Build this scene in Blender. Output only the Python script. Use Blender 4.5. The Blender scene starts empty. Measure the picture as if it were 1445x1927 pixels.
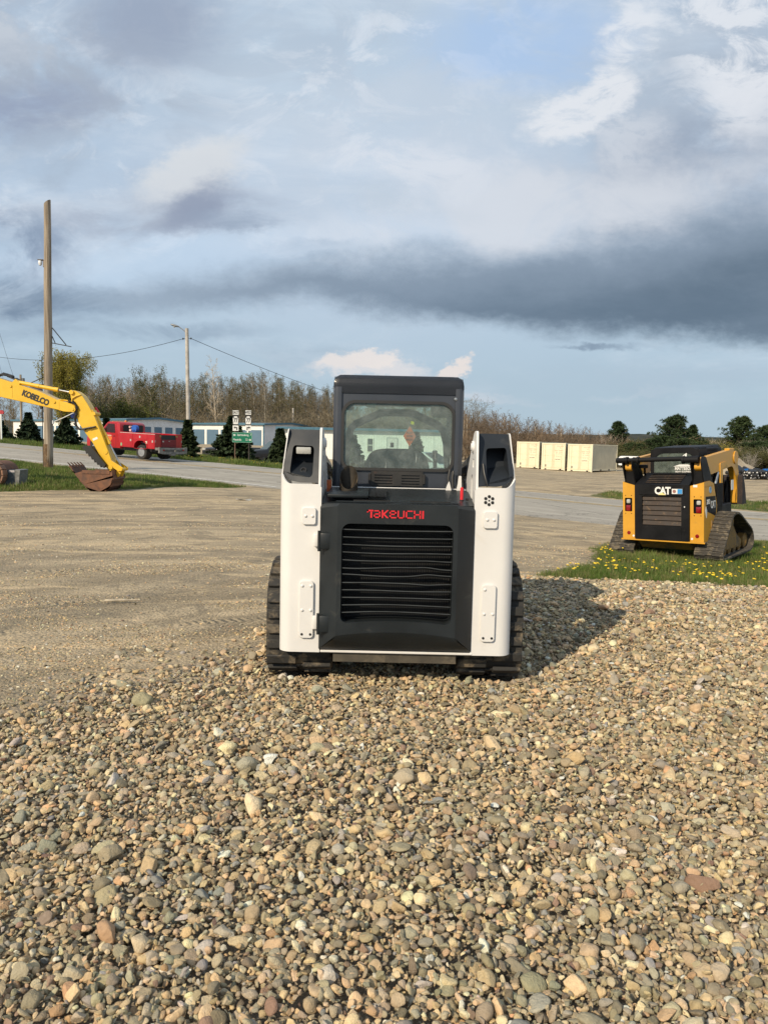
import bpy, bmesh, math, random
import numpy as np
from mathutils import Vector, Matrix, Euler
from mathutils.geometry import tessellate_polygon
R = math.radians
SC = bpy.context.scene
COL = SC.collection

# ------------------------------------------------------------------ camera
FPX, IW, IH = 1400.0, 1445.0, 1927.0          # focal length and frame of the photograph in its own pixels
EYE = 1.6
PITCH, ROLL = math.atan(123.5 / 1400), R(1.26)
cam_d = bpy.data.cameras.new('camera'); cam = bpy.data.objects.new('camera', cam_d); COL.objects.link(cam)
cam_d.sensor_fit = 'VERTICAL'; cam_d.sensor_height = 36; cam_d.sensor_width = 27
cam_d.lens = 36 * FPX / IH
cam_d.clip_start = 0.05; cam_d.clip_end = 6000
cam.matrix_world = (Matrix.Translation((0, 0, EYE)) @ Matrix.Rotation(R(90) - PITCH, 4, 'X') @ Matrix.Rotation(ROLL, 4, 'Z'))
SC.camera = cam
SC.render.resolution_x, SC.render.resolution_y = 767, 1024

def at(px, py, Y):
    """Point of the place seen at pixel (px, py) of the photograph, Y metres ahead."""
    a, b = px - IW / 2, py - IH / 2
    x = a * math.cos(ROLL) + b * math.sin(ROLL); y = -a * math.sin(ROLL) + b * math.cos(ROLL)
    dy = FPX * math.cos(PITCH) - y * math.sin(PITCH); dz = -FPX * math.sin(PITCH) - y * math.cos(PITCH)
    s = Y / dy
    return Vector((x * s, Y, EYE + dz * s))

# ------------------------------------------------------------------ sun, sky, exposure
SUN_EL, SUN_AZ = R(33), R(217)                # azimuth clockwise from +Y: behind the camera to the left
SC.view_settings.view_transform = 'Standard'; SC.view_settings.look = 'None'
SC.view_settings.exposure = 0.0; SC.view_settings.gamma = 1.0
sun_d = bpy.data.lights.new('sun', 'SUN'); sun = bpy.data.objects.new('sun', sun_d); COL.objects.link(sun)
sun_d.energy = 4.9; sun_d.angle = R(0.55); sun_d.color = (1.0, 0.85, 0.64)
to_sun = Vector((math.sin(SUN_AZ) * math.cos(SUN_EL), math.cos(SUN_AZ) * math.cos(SUN_EL), math.sin(SUN_EL)))
sun.rotation_euler = to_sun.to_track_quat('Z', 'Y').to_euler()
SC.cycles.max_bounces = 8; SC.cycles.transparent_max_bounces = 16
SC.cycles.caustics_reflective = False; SC.cycles.caustics_refractive = False

class NG:
    """Small helper to write node trees."""
    def __init__(s, nt): s.nt = nt
    def n(s, t, **kw):
        nd = s.nt.nodes.new(t)
        for k, v in kw.items(): setattr(nd, k, v)
        return nd
    def put(s, sock, v):
        if v is None: return
        if hasattr(v, 'is_output') or isinstance(v, bpy.types.NodeSocket): s.nt.links.new(v, sock)
        else:
            try: sock.default_value = v
            except Exception:
                sock.default_value = (v[0], v[1], v[2], 1.0) if hasattr(v, '__len__') else (v, v, v)
    def m(s, op, a, b=None, c=None, clamp=False):
        nd = s.n('ShaderNodeMath', operation=op, use_clamp=clamp)
        s.put(nd.inputs[0], a); s.put(nd.inputs[1], b); s.put(nd.inputs[2], c)
        return nd.outputs[0]
    def ss(s, x, a, b, lo=0.0, hi=1.0, t='SMOOTHSTEP'):
        nd = s.n('ShaderNodeMapRange', interpolation_type=t)
        s.put(nd.inputs[0], x); s.put(nd.inputs[1], a); s.put(nd.inputs[2], b); s.put(nd.inputs[3], lo); s.put(nd.inputs[4], hi)
        return nd.outputs[0]
    def mix(s, f, a, b, blend='MIX'):
        nd = s.n('ShaderNodeMix', data_type='RGBA', blend_type=blend)
        s.put(nd.inputs[0], f)
        for k, v in ((6, a), (7, b)):
            if isinstance(v, (tuple, list)): nd.inputs[k].default_value = (*v[:3], 1)
            else: s.nt.links.new(v, nd.inputs[k])
        return nd.outputs[2]
    def xyz(s, x, y, z):
        nd = s.n('ShaderNodeCombineXYZ'); s.put(nd.inputs[0], x); s.put(nd.inputs[1], y); s.put(nd.inputs[2], z)
        return nd.outputs[0]
    def noise(s, vec, scale=1.0, detail=6, rough=0.55, dist=0.0, out=0, lac=2.0):
        nd = s.n('ShaderNodeTexNoise'); s.put(nd.inputs['Vector'], vec)
        nd.inputs['Scale'].default_value = scale; nd.inputs['Detail'].default_value = detail
        nd.inputs['Roughness'].default_value = rough; nd.inputs['Distortion'].default_value = dist
        nd.inputs['Lacunarity'].default_value = lac
        return nd.outputs[out]
    def curve(s, x, pts, lo, hi, vlo, vhi):
        """piecewise curve x -> value through pts"""
        t = s.ss(x, lo, hi, 0, 1, 'LINEAR')
        nd = s.n('ShaderNodeFloatCurve'); cv = nd.mapping.curves[0]
        P = [((a - lo) / (hi - lo), (b - vlo) / (vhi - vlo)) for a, b in pts]
        cv.points[0].location = P[0]; cv.points[1].location = P[-1]
        for q in P[1:-1]: cv.points.new(*q)
        nd.mapping.extend = 'HORIZONTAL'; nd.mapping.update(); s.put(nd.inputs['Value'], t)
        return s.ss(nd.outputs[0], 0, 1, vlo, vhi, 'LINEAR')

def build_sky():
    w = bpy.data.worlds.new('World'); SC.world = w; w.use_nodes = True
    nt = w.node_tree; nt.nodes.clear(); g = NG(nt)
    out = g.n('ShaderNodeOutputWorld'); bg = g.n('ShaderNodeBackground')
    nt.links.new(bg.outputs[0], out.inputs[0]); bg.inputs[1].default_value = 0.1
    sky = g.n('ShaderNodeTexSky', sky_type='NISHITA', sun_disc=False)
    sky.sun_elevation = SUN_EL; sky.sun_rotation = SUN_AZ; sky.altitude = 300; sky.air_density = 1.0; sky.dust_density = 1.5; sky.ozone_density = 1.5
    tc = g.n('ShaderNodeTexCoord'); sep = g.n('ShaderNodeSeparateXYZ'); nt.links.new(tc.outputs['Generated'], sep.inputs[0])
    dx, dy, dz = sep.outputs
    # clouds lie in the directions (u across, v up) they have over this field; |y| keeps the far half of the sky continuous
    ay = g.m('MAXIMUM', g.m('ABSOLUTE', dy), 0.12)
    u, v = g.m('DIVIDE', dx, ay), g.m('DIVIDE', dz, ay)
    front = g.ss(dy, 0.05, 0.35)
    def uv(px, py): p = at(px, py, 1.0); return p.x, p.z - EYE
    k = 1 / FPX
    warpA = g.noise(g.xyz(g.m('MULTIPLY', u, 2.2), g.m('MULTIPLY', v, 4.5), 1.7), 1.6, 7, 0.55, out=1)
    warpB = g.noise(g.xyz(g.m('MULTIPLY', u, 6), g.m('MULTIPLY', v, 10), 7.7), 1.8, 12, 0.66, out=1)
    sa = g.n('ShaderNodeSeparateColor'); nt.links.new(warpA, sa.inputs[0])
    sb = g.n('ShaderNodeSeparateColor'); nt.links.new(warpB, sb.inputs[0])
    def warp(amA, amB):
        uu = g.m('ADD', u, g.m('ADD', g.m('MULTIPLY', g.m('SUBTRACT', sa.outputs[0], .5), amA), g.m('MULTIPLY', g.m('SUBTRACT', sb.outputs[0], .5), amB)))
        vv = g.m('ADD', v, g.m('ADD', g.m('MULTIPLY', g.m('SUBTRACT', sa.outputs[1], .5), amA * .55), g.m('MULTIPLY', g.m('SUBTRACT', sb.outputs[1], .5), amB * .75)))
        return uu, vv
    w_soft, w_fine, w_puff = warp(.22, .10), warp(.10, .075), warp(.06, .13)
    def blob(px, py, rx, ry, ang=0, soft=.5, wp=None, warpset=None):
        cx, cy = uv(px, py); uu, vv = warpset or w_soft
        a = g.m('SUBTRACT', uu, cx); b = g.m('SUBTRACT', vv, cy); c, s_ = math.cos(R(ang)), math.sin(R(ang))
        p = g.m('MULTIPLY', g.m('ADD', g.m('MULTIPLY', a, c), g.m('MULTIPLY', b, s_)), 1 / (rx * k))
        q = g.m('MULTIPLY', g.m('SUBTRACT', g.m('MULTIPLY', b, c), g.m('MULTIPLY', a, s_)), 1 / (ry * k))
        d = g.m('SQRT', g.m('ADD', g.m('MULTIPLY', p, p), g.m('MULTIPLY', q, q)))
        return g.m('MULTIPLY', g.ss(d, 1 + soft, 1 - soft), front)
    S = 11.3
    def C(r, gg, b):   # cloud colour as it is seen, sRGB 0-255, turned into light
        f = lambda x: ((x / 255 + .055) / 1.055) ** 2.4 if x > 10 else x / 255 / 12.92
        return (f(r) * S, f(gg) * S, f(b) * S)
    streak = g.noise(g.xyz(g.m('MULTIPLY', u, 1.3), g.m('MULTIPLY', v, 4.2), 3.1), 2.0, 12, 0.64, 0.4)
    streak2 = g.noise(g.xyz(g.m('MULTIPLY', u, 3.0), g.m('MULTIPLY', v, 7), 9.1), 2.2, 12, 0.66, 0.5)
    soft_n = g.noise(g.xyz(g.m('MULTIPLY', u, 1.6), g.m('MULTIPLY', v, 2.6), 5.3), 1.7, 7, 0.5, 0.2)
    base = g.mix(1.0, sky.outputs[0], (.62, .62, .60), 'MULTIPLY')
    base = g.mix(g.ss(v, .0, .5, .93, .72), base, g.mix(g.ss(v, .02, .34), C(168, 189, 203), C(186, 207, 229)))
    c = g.mix(g.m('MULTIPLY', g.ss(streak, .42, .72), g.ss(v, .02, .2, .15, .85)), base, C(208, 217, 227))
    wisp = g.noise(g.xyz(g.m('MULTIPLY', u, 5.0), g.m('MULTIPLY', v, 9), 21.0), 2.0, 12, 0.68, 0.7)
    c = g.mix(g.m('MULTIPLY', g.ss(wisp, .50, .66), g.ss(v, .12, .3, .0, .55)), c, C(214, 221, 230))
    c = g.mix(g.m('MULTIPLY', g.ss(soft_n, .45, .7), g.ss(v, .10, .45, .1, .5)), c, C(176, 190, 206))
    def lay(c, mask, amt, col): return g.mix(g.m('MULTIPLY', mask, amt), c, col)
    brk = g.ss(streak2, .36, .62, .30, 1.0)
    brk2 = g.ss(streak, .38, .60, .22, 1.0)
    # high grey veil upper middle
    c = lay(c, blob(760, 330, 520, 240, 8, .8), .45, C(190, 202, 216))
    c = lay(c, blob(650, 110, 420, 130, 0, .8), .40, C(184, 200, 214))
    # grey mass at top left
    n3 = g.noise(g.xyz(g.m('MULTIPLY', u, 2.6), g.m('MULTIPLY', v, 4.0), 33.0), 2.0, 12, 0.62, 0.6)
    lump = g.ss(n3, .40, .60, .12, 1.0); shred = g.ss(n3, .47, .57)
    c = lay(c, g.m('MULTIPLY', blob(40, 110, 340, 160, -12, .6), lump), .92, C(160, 171, 186))
    c = lay(c, blob(285, 35, 120, 75, 8, .75, warpset=w_fine), .80, C(143, 155, 176))
    c = lay(c, g.m('MULTIPLY', blob(15, 205, 150, 45, 6, .7, warpset=w_fine), brk), .85, C(143, 155, 178))
    c = lay(c, g.m('MULTIPLY', blob(30, 55, 70, 40, 15, .7), shred), .6, C(196, 203, 212))
    c = lay(c, g.m('MULTIPLY', blob(560, 70, 240, 100, 0, .8), shred), .55, C(170, 184, 200))
    c = lay(c, g.m('MULTIPLY', blob(720, 150, 240, 110, 20, .8, warpset=w_fine), g.ss(wisp, .48, .6)), .45, C(214, 219, 227))
    c = lay(c, g.m('MULTIPLY', blob(800, 250, 330, 130, 8, .8), shred), .55, C(186, 198, 212))
    # blue opening at top right
    c = lay(c, g.m('MULTIPLY', blob(985, 75, 170, 75, 10, .6, warpset=w_fine), g.ss(n3, .66, .46, .25, 1)), .68, C(158, 187, 224))
    c = lay(c, blob(440, 468, 520, 44, 6, .8), .35, C(190, 211, 233))
    # right hand cumulus: grey body with lit edges
    c = lay(c, g.m('MULTIPLY', blob(1320, 250, 270, 210, 10, .55), g.ss(n3, .34, .58, .35, 1)), .92, C(163, 176, 192))
    c = lay(c, g.m('MULTIPLY', blob(1260, 290, 110, 60, 14, .7, warpset=w_fine), lump), .75, C(146, 159, 178))
    c = lay(c, g.m('MULTIPLY', blob(1420, 330, 230, 90, 14, .7), brk), .75, C(138, 152, 172))
    c = lay(c, g.m('MULTIPLY', blob(1095, 200, 105, 50, 30, .30, warpset=w_puff), g.ss(wisp, .34, .5, .25, 1)), .85, C(219, 222, 227))
    c = lay(c, g.m('MULTIPLY', blob(1185, 55, 75, 45, 45, .45, warpset=w_puff), g.ss(wisp, .36, .52, .2, 1)), .80, C(218, 222, 228))
    c = lay(c, g.m('MULTIPLY', blob(1390, 70, 130, 120, 30, .5, warpset=w_puff), g.ss(wisp, .40, .58)), .78, C(219, 223, 229))
    c = lay(c, g.m('MULTIPLY', blob(1410, 190, 60, 70, 30, .7, warpset=w_puff), g.ss(wisp, .40, .60)), .6, C(216, 219, 225))
    c = lay(c, g.m('MULTIPLY', blob(1170, 260, 70, 60, 20, .6, warpset=w_puff), shred), .6, C(206, 211, 219))
    # pale belly over the dark bank
    c = lay(c, g.m('MULTIPLY', blob(1060, 390, 430, 62, 6, .6), g.ss(n3, .36, .56, .45, 1)), .82, C(204, 209, 217))
    c = lay(c, g.m('MULTIPLY', blob(760, 325, 130, 36, -8, .6, warpset=w_fine), g.ss(wisp, .4, .55, .2, 1)), .7, C(208, 214, 223))
    c = lay(c, g.m('MULTIPLY', blob(730, 380, 130, 24, -6, .7, warpset=w_fine), brk), .5, C(178, 192, 206))
    # small cloud at left, bright top and dark base
    c = lay(c, g.m('MULTIPLY', blob(280, 405, 230, 38, 4, .6, warpset=w_fine), brk), .90, C(160, 171, 188))
    c = lay(c, blob(370, 315, 82, 38, 22, .5, warpset=w_puff), .85, C(208, 212, 216))
    c = lay(c, blob(360, 345, 90, 40, 24, .7, warpset=w_fine), .45, C(196, 201, 208))
    c = lay(c, blob(372, 393, 66, 34, 22, .65, warpset=w_fine), .88, C(138, 149, 170))
    c = lay(c, g.m('MULTIPLY', blob(115, 322, 55, 20, 8, .7, warpset=w_fine), brk), .7, C(156, 170, 186))
    c = lay(c, g.m('MULTIPLY', blob(455, 415, 72, 14, 0, .7, warpset=w_fine), brk), .8, C(146, 161, 181))
    c = lay(c, g.m('MULTIPLY', blob(600, 462, 80, 10, 4, .7, warpset=w_fine), brk), .6, C(158, 176, 196))
    # dark patch at left edge
    c = lay(c, g.m('MULTIPLY', blob(0, 440, 130, 60, -16, .55, warpset=w_fine), lump), .90, C(128, 145, 168))
    c = lay(c, g.m('MULTIPLY', blob(20, 555, 180, 46, -4, .55, warpset=w_fine), brk), .95, C(110, 130, 153))
    # low thin banks
    c = lay(c, g.m('MULTIPLY', blob(230, 626, 230, 18, 3, .6, warpset=w_fine), brk), .75, C(138, 157, 176))
    c = lay(c, g.m('MULTIPLY', blob(60, 700, 200, 18, 3, .8), brk), .5, C(148, 166, 183))
    # the long dark bank: top and bottom edges run as curves across the sky
    uu, vv = w_fine
    def vcurve(pts):
        q = [uv(*p) for p in pts]
        return g.curve(uu, q, q[0][0], q[-1][0], -.1, .5)
    top = vcurve([(-300, 556), (100, 544), (300, 516), (600, 486), (900, 462), (1200, 430), (1445, 380), (1900, 330)])
    bot = vcurve([(-300, 588), (100, 584), (300, 584), (560, 576), (700, 584), (900, 622), (1200, 642), (1445, 652), (1900, 660)])
    m1 = g.m('MULTIPLY', g.ss(g.m('SUBTRACT', top, vv), -.022, .038), g.ss(g.m('SUBTRACT', vv, bot), -.012, .028))
    m1 = g.m('MULTIPLY', m1, front)
    dk = g.mix(g.ss(g.m('SUBTRACT', top, vv), .0, .10), C(136, 152, 170), g.mix(g.ss(u, -.35, .45), C(114, 132, 152), C(92, 110, 128)))
    dk = g.mix(g.m('MULTIPLY', g.ss(streak2, .35, .7), .22), dk, C(130, 146, 164))
    c = lay(c, m1, g.ss(u, -.5, -.1, .80, .97), dk)
    c = lay(c, g.m('MULTIPLY', blob(1130, 655, 70, 6, 0, .8, warpset=w_fine), brk), .8, C(118, 136, 156))
    # low cumulus towers near the horizon
    c = lay(c, g.m('MULTIPLY', blob(580, 672, 130, 26, 0, .7, warpset=w_puff), brk), .8, C(160, 178, 194))
    c = lay(c, blob(690, 694, 110, 20, -3, .35, warpset=w_puff), .85, C(212, 211, 213))
    c = lay(c, blob(700, 672, 42, 22, 0, .3, warpset=w_puff), .92, C(222, 216, 213))
    c = lay(c, blob(650, 684, 46, 14, 0, .35, warpset=w_puff), .85, C(218, 213, 211))
    c = lay(c, blob(853, 692, 28, 20, 35, .3, warpset=w_puff), .90, C(223, 214, 209))
    c = lay(c, g.m('MULTIPLY', blob(930, 752, 80, 8, 2, .6, warpset=w_fine), brk), .7, C(196, 202, 210))
    c = lay(c, g.m('MULTIPLY', blob(1250, 720, 300, 30, 2, .8), brk2), .35, C(148, 168, 186))
    c = lay(c, g.m('MULTIPLY', blob(1210, 735, 80, 5, 0, .7, warpset=w_fine), brk), .5, C(190, 200, 210))
    # dimmer ground side of the dome
    c = g.mix(g.ss(dz, -.02, -.2), c, C(120, 112, 96))
    g.put(bg.inputs[0], c)
build_sky()
# ------------------------------------------------------------------ helpers: materials
MATS = {}
def material(name):
    m = bpy.data.materials.new(name); m.use_nodes = True; MATS[name] = m
    g = NG(m.node_tree); b = m.node_tree.nodes['Principled BSDF']
    return m, g, b
def paint(name, col, rough=.45, metal=0.0, var=.12, scale=3.0, dirt=None, dirt_amt=0.0, dirt_scale=5.0, bump=0.0, bump_scale=60, coat=0.0, spec=.5):
    """coated, worn or weathered solid surface; dirt has shapes of its own"""
    if name in MATS: return MATS[name]
    m, g, b = material(name)
    tc = g.n('ShaderNodeTexCoord').outputs['Object']
    nz = g.noise(tc, scale, 6, .6)
    c = g.mix(g.ss(nz, .3, .7, 0, 1), [x * (1 - var) for x in col], [min(1, x * (1 + var)) for x in col])
    fine = g.noise(tc, scale * 14, 3, .6)
    c = g.mix(g.ss(fine, .35, .65, 0, var * .6), c, [x * .6 for x in col])
    if dirt:
        d = g.noise(tc, dirt_scale, 9, .68, .6)
        c = g.mix(g.ss(d, .62 - dirt_amt * .3, .74 - dirt_amt * .2, 0, min(1, .35 + dirt_amt)), c, dirt)
    g.put(b.inputs['Base Color'], c)
    g.put(b.inputs['Roughness'], g.ss(nz, .3, .7, rough * .85, min(1, rough * 1.2)))
    b.inputs['Metallic'].default_value = metal
    b.inputs['Specular IOR Level'].default_value = spec
    if coat: b.inputs['Coat Weight'].default_value = coat; b.inputs['Coat Roughness'].default_value = .12
    if bump:
        bn = g.n('ShaderNodeBump'); bn.inputs['Strength'].default_value = bump; bn.inputs['Distance'].default_value = .01
        g.put(bn.inputs['Height'], g.noise(tc, bump_scale, 5, .6)); g.put(b.inputs['Normal'], bn.outputs[0])
    return m
def ribbed(name, col, axis, pitch, strength=.5, rough=.5, prof='SIN', var=.06, dirt=None):
    """sheet with ribs or slats of the given pitch along an axis of the object"""
    m, g, b = material(name)
    tc = g.n('ShaderNodeTexCoord').outputs['Object']
    sp = g.n('ShaderNodeSeparateXYZ'); g.put(sp.inputs[0], tc)
    a = g.m('MULTIPLY', sp.outputs[axis], 1 / pitch)
    fr = g.m('FRACT', a)
    h = g.m('SINE', g.m('MULTIPLY', a, 2 * math.pi)) if prof == 'SIN' else g.ss(g.m('ABSOLUTE', g.m('SUBTRACT', fr, .5)), .2, .36)
    bn = g.n('ShaderNodeBump'); bn.inputs['Strength'].default_value = strength; bn.inputs['Distance'].default_value = pitch * .25
    g.put(bn.inputs['Height'], h); g.put(b.inputs['Normal'], bn.outputs[0])
    nz = g.noise(tc, 1.3, 6, .6)
    c = g.mix(g.ss(nz, .3, .7), [x * (1 - var) for x in col], [min(1, x * (1 + var)) for x in col])
    if dirt: c = g.mix(g.ss(g.noise(tc, 2.6, 8, .7), .55, .75, 0, .6), c, dirt)
    g.put(b.inputs['Base Color'], c); b.inputs['Roughness'].default_value = rough
    return m
def emit_none(): pass

# ------------------------------------------------------------------ helpers: meshes
class MB:
    """collects shapes into one mesh"""
    def __init__(s): s.bm = bmesh.new(); s.mi = 0
    def _new(s, n0):
        return [f for f in s.bm.faces][n0:]
    def poly(s, pts):
        try: f = s.bm.faces.new([s.bm.verts.new(p) for p in pts]); f.material_index = s.mi; return f
        except ValueError: return None
    def box(s, c, d, rot=None, bev=0.0, seg=1):
        M = Matrix.Translation(c) @ (rot.to_matrix().to_4x4() if rot is not None else Matrix.Identity(4)) @ Matrix.Diagonal((*d, 1))
        r = bmesh.ops.create_cube(s.bm, size=1.0, matrix=M)
        vs = r['verts']; fs = set(f for v in vs for f in v.link_faces)
        for f in fs: f.material_index = s.mi
        if bev > 0:
            es = list(set(e for v in vs for e in v.link_edges))
            rr = bmesh.ops.bevel(s.bm, geom=es, offset=min(bev, min(abs(x) for x in d) * .45), segments=seg, affect='EDGES', profile=.5)
            for f in rr['faces']: f.material_index = s.mi
        return s
    def bx(s, x0, x1, y0, y1, z0, z1, bev=0.0, seg=1):
        return s.box(((x0 + x1) / 2, (y0 + y1) / 2, (z0 + z1) / 2), (abs(x1 - x0), abs(y1 - y0), abs(z1 - z0)), None, bev, seg)
    def prism(s, pts, a, b, axis='y', bev=0.0, seg=1):
        """polygon (in the other two axes, in order) pushed from a to b along axis"""
        def P(p, w):
            return (p[0], w, p[1]) if axis == 'y' else ((w, p[0], p[1]) if axis == 'x' else (p[0], p[1], w))
        va = [s.bm.verts.new(P(p, a)) for p in pts]; vb = [s.bm.verts.new(P(p, b)) for p in pts]
        n = len(pts); fs = []
        fs.append(s.bm.faces.new(va)); fs.append(s.bm.faces.new(vb[::-1]))
        for i in range(n):
            j = (i + 1) % n
            fs.append(s.bm.faces.new((va[j], va[i], vb[i], vb[j])))
        bmesh.ops.recalc_face_normals(s.bm, faces=fs)
        for f in fs: f.material_index = s.mi
        if bev > 0:
            es = list(set(e for f in fs for e in f.edges))
            es = [e for e in es if e.calc_face_angle(0) > .35]
            rr = bmesh.ops.bevel(s.bm, geom=es, offset=bev, segments=seg, affect='EDGES', profile=.5)
            for f in rr['faces']: f.material_index = s.mi
        return s
    def plate(s, outer, holes, a, b, axis='y', mp=None):
        """flat plate with holes through it, a..b thick along axis (or mapped by mp(u,v,w))"""
        def P(p, w):
            if mp: return mp(p[0], p[1], w)
            return (p[0], w, p[1]) if axis == 'y' else ((w, p[0], p[1]) if axis == 'x' else (p[0], p[1], w))
        loops = [list(outer)] + [list(h) for h in holes]
        flat = [p for l in loops for p in l]
        tris = tessellate_polygon([[Vector((p[0], p[1], 0)) for p in l] for l in loops])
        va = [s.bm.verts.new(P(p, a)) for p in flat]; vb = [s.bm.verts.new(P(p, b)) for p in flat]
        fs = []
        for t in tris:
            try:
                fs.append(s.bm.faces.new([va[i] for i in t])); fs.append(s.bm.faces.new([vb[i] for i in reversed(t)]))
            except ValueError: pass
        o = 0
        for l in loops:
            n = len(l)
            for i in range(n):
                j = (i + 1) % n
                fs.append(s.bm.faces.new((va[o + j], va[o + i], vb[o + i], vb[o + j])))
            o += n
        bmesh.ops.recalc_face_normals(s.bm, faces=fs)
        for f in fs: f.material_index = s.mi
        return s
    def cyl(s, p0, p1, r0, r1=None, seg=16, cap=True):
        p0, p1 = Vector(p0), Vector(p1); r1 = r0 if r1 is None else r1
        d = p1 - p0; q = d.to_track_quat('Z', 'Y')
        A, B = [], []
        for i in range(seg):
            t = 2 * math.pi * i / seg; o = q @ Vector((math.cos(t), math.sin(t), 0))
            A.append(s.bm.verts.new(p0 + o * r0)); B.append(s.bm.verts.new(p1 + o * r1))
        for i in range(seg):
            j = (i + 1) % seg; s.bm.faces.new((A[i], A[j], B[j], B[i])).material_index = s.mi
        if cap:
            s.bm.faces.new(A[::-1]).material_index = s.mi; s.bm.faces.new(B).material_index = s.mi
        return s
    def tube(s, pts, r, seg=8, cap=True):
        pts = [Vector(p) for p in pts]; n = len(pts); rings = []
        rs = r if hasattr(r, '__len__') else [r] * n
        up = None
        for i, p in enumerate(pts):
            d = (pts[min(i + 1, n - 1)] - pts[max(i - 1, 0)]).normalized()
            if up is None: up = d.orthogonal().normalized()
            up = (up - d * up.dot(d)); up = up.normalized() if up.length > 1e-6 else d.orthogonal().normalized()
            w = d.cross(up)
            rings.append([s.bm.verts.new(p + (up * math.cos(2 * math.pi * k / seg) + w * math.sin(2 * math.pi * k / seg)) * rs[i]) for k in range(seg)])
        for a, b in zip(rings, rings[1:]):
            for k in range(seg):
                j = (k + 1) % seg; s.bm.faces.new((a[k], a[j], b[j], b[k])).material_index = s.mi
        if cap:
            s.bm.faces.new(rings[0][::-1]).material_index = s.mi; s.bm.faces.new(rings[-1]).material_index = s.mi
        return s
    def lathe(s, prof, seg=24, M=None):
        """profile (r, h) turned about Z, then placed by M"""
        M = M or Matrix.Identity(4); rings = []
        for r_, h in prof:
            rings.append([s.bm.verts.new(M @ Vector((r_ * math.cos(2 * math.pi * k / seg), r_ * math.sin(2 * math.pi * k / seg), h))) for k in range(seg)])
        for a, b in zip(rings, rings[1:]):
            for k in range(seg):
                j = (k + 1) % seg; s.bm.faces.new((a[k], a[j], b[j], b[k])).material_index = s.mi
        for rg, fl in ((rings[0], True), (rings[-1], False)):
            s.bm.faces.new(rg[::-1] if fl else rg).material_index = s.mi
        return s
    def grid(s, F, nu, nv, thick=None):
        """surface from F(i/nu, j/nv)"""
        V = [[s.bm.verts.new(F(i / nu, j / nv)) for j in range(nv + 1)] for i in range(nu + 1)]
        for i in range(nu):
            for j in range(nv):
                s.bm.faces.new((V[i][j], V[i + 1][j], V[i + 1][j + 1], V[i][j + 1])).material_index = s.mi
        return s
    def build(s, name, mats, parent=None, ang=35, off=None, loc=None, recalc=False):
        if recalc: bmesh.ops.recalc_face_normals(s.bm, faces=s.bm.faces[:])
        if off is not None: bmesh.ops.translate(s.bm, vec=off, verts=s.bm.verts[:])
        me = bpy.data.meshes.new(name); s.bm.to_mesh(me); s.bm.free()
        for m in (mats if isinstance(mats, (list, tuple)) else [mats]): me.materials.append(m)
        if ang:
            me.shade_smooth(); me.set_sharp_from_angle(angle=R(ang))
        o = bpy.data.objects.new(name, me); COL.objects.link(o)
        if parent is not None: o.parent = parent
        if loc is not None: o.location = loc
        return o

def tag(o, label=None, cat=None, group=None, kind=None):
    if label: o['label'] = label
    if cat: o['category'] = cat
    if group: o['group'] = group
    if kind: o['kind'] = kind
    return o
def thing(name, label, cat, loc=(0, 0, 0), rz=0.0, group=None, rot=None):
    o = bpy.data.objects.new(name, None); COL.objects.link(o); o.empty_display_size = .2
    o.location = loc; o.rotation_euler = rot if rot is not None else (0, 0, rz)
    return tag(o, label, cat, group)
KIDS = {}
def copy_tree(o, loc, rz=0.0, label=None, scale=None):
    """a thing with copies of its parts and sub-parts, sharing their meshes"""
    c = o.copy(); COL.objects.link(c); c.location = loc; c.rotation_euler = (0, 0, rz)
    if label: c['label'] = label
    if scale is not None: c.scale = scale if hasattr(scale, '__len__') else (scale,) * 3
    for ch in o.children:
        d = ch.copy(); COL.objects.link(d); d.parent = c
        for gch in ch.children:
            e = gch.copy(); COL.objects.link(e); e.parent = d
    return c
def structure(o): o['kind'] = 'structure'; return o
def stuff(o, label, cat): return tag(o, label, cat, kind='stuff')

def rrect(x0, x1, z0, z1, r, n=5):
    """rounded rectangle outline; r one radius or four (bl, br, tr, tl)"""
    rs = r if hasattr(r, '__len__') else [r] * 4; P = []
    for (cx, cz, a0), rr in zip(((x0, z0, 180), (x1, z0, 270), (x1, z1, 0), (x0, z1, 90)), rs):
        ox = cx + rr if cx == x0 else cx - rr; oz = cz + rr if cz == z0 else cz - rr
        if rr <= 0: P.append((cx, cz)); continue
        for i in range(n + 1):
            t = R(a0 + 90 * i / n); P.append((ox + rr * math.cos(t), oz + rr * math.sin(t)))
    return P
def circle(cx, cz, r, n=16): return [(cx + r * math.cos(2 * math.pi * i / n), cz + r * math.sin(2 * math.pi * i / n)) for i in range(n)]

def text_part(name, body, size, M, mat, parent, depth=.004, bold=0.0, sx=1.0, align='CENTER', shear=0.0, space=1.0):
    """lettering as a thin raised mesh; M places its plane (x right, y up)"""
    cu = bpy.data.curves.new('t', 'FONT'); cu.body = body; cu.size = size; cu.extrude = depth; cu.offset = bold
    cu.align_x = align; cu.align_y = 'CENTER'; cu.shear = shear; cu.space_character = space; cu.resolution_u = 3
    o = bpy.data.objects.new('t', cu); COL.objects.link(o)
    dg = bpy.context.evaluated_depsgraph_get()
    me = bpy.data.meshes.new_from_object(o.evaluated_get(dg)); bpy.data.objects.remove(o); bpy.data.curves.remove(cu)
    me.transform(M @ Matrix.Diagonal((sx, 1, 1, 1))); me.name = name
    me.materials.clear(); me.materials.append(mat)
    q = bpy.data.objects.new(name, me); COL.objects.link(q); q.parent = parent
    return q
REAR = Matrix(((1, 0, 0, 0), (0, 0, -1, 0), (0, 1, 0, 0), (0, 0, 0, 1)))     # text plane facing -Y
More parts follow.
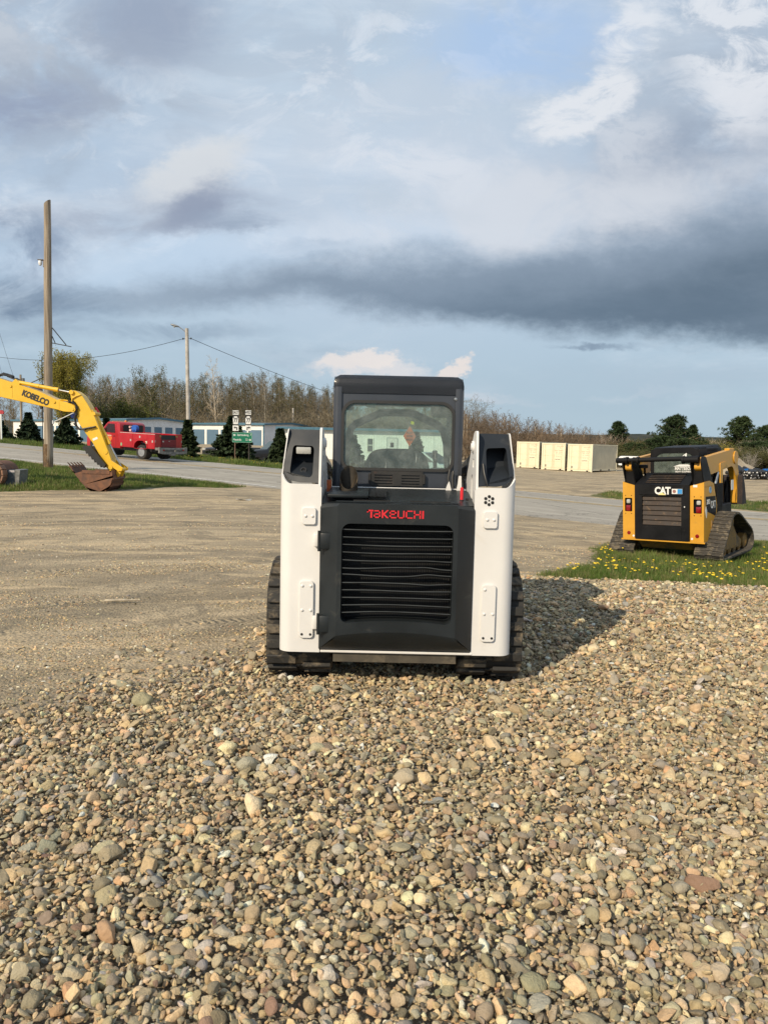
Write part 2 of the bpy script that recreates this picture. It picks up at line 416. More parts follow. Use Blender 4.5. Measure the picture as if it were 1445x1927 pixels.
def facing(x, y, z, rz=0.0): return Matrix.Translation((x, y, z)) @ Matrix.Rotation(rz, 4, 'Z') @ REAR

def scatter(name, pts, rots, scales, idx, cols, protos, label, cat):
    """uncountable small things: one object, shapes set out by geometry nodes"""
    n = len(pts)
    me = bpy.data.meshes.new(name); me.vertices.add(n); me.vertices.foreach_set('co', np.asarray(pts, 'f').ravel())
    for nm, tp, arr in (('rot', 'FLOAT_VECTOR', rots), ('scl', 'FLOAT_VECTOR', scales)):
        me.attributes.new(nm, tp, 'POINT').data.foreach_set('vector', np.asarray(arr, 'f').ravel())
    me.attributes.new('idx', 'INT', 'POINT').data.foreach_set('value', np.asarray(idx, 'i'))
    c4 = np.ones((n, 4), 'f'); c4[:, :3] = cols
    me.attributes.new('tint', 'FLOAT_COLOR', 'POINT').data.foreach_set('color', c4.ravel())
    o = bpy.data.objects.new(name, me); COL.objects.link(o)
    cl = bpy.data.collections.new(name + '_shapes')
    for p in protos: cl.objects.link(p)
    nt = bpy.data.node_groups.new(name + '_nodes', 'GeometryNodeTree')
    nt.interface.new_socket('Geometry', in_out='INPUT', socket_type='NodeSocketGeometry')
    nt.interface.new_socket('Geometry', in_out='OUTPUT', socket_type='NodeSocketGeometry')
    N = nt.nodes.new; L = nt.links.new
    gi, go = N('NodeGroupInput'), N('NodeGroupOutput')
    ci = N('GeometryNodeCollectionInfo'); ci.inputs['Collection'].default_value = cl
    ci.inputs['Separate Children'].default_value = True; ci.inputs['Reset Children'].default_value = True
    ip = N('GeometryNodeInstanceOnPoints'); ip.inputs['Pick Instance'].default_value = True
    def attr(nm, tp):
        a = N('GeometryNodeInputNamedAttribute'); a.data_type = tp; a.inputs['Name'].default_value = nm; return a.outputs['Attribute']
    er = N('FunctionNodeEulerToRotation'); L(attr('rot', 'FLOAT_VECTOR'), er.inputs[0])
    L(gi.outputs[0], ip.inputs['Points']); L(ci.outputs[0], ip.inputs['Instance']); L(attr('idx', 'INT'), ip.inputs['Instance Index'])
    L(er.outputs[0], ip.inputs['Rotation']); L(attr('scl', 'FLOAT_VECTOR'), ip.inputs['Scale'])
    L(ip.outputs[0], go.inputs[0])
    md = o.modifiers.new('scatter', 'NODES'); md.node_group = nt
    return stuff(o, label, cat)
def proto(mb, name, mat, ang=35):
    o = mb.build(name, mat, ang=ang); COL.objects.unlink(o); return o
def tint_material(name, rough=.8, bump=.3, bump_scale=40, var=.25, translucent=0.0, mottle=None):
    m, g, b = material(name)
    at_ = g.n('ShaderNodeAttribute', attribute_type='INSTANCER', attribute_name='tint')
    tc = g.n('ShaderNodeTexCoord').outputs['Object']
    nz = g.noise(tc, 3.2, 6, .65)
    c = g.mix(g.ss(nz, .3, .7, 0, var * 2), at_.outputs['Color'], g.mix(1.0, at_.outputs['Color'], (.55, .52, .48), 'MULTIPLY'))
    if mottle: c = g.mix(g.ss(g.noise(tc, 1.1, 5, .6), .55, .72, 0, .5), c, mottle)
    g.put(b.inputs['Base Color'], c); b.inputs['Roughness'].default_value = rough; b.inputs['Specular IOR Level'].default_value = .3
    if bump:
        bn = g.n('ShaderNodeBump'); bn.inputs['Strength'].default_value = bump; bn.inputs['Distance'].default_value = .05
        g.put(bn.inputs['Height'], g.noise(tc, bump_scale * .2, 6, .65)); g.put(b.inputs['Normal'], bn.outputs[0])
    return m
# ------------------------------------------------------------------ terrain
RB, RU, RN = np.array([-13.4, 41.0]), np.array([.8695, -.4940]), np.array([-.4940, -.8695])   # road: a point, its course, the side towards us
def road_sw(X, Y):
    dx, dy = np.asarray(X) - RB[0], np.asarray(Y) - RB[1]
    return dx * RU[0] + dy * RU[1], dx * RN[0] + dy * RN[1]
def road_z(s):
    s = np.asarray(s, float); t = s / 22.27
    return .54 - .89 * np.where(t > 1.3, 1.3 + (t - 1.3) * .5, np.where(t < -1.2, -1.2 + (t + 1.2) * .35, t))
def road_pt(s, w): return RB + RU * s + RN * w
CP = [(0, -9, 0), (-6, -8, 0), (6, -8, 0), (0, 2, 0), (-2, 2, 0), (2, 2, 0), (0, 5, 0), (.1, 6.5, 0), (.9, 7.5, .02), (-2.6, 5, -.02), (2.6, 5, .03), (2.6, 8.6, .04),
      (4.3, 8.6, .02), (6.5, 8.4, 0), (3.2, 10.6, -.2), (5.2, 14, -.43), (5.9, 15.3, -.45), (8, 13, -.42), (9, 16, -.5), (5.6, 11.2, -.27), (2.2, 12.5, -.22), (1.5, 16, -.2),
      (-5, 10, -.03), (-3, 15, -.02), (-9.5, 21.5, .03), (-8.7, 23, .06), (-14, 31, .38), (-12, 22.5, .03), (-16, 20, .03), (0, 19, -.06), (5, 19.5, -.38),
      (-10.1, 54, .22), (-10.4, 58, .28), (-13, 49, .66), (-24, 56, 1.1), (-29, 62, 1.25), (-34, 66, 1.5), (-6, 47, .2), (-8.5, 66, .0), (-15, 68, .25), (2, 60, -.02), (2, 50, -.05),
      (-10, 76, .08), (0, 76, .08), (8, 76, .05), (15, 45, -.45), (17, 70, -.36), (22, 72, -.36), (26, 80, -.3), (25, 50, -.45), (35, 60, -.4), (45, 75, -.2), (12, 60, -.3), (14, 90, -.2),
      (-33, 95, 1.32), (-55, 112, 1.35), (-17, 104, 1.33), (-27, 108, 1.33), (-26, 85, 1.1), (-42, 88, 1.35), (-80, 130, 1.5), (-40, 145, 1.4), (0, 140, .9), (40, 120, 0), (70, 110, 0),
      (0, 300, 1), (-200, 300, 1.5), (200, 300, 0), (0, 900, 1), (-900, 900, 1), (900, 900, 0)]
def _uvt(X, Y):
    Y = np.maximum(np.asarray(Y, float), -9); return np.clip(np.asarray(X) / (Y + 14), -1.6, 1.6) * 2.2, np.log(Y + 14) * 1.6
_c = np.array(CP, float); _cu, _cv = _uvt(_c[:, 0], _c[:, 1])
def _tk(r2): return r2 * np.log(r2 + 1e-9) * .5
_n = len(_c); _A = np.zeros((_n + 3, _n + 3))
_A[:_n, :_n] = _tk((_cu[:, None] - _cu) ** 2 + (_cv[:, None] - _cv) ** 2) + np.eye(_n) * 1e-4
_A[:_n, _n:] = np.c_[np.ones(_n), _cu, _cv]; _A[_n:, :_n] = _A[:_n, _n:].T
_w = np.linalg.solve(_A, np.r_[_c[:, 2], 0, 0, 0])
def HT(X, Y):
    """height of the ground at X, Y (arrays)"""
    X = np.atleast_1d(np.asarray(X, float)); Y = np.atleast_1d(np.asarray(Y, float)); sh = X.shape
    X, Y = X.ravel(), Y.ravel(); out = np.empty(len(X))
    for i in range(0, len(X), 20000):
        u, v = _uvt(X[i:i + 20000], Y[i:i + 20000])
        K = _tk((u[:, None] - _cu) ** 2 + (v[:, None] - _cv) ** 2)
        out[i:i + 20000] = K @ _w[:_n] + _w[_n] + u * _w[_n + 1] + v * _w[_n + 2]
    s, w = road_sw(X, Y); rz = road_z(s) - .05
    d = np.where(w > 7.6, w - 7.6, np.where(w < -4.4, -4.4 - w, 0)); f = np.clip(1 - d / 4.0, 0, 1); f = f * f * (3 - 2 * f)
    out = out * (1 - f) + rz * f
    return out.reshape(sh)
def hz(x, y): return float(HT(x, y)[0])
def on(px, py_guess, Y, dz=0.0):
    """a spot on the ground Y metres ahead below pixel column px"""
    p = at(px, py_guess, Y); return Vector((p.x, Y, hz(p.x, Y) + dz))

# value noise for masks
_rng = np.random.RandomState(4); _tab = _rng.rand(256, 256)
def vnoise(X, Y, sc):
    x, y = np.asarray(X) * sc, np.asarray(Y) * sc; xi, yi = np.floor(x).astype(int), np.floor(y).astype(int); fx, fy = x - xi, y - yi
    fx, fy = fx * fx * (3 - 2 * fx), fy * fy * (3 - 2 * fy); T = lambda a, b: _tab[a % 256, b % 256]
    return (T(xi, yi) * (1 - fx) + T(xi + 1, yi) * fx) * (1 - fy) + (T(xi, yi + 1) * (1 - fx) + T(xi + 1, yi + 1) * fx) * fy
def fbm(X, Y, sc): return (vnoise(X, Y, sc) + .5 * vnoise(X + 31, Y + 7, sc * 2.1) + .25 * vnoise(X + 3, Y + 57, sc * 4.3)) / 1.75
def sd_poly(X, Y, P):
    """signed distance to polygon, positive inside"""
    X, Y = np.asarray(X, float), np.asarray(Y, float); P = np.asarray(P, float); d = np.full(X.shape, 1e9); ins = np.zeros(X.shape, bool)
    for (x0, y0), (x1, y1) in zip(P, np.roll(P, -1, 0)):
        ex, ey = x1 - x0, y1 - y0; wx, wy = X - x0, Y - y0
        t = np.clip((wx * ex + wy * ey) / (ex * ex + ey * ey), 0, 1); d = np.minimum(d, (wx - ex * t) ** 2 + (wy - ey * t) ** 2)
        c = (y0 <= Y) != (y1 <= Y); xx = x0 + (Y - y0) / (ey if abs(ey) > 1e-9 else 1e-9) * ex; ins ^= c & (X < xx)
    return np.where(ins, 1, -1) * np.sqrt(d)
GRAVEL = [(-9, -3), (-3.4, 1.0), (-2.5, 4.15), (-2.1, 4.45), (-1.55, 4.95), (-1.25, 5.3), (-.95, 6.0), (-.9, 9.0), (2.2, 9.5), (3.4, 9.7), (4.2, 9.35), (5.6, 8.6), (8.5, 8.0), (14, 7.2), (9, -3)]
GRASS_R = [(2.15, 9.7), (2.9, 11.6), (3.9, 13.2), (4.2, 15.2), (5.6, 17.0), (8.0, 19.2), (10.3, 19.8), (26, 12.0), (26, 6.6), (14, 7.3), (8.5, 7.9), (5.7, 8.5), (4.3, 9.2), (3.4, 9.6)]
def gravel_mask(X, Y): return sd_poly(X, Y, GRAVEL) + (fbm(X, Y, 1.3) - .5) * .9
def grass_mask(X, Y):
    s, w = road_sw(X, Y); nz = (fbm(X, Y, .9) - .5) * 1.0
    b = np.interp(X, [-40, -11.3, -8, -5.7, -4.6], [21.0, 22.0, 23.4, 27.0, 29.5])
    left = np.minimum(np.minimum(np.asarray(Y) - b, w - 7.0), -4.4 - np.asarray(X)) + nz * .5
    right = sd_poly(X, Y, GRASS_R) + nz * .45
    far = np.minimum(np.minimum(-3.75 - w, w + np.where(np.asarray(s) < -4, 17, 11)), 11 - s) + nz
    farr = np.minimum(np.minimum(-4.2 - w, w + 9.0), np.asarray(s) - 23.0) + nz - .35
    return np.maximum(np.maximum(left, right), np.maximum(far, farr))

def build_ground():
    ys = np.r_[np.linspace(-14, 0, 12)[:-1], np.linspace(0, 14, 60)[:-1], np.geomspace(14, 130, 120)[:-1], np.geomspace(130, 2600, 34)]
    us = np.r_[np.linspace(-4, -.75, 22)[:-1], np.linspace(-.75, .75, 210)[:-1], np.linspace(.75, 4, 22)]
    YY, UU = np.meshgrid(ys, us, indexing='ij'); XX = UU * (np.maximum(YY, 0) + 12)
    ZZ = HT(XX, YY) - np.clip(gravel_mask(XX, YY), 0, .4) / .4 * .045
    nr, nc = XX.shape
    me = bpy.data.meshes.new('ground'); V = np.stack([XX, YY, ZZ], -1).reshape(-1, 3)
    i = np.arange(nr * nc).reshape(nr, nc); F = np.stack([i[:-1, :-1], i[:-1, 1:], i[1:, 1:], i[1:, :-1]], -1).reshape(-1, 4)
    me.from_pydata(V.tolist(), [], F.tolist())
    c4 = np.ones((len(V), 4), 'f'); c4[:, 0] = np.clip(grass_mask(XX, YY).ravel() / .5 * .5 + .5, 0, 1); c4[:, 1] = np.clip(gravel_mask(XX, YY).ravel() / .5 * .5 + .5, 0, 1)
    me.attributes.new('zone', 'FLOAT_COLOR', 'POINT').data.foreach_set('color', c4.ravel()); me.shade_smooth()
    m, g, b = material('ground_soil')
    z = g.n('ShaderNodeAttribute', attribute_name='zone'); zs = g.n('ShaderNodeSeparateColor'); g.put(zs.inputs[0], z.outputs['Color'])
    tc = g.n('ShaderNodeTexCoord').outputs['Object']; sp = g.n('ShaderNodeSeparateXYZ'); g.put(sp.inputs[0], tc)
    big = g.noise(tc, .35, 7, .6, .4)
    # wheel tracks run across the yard
    tr = g.noise(g.xyz(g.m('ADD', g.m('MULTIPLY', sp.outputs[0], .10), g.m('MULTIPLY', sp.outputs[1], .10)), g.m('SUBTRACT', g.m('MULTIPLY', sp.outputs[1], 1.15), g.m('MULTIPLY', sp.outputs[0], .12)), 0), 1.0, 8, .62, .5)
    fine = g.noise(tc, 26, 6, .7); speck = g.n('ShaderNodeTexVoronoi'); g.put(speck.inputs['Vector'], tc); speck.inputs['Scale'].default_value = 38
    spk2 = g.n('ShaderNodeTexVoronoi'); g.put(spk2.inputs['Vector'], tc); spk2.inputs['Scale'].default_value = 13
    c = g.mix(g.ss(tr, .36, .64), (.31, .252, .172), (.55, .44, .29))
    c = g.mix(g.ss(big, .40, .68, 0, .55), c, (.28, .235, .17))
    trv = g.noise(g.xyz(g.m('SUBTRACT', g.m('MULTIPLY', sp.outputs[0], .9), g.m('MULTIPLY', sp.outputs[1], .75)), g.m('ADD', g.m('MULTIPLY', sp.outputs[0], .05), g.m('MULTIPLY', sp.outputs[1], .06)), 4), 1.6, 7, .6, .7)
    c = g.mix(g.ss(trv, .51, .62, 0, .5), c, (.20, .162, .105))
    damp = g.noise(tc, .9, 9, .68, .8)
    c = g.mix(g.ss(damp, .50, .60, 0, .7), c, (.21, .178, .128))
    dust = g.noise(g.xyz(g.m('MULTIPLY', sp.outputs[0], .35), g.m('MULTIPLY', sp.outputs[1], 1.3), 9), 1.4, 8, .62, .9)
    c = g.mix(g.ss(dust, .50, .64, 0, .8), c, (.62, .48, .30))
    c = g.mix(g.ss(fine, .42, .62, 0, .45), c, (.18, .146, .10))
    scs = g.n('ShaderNodeSeparateColor'); g.put(scs.inputs[0], speck.outputs['Color'])
    c = g.mix(g.m('MULTIPLY', g.ss(speck.outputs['Distance'], .42, .18), g.ss(scs.outputs[0], .55, .75, 0, .8)), c, (.38, .32, .22))
    s2 = g.n('ShaderNodeSeparateColor'); g.put(s2.inputs[0], spk2.outputs['Color'])
    c = g.mix(g.m('MULTIPLY', g.ss(spk2.outputs['Distance'], .32, .2), g.ss(s2.outputs[0], .72, .85, 0, .7)), c, (.14, .125, .10))
    edge = g.noise(tc, 3.5, 6, .65)
    gm = g.ss(g.m('ADD', zs.outputs[0], g.m('MULTIPLY', g.m('SUBTRACT', edge, .5), .8)), .42, .6)
    gc = g.mix(g.ss(g.noise(tc, 1.2, 7, .65), .35, .65), (.050, .078, .016), (.10, .115, .035))
    gc = g.mix(g.ss(g.noise(tc, 2.2, 7, .66), .48, .62, 0, .8), gc, (.17, .14, .08))
    c = g.mix(gm, c, gc)
    c = g.mix(g.ss(zs.outputs[1], .35, .75), c, (.33, .275, .205))
    g.put(b.inputs['Base Color'], c); b.inputs['Roughness'].default_value = .95; b.inputs['Specular IOR Level'].default_value = .15
    bn = g.n('ShaderNodeBump'); bn.inputs['Strength'].default_value = .8; bn.inputs['Distance'].default_value = .05
    # pressed tread marks left by crawlers and lorries
    tm = None
    for a0, b0, c0, wd, pt in ((7.3, .55, .03, .17, .075), (6.1, .42, .02, .17, .075), (9.6, .20, -.012, .13, .09), (11.4, .16, -.010, .13, .09), (14.8, -.06, .006, .16, .11)):
        cl = g.m('ADD', g.m('ADD', a0, g.m('MULTIPLY', g.m('ADD', sp.outputs[0], 2.5), b0)), g.m('MULTIPLY', g.m('MULTIPLY', sp.outputs[0], sp.outputs[0]), c0))
        dd = g.m('ABSOLUTE', g.m('SUBTRACT', sp.outputs[1], cl))
        band = g.m('MULTIPLY', g.ss(dd, wd, wd * .7), g.ss(g.noise(tc, .8, 4, .6), .42, .58))
        wv = g.m('MULTIPLY', g.m('SINE', g.m('MULTIPLY', g.m('ADD', sp.outputs[0], g.m('MULTIPLY', dd, .6)), 6.283 / pt)), band)
        tm = wv if tm is None else g.m('ADD', tm, wv)
    h = g.m('ADD', g.m('ADD', g.m('ADD', g.m('MULTIPLY', tm, .28), g.m('MULTIPLY', fine, .6)), g.m('MULTIPLY', tr, 1.6)), g.m('MULTIPLY', speck.outputs['Distance'], -.35))
    g.put(bn.inputs['Height'], h); g.put(b.inputs['Normal'], bn.outputs[0])
    me.materials.append(m)
    o = bpy.data.objects.new('ground', me); COL.objects.link(o); structure(o)
build_ground()

def strip(name, s0, s1, w0, w1, dz, mat, ns=120, nw=4, s_edge=0.0):
    me = bpy.data.meshes.new(name); V, F = [], []
    for i in range(ns + 1):
        s = s0 + (s1 - s0) * i / ns
        for j in range(nw + 1):
            w = w0 + (w1 - w0) * j / nw
            if s_edge and j in (0, nw): w += (vnoise(np.array([s]), np.array([w0 + j]), .9)[0] - .5) * s_edge
            p = road_pt(s, w); crown = -.0016 * (w - 1) ** 2
            V.append((p[0], p[1], float(road_z(s)) + crown + dz))
    k = nw + 1
    for i in range(ns):
        for j in range(nw): F.append((i * k + j, (i + 1) * k + j, (i + 1) * k + j + 1, i * k + j + 1))
    me.from_pydata(V, [], F); me.shade_smooth(); me.materials.append(mat)
    o = bpy.data.objects.new(name, me); COL.objects.link(o); return structure(o)
def asphalt():
    m, g, b = material('asphalt')
    tc = g.n('ShaderNodeTexCoord').outputs['Object']; sp = g.n('ShaderNodeSeparateXYZ'); g.put(sp.inputs[0], tc)
    w = g.m('ADD', g.m('MULTIPLY', g.m('SUBTRACT', sp.outputs[0], float(RB[0])), float(RN[0])), g.m('MULTIPLY', g.m('SUBTRACT', sp.outputs[1], float(RB[1])), float(RN[1])))
    s = g.m('ADD', g.m('MULTIPLY', sp.outputs[0], float(RU[0])), g.m('MULTIPLY', sp.outputs[1], float(RU[1])))
    lanes = g.noise(g.xyz(g.m('MULTIPLY', s, .04), g.m('MULTIPLY', w, .9), 0), 1.0, 5, .6)
    nz = g.noise(tc, 1.1, 8, .65); gr = g.noise(tc, 45, 4, .7)
    c = g.mix(g.ss(lanes, .35, .65), (.27, .25, .215), (.37, .345, .295))
    c = g.mix(g.ss(nz, .42, .62, 0, .5), c, (.23, .215, .185)); c = g.mix(g.ss(gr, .35, .65, 0, .5), c, (.40, .37, .32))
    cr = g.n('ShaderNodeTexVoronoi', feature='DISTANCE_TO_EDGE'); g.put(cr.inputs['Vector'], g.xyz(g.m('MULTIPLY', s, .12), g.m('MULTIPLY', w, .28), nz)); cr.inputs['Scale'].default_value = 1.2
    c = g.mix(g.ss(cr.outputs['Distance'], .012, .004, 0, .55), c, (.08, .077, .072))
    g.put(b.inputs['Base Color'], c); b.inputs['Roughness'].default_value = .95; b.inputs['Specular IOR Level'].default_value = .08
    bn = g.n('ShaderNodeBump'); bn.inputs['Strength'].default_value = .4; bn.inputs['Distance'].default_value = .01; g.put(bn.inputs['Height'], gr); g.put(b.inputs['Normal'], bn.outputs[0])
    return m
strip('road', -62, 44, -3.9, 7.1, 0.0, asphalt(), 200, 8, .35)
YEL = paint('road_yellow', (.52, .36, .13), .8, var=.3, scale=6, dirt=(.25, .22, .18), dirt_amt=.5, dirt_scale=9)
WHT = paint('road_white', (.60, .58, .54), .8, var=.25, scale=6, dirt=(.25, .235, .21), dirt_amt=.45, dirt_scale=9)
strip('road_centre_line', -62, 44, .10, .24, .006, YEL, 200, 1); strip('road_second_centre_line', -62, 44, -.24, -.10, .006, YEL, 200, 1)
strip('road_edge_line', -62, 14, 5.95, 6.12, .006, WHT, 160, 1); strip('road_far_edge_line', -62, 44, -3.45, -3.3, .006, WHT, 160, 1)

def build_hills():
    m, g, b = material('wooded_hill'); tc = g.n('ShaderNodeTexCoord').outputs['Object']
    c = g.mix(g.ss(g.noise(tc, .03, 9, .7), .35, .65), (.035, .047, .045), (.075, .075, .065)); g.put(b.inputs['Base Color'], c); b.inputs['Roughness'].default_value = 1; b.inputs['Specular IOR Level'].default_value = 0
    for nm, Y, h0, amp, sd in (('hills', 900, 26, 9, 3), ('hills_beyond', 1500, 44, 12, 8)):
        mb = MB(); n = 260
        def F(i, j):
            x = (i - .5) * 3.2 * Y; e = h0 + amp * 2 * (fbm(np.array([x]), np.array([sd * 10.]), 2.2 / Y * 2)[0] - .5) + 2.5 * (fbm(np.array([x]), np.array([sd * 31.]), .03)[0] - .5)
            return (x, Y + j * 300, -6 + (e + 4) * math.sin(j * 1.57) if j > 0 else -6)
        mb.grid(F, n, 6); structure(mb.build(nm, m, ang=60))
build_hills()

# ------------------------------------------------------------------ stones and grass
def make_pebble(rng, sub):
    mb = MB(); bmesh.ops.create_icosphere(mb.bm, subdivisions=sub, radius=1.0)
    S = np.array([v.co for v in mb.bm.verts]); angular = rng.rand()
    for _ in range(rng.randint(6, 14)):
        n = rng.randn(3); n /= np.linalg.norm(n); d = rng.uniform(.48, .86) if angular > .18 else rng.uniform(.72, .97)
        t = S @ n - d; S -= np.where(t > 0, t, 0)[:, None] * n * (.985 if angular > .18 else .75)
    ph = rng.rand(3, 3) * 6; fr = rng.uniform(1.2, 2.4, (3, 3))
    for k in range(3): S += .045 * np.sin(S @ fr[k] * 1.7 + ph[k, 0])[:, None] * S
    S *= np.array([1.08, rng.uniform(.58, .98), rng.uniform(.32, .74)]) * .5
    for v, p in zip(mb.bm.verts, S): v.co = p
    return mb
PAL = np.array([(.46, .345, .195), (.38, .295, .18), (.25, .215, .14), (.185, .165, .11), (.56, .45, .285), (.28, .25, .175), (.24, .235, .18), (.13, .108, .075), (.30, .29, .26), (.19, .12, .085), (.42, .27, .145), (.60, .55, .46), (.20, .21, .205), (.37, .325, .22)])
PW = np.array([.15, .13, .13, .10, .10, .10, .07, .05, .03, .02, .03, .025, .025, .06]); PW /= PW.sum()
def stone_cols(rng, n):
    c = PAL[rng.choice(len(PAL), n, p=PW)]; return np.clip((c * .82 + np.array([.33, .285, .21]) * .18) * np.array([1.50, 1.44, 1.38]) * rng.uniform(.76, 1.24, (n, 1)) * rng.uniform(.95, 1.05, (n, 3)), 0.02, .8)
def micro(X, Y): return (fbm(X, Y, 1.6) - .5) * .10 + (vnoise(X, Y, .7) - .5) * .06
def in_view(X, Y, m=.35): return (np.abs(X) < .56 * Y + m + .25) & (Y > 1.55)
def jitter_grid(rng, sp, x0, x1, y0, y1):
    nx, ny = int((x1 - x0) / sp), int((y1 - y0) / (sp * .87)); i, j = np.meshgrid(np.arange(nx), np.arange(ny))
    X = x0 + (i + .5 * (j % 2)) * sp + rng.uniform(-.42, .42, i.shape) * sp; Y = y0 + j * sp * .87 + rng.uniform(-.42, .42, i.shape) * sp
    return X.ravel(), Y.ravel()
def build_stones():
    rng = np.random.RandomState(11); protos = []
    sm = tint_material('river_stone', .82, .5, 40, .22)
    for k in range(18): protos.append(proto(make_pebble(rng, 3), 'pebble_%02d' % k, sm, 50))
    P, RT, SCL, ID, CO = [], [], [], [], []
    def add(X, Y, size, zoff, tilt, flat=1.0):
        n = len(X)
        if not n: return
        z = HT(X, Y) + micro(X, Y) * np.clip(gravel_mask(X, Y) / .6, 0, 1) + zoff
        P.append(np.c_[X, Y, z]); RT.append(np.c_[rng.normal(0, tilt, n), rng.normal(0, tilt, n), rng.uniform(0, 6.28, n)])
        SCL.append(size[:, None] * np.c_[np.ones(n), np.ones(n), rng.uniform(.8, 1.15, n) * flat]); ID.append(rng.randint(0, 18, n)); CO.append(stone_cols(rng, n))
    for sp, lo, hi, keep, zo, tl in ((.0195, .012, .026, .94, -.013, .5), (.032, .022, .042, .88, -.005, .5), (.064, .038, .062, .36, .001, .38), (.20, .060, .10, .26, .004, .3)):
        X, Y = jitter_grid(rng, sp, -6.2, 9.5, 1.5, 9.9)
        if sp < .03: k0 = (Y < 7.5)
        else: k0 = np.ones(len(X), bool)
        gm = gravel_mask(X, Y); edge = np.clip(gm / 1.3 + .42 + (fbm(X + 60, Y * 1.3, 1.5) - .5) * 1.5 * np.clip(1 - gm / 1.2, 0, 1), 0, 1) ** 1.2
        patch = np.clip(.35 + 1.5 * fbm(X + 9, Y, 1.9), .35, 1) if sp > .05 else 1.0
        k = k0 & in_view(X, Y) & (rng.rand(len(X)) < keep * edge * patch) & (gm > -.9)
        X, Y = X[k], Y[k]; n = len(X); sz = rng.uniform(lo, hi, n) * np.exp(rng.normal(0, .26, n))
        add(X, Y, sz, zo + rng.normal(0, .009, n), tl)
    # loose pebbles on the packed dirt, in patches
    for sp, lo, hi, y1, thr, pr in ((.036, .009, .020, 10.5, .47, .9), (.060, .016, .034, 15, .50, .7), (.12, .02, .042, 22, .0, .16)):
        X, Y = jitter_grid(rng, sp, -13, 7, 3.4, y1); f = fbm(X * .8 + 40, Y * 1.6, 1.1)
        k = in_view(X, Y) & (gravel_mask(X, Y) < .05) & (grass_mask(X, Y) < 0) & (rng.rand(len(X)) < pr * np.clip((f - thr - .03) * 16 + np.clip(1 + gravel_mask(X, Y) / .9, 0, 1) * .9, .03, 1) * np.clip(1.2 - Y / 26, .2, 1))
        X, Y = X[k], Y[k]; add(X, Y, rng.uniform(lo, hi, len(X)), np.zeros(len(X)) + .001, .35)
    P, RT, SCL, ID, CO = map(np.concatenate, (P, RT, SCL, ID, CO)); print('stones', len(P))
    # nothing lies inside the machine's tracks
    k = ~((P[:, 1] > 5.0) & (P[:, 1] < 6.75) & (np.abs(np.abs(P[:, 0] - .09) - .65) < .2)); P, RT, SCL, ID, CO = P[k], RT[k], SCL[k], ID[k], CO[k]
    scatter('gravel', P, RT, SCL, ID, CO, protos, 'loose tan and grey river stones spread over the yard', 'gravel')
build_stones()

def make_tuft(rng, blades, h, w, spread, bend):
    mb = MB()
    for _ in range(blades):
        a = rng.uniform(0, 6.28); r_ = spread * math.sqrt(rng.rand()); b = Vector((r_ * math.cos(a), r_ * math.sin(a), -.01)); hh = h * rng.uniform(.5, 1.15)
        la = rng.uniform(0, 6.28); ln = rng.uniform(.1, 1) * bend * hh; t = Vector((math.cos(la), math.sin(la), 0)); s = Vector((-t.y, t.x, 0)) * w * .5 * rng.uniform(.7, 1.3)
        q = [b, b + t * ln * .3 + Vector((0, 0, hh * .55)), b + t * ln + Vector((0, 0, hh))]
        mb.poly([q[0] - s, q[0] + s, q[1] + s * .8, q[1] - s * .8]); mb.poly([q[1] - s * .8, q[1] + s * .8, q[2]])
    return mb
def grass_material():
    m, g, b = material('grass_blade'); a = g.n('ShaderNodeAttribute', attribute_type='INSTANCER', attribute_name='tint')
    g.put(b.inputs['Base Color'], a.outputs['Color']); b.inputs['Roughness'].default_value = .6; b.inputs['Specular IOR Level'].default_value = .25
    tr = g.n('ShaderNodeBsdfTranslucent'); g.put(tr.inputs[0], a.outputs['Color']); mx = g.n('ShaderNodeMixShader'); mx.inputs[0].default_value = .3
    out = m.node_tree.nodes['Material Output']; L = m.node_tree.links.new; L(b.outputs[0], mx.inputs[1]); L(tr.outputs[0], mx.inputs[2]); L(mx.outputs[0], out.inputs[0])
    return m
GRASS_M = grass_material()
def grass_cols(rng, X, Y, dry):
    n = len(X); f = fbm(X, Y, .8); a, b_, d = np.array((.085, .135, .024)), np.array((.145, .19, .045)), np.array((.24, .21, .09))
    c = a + (b_ - a) * np.clip((f - .3) * 2.2, 0, 1)[:, None]; k = rng.rand(n) < dry; c[k] = d
    return np.clip(c * rng.uniform(.75, 1.25, (n, 1)), 0, 1)
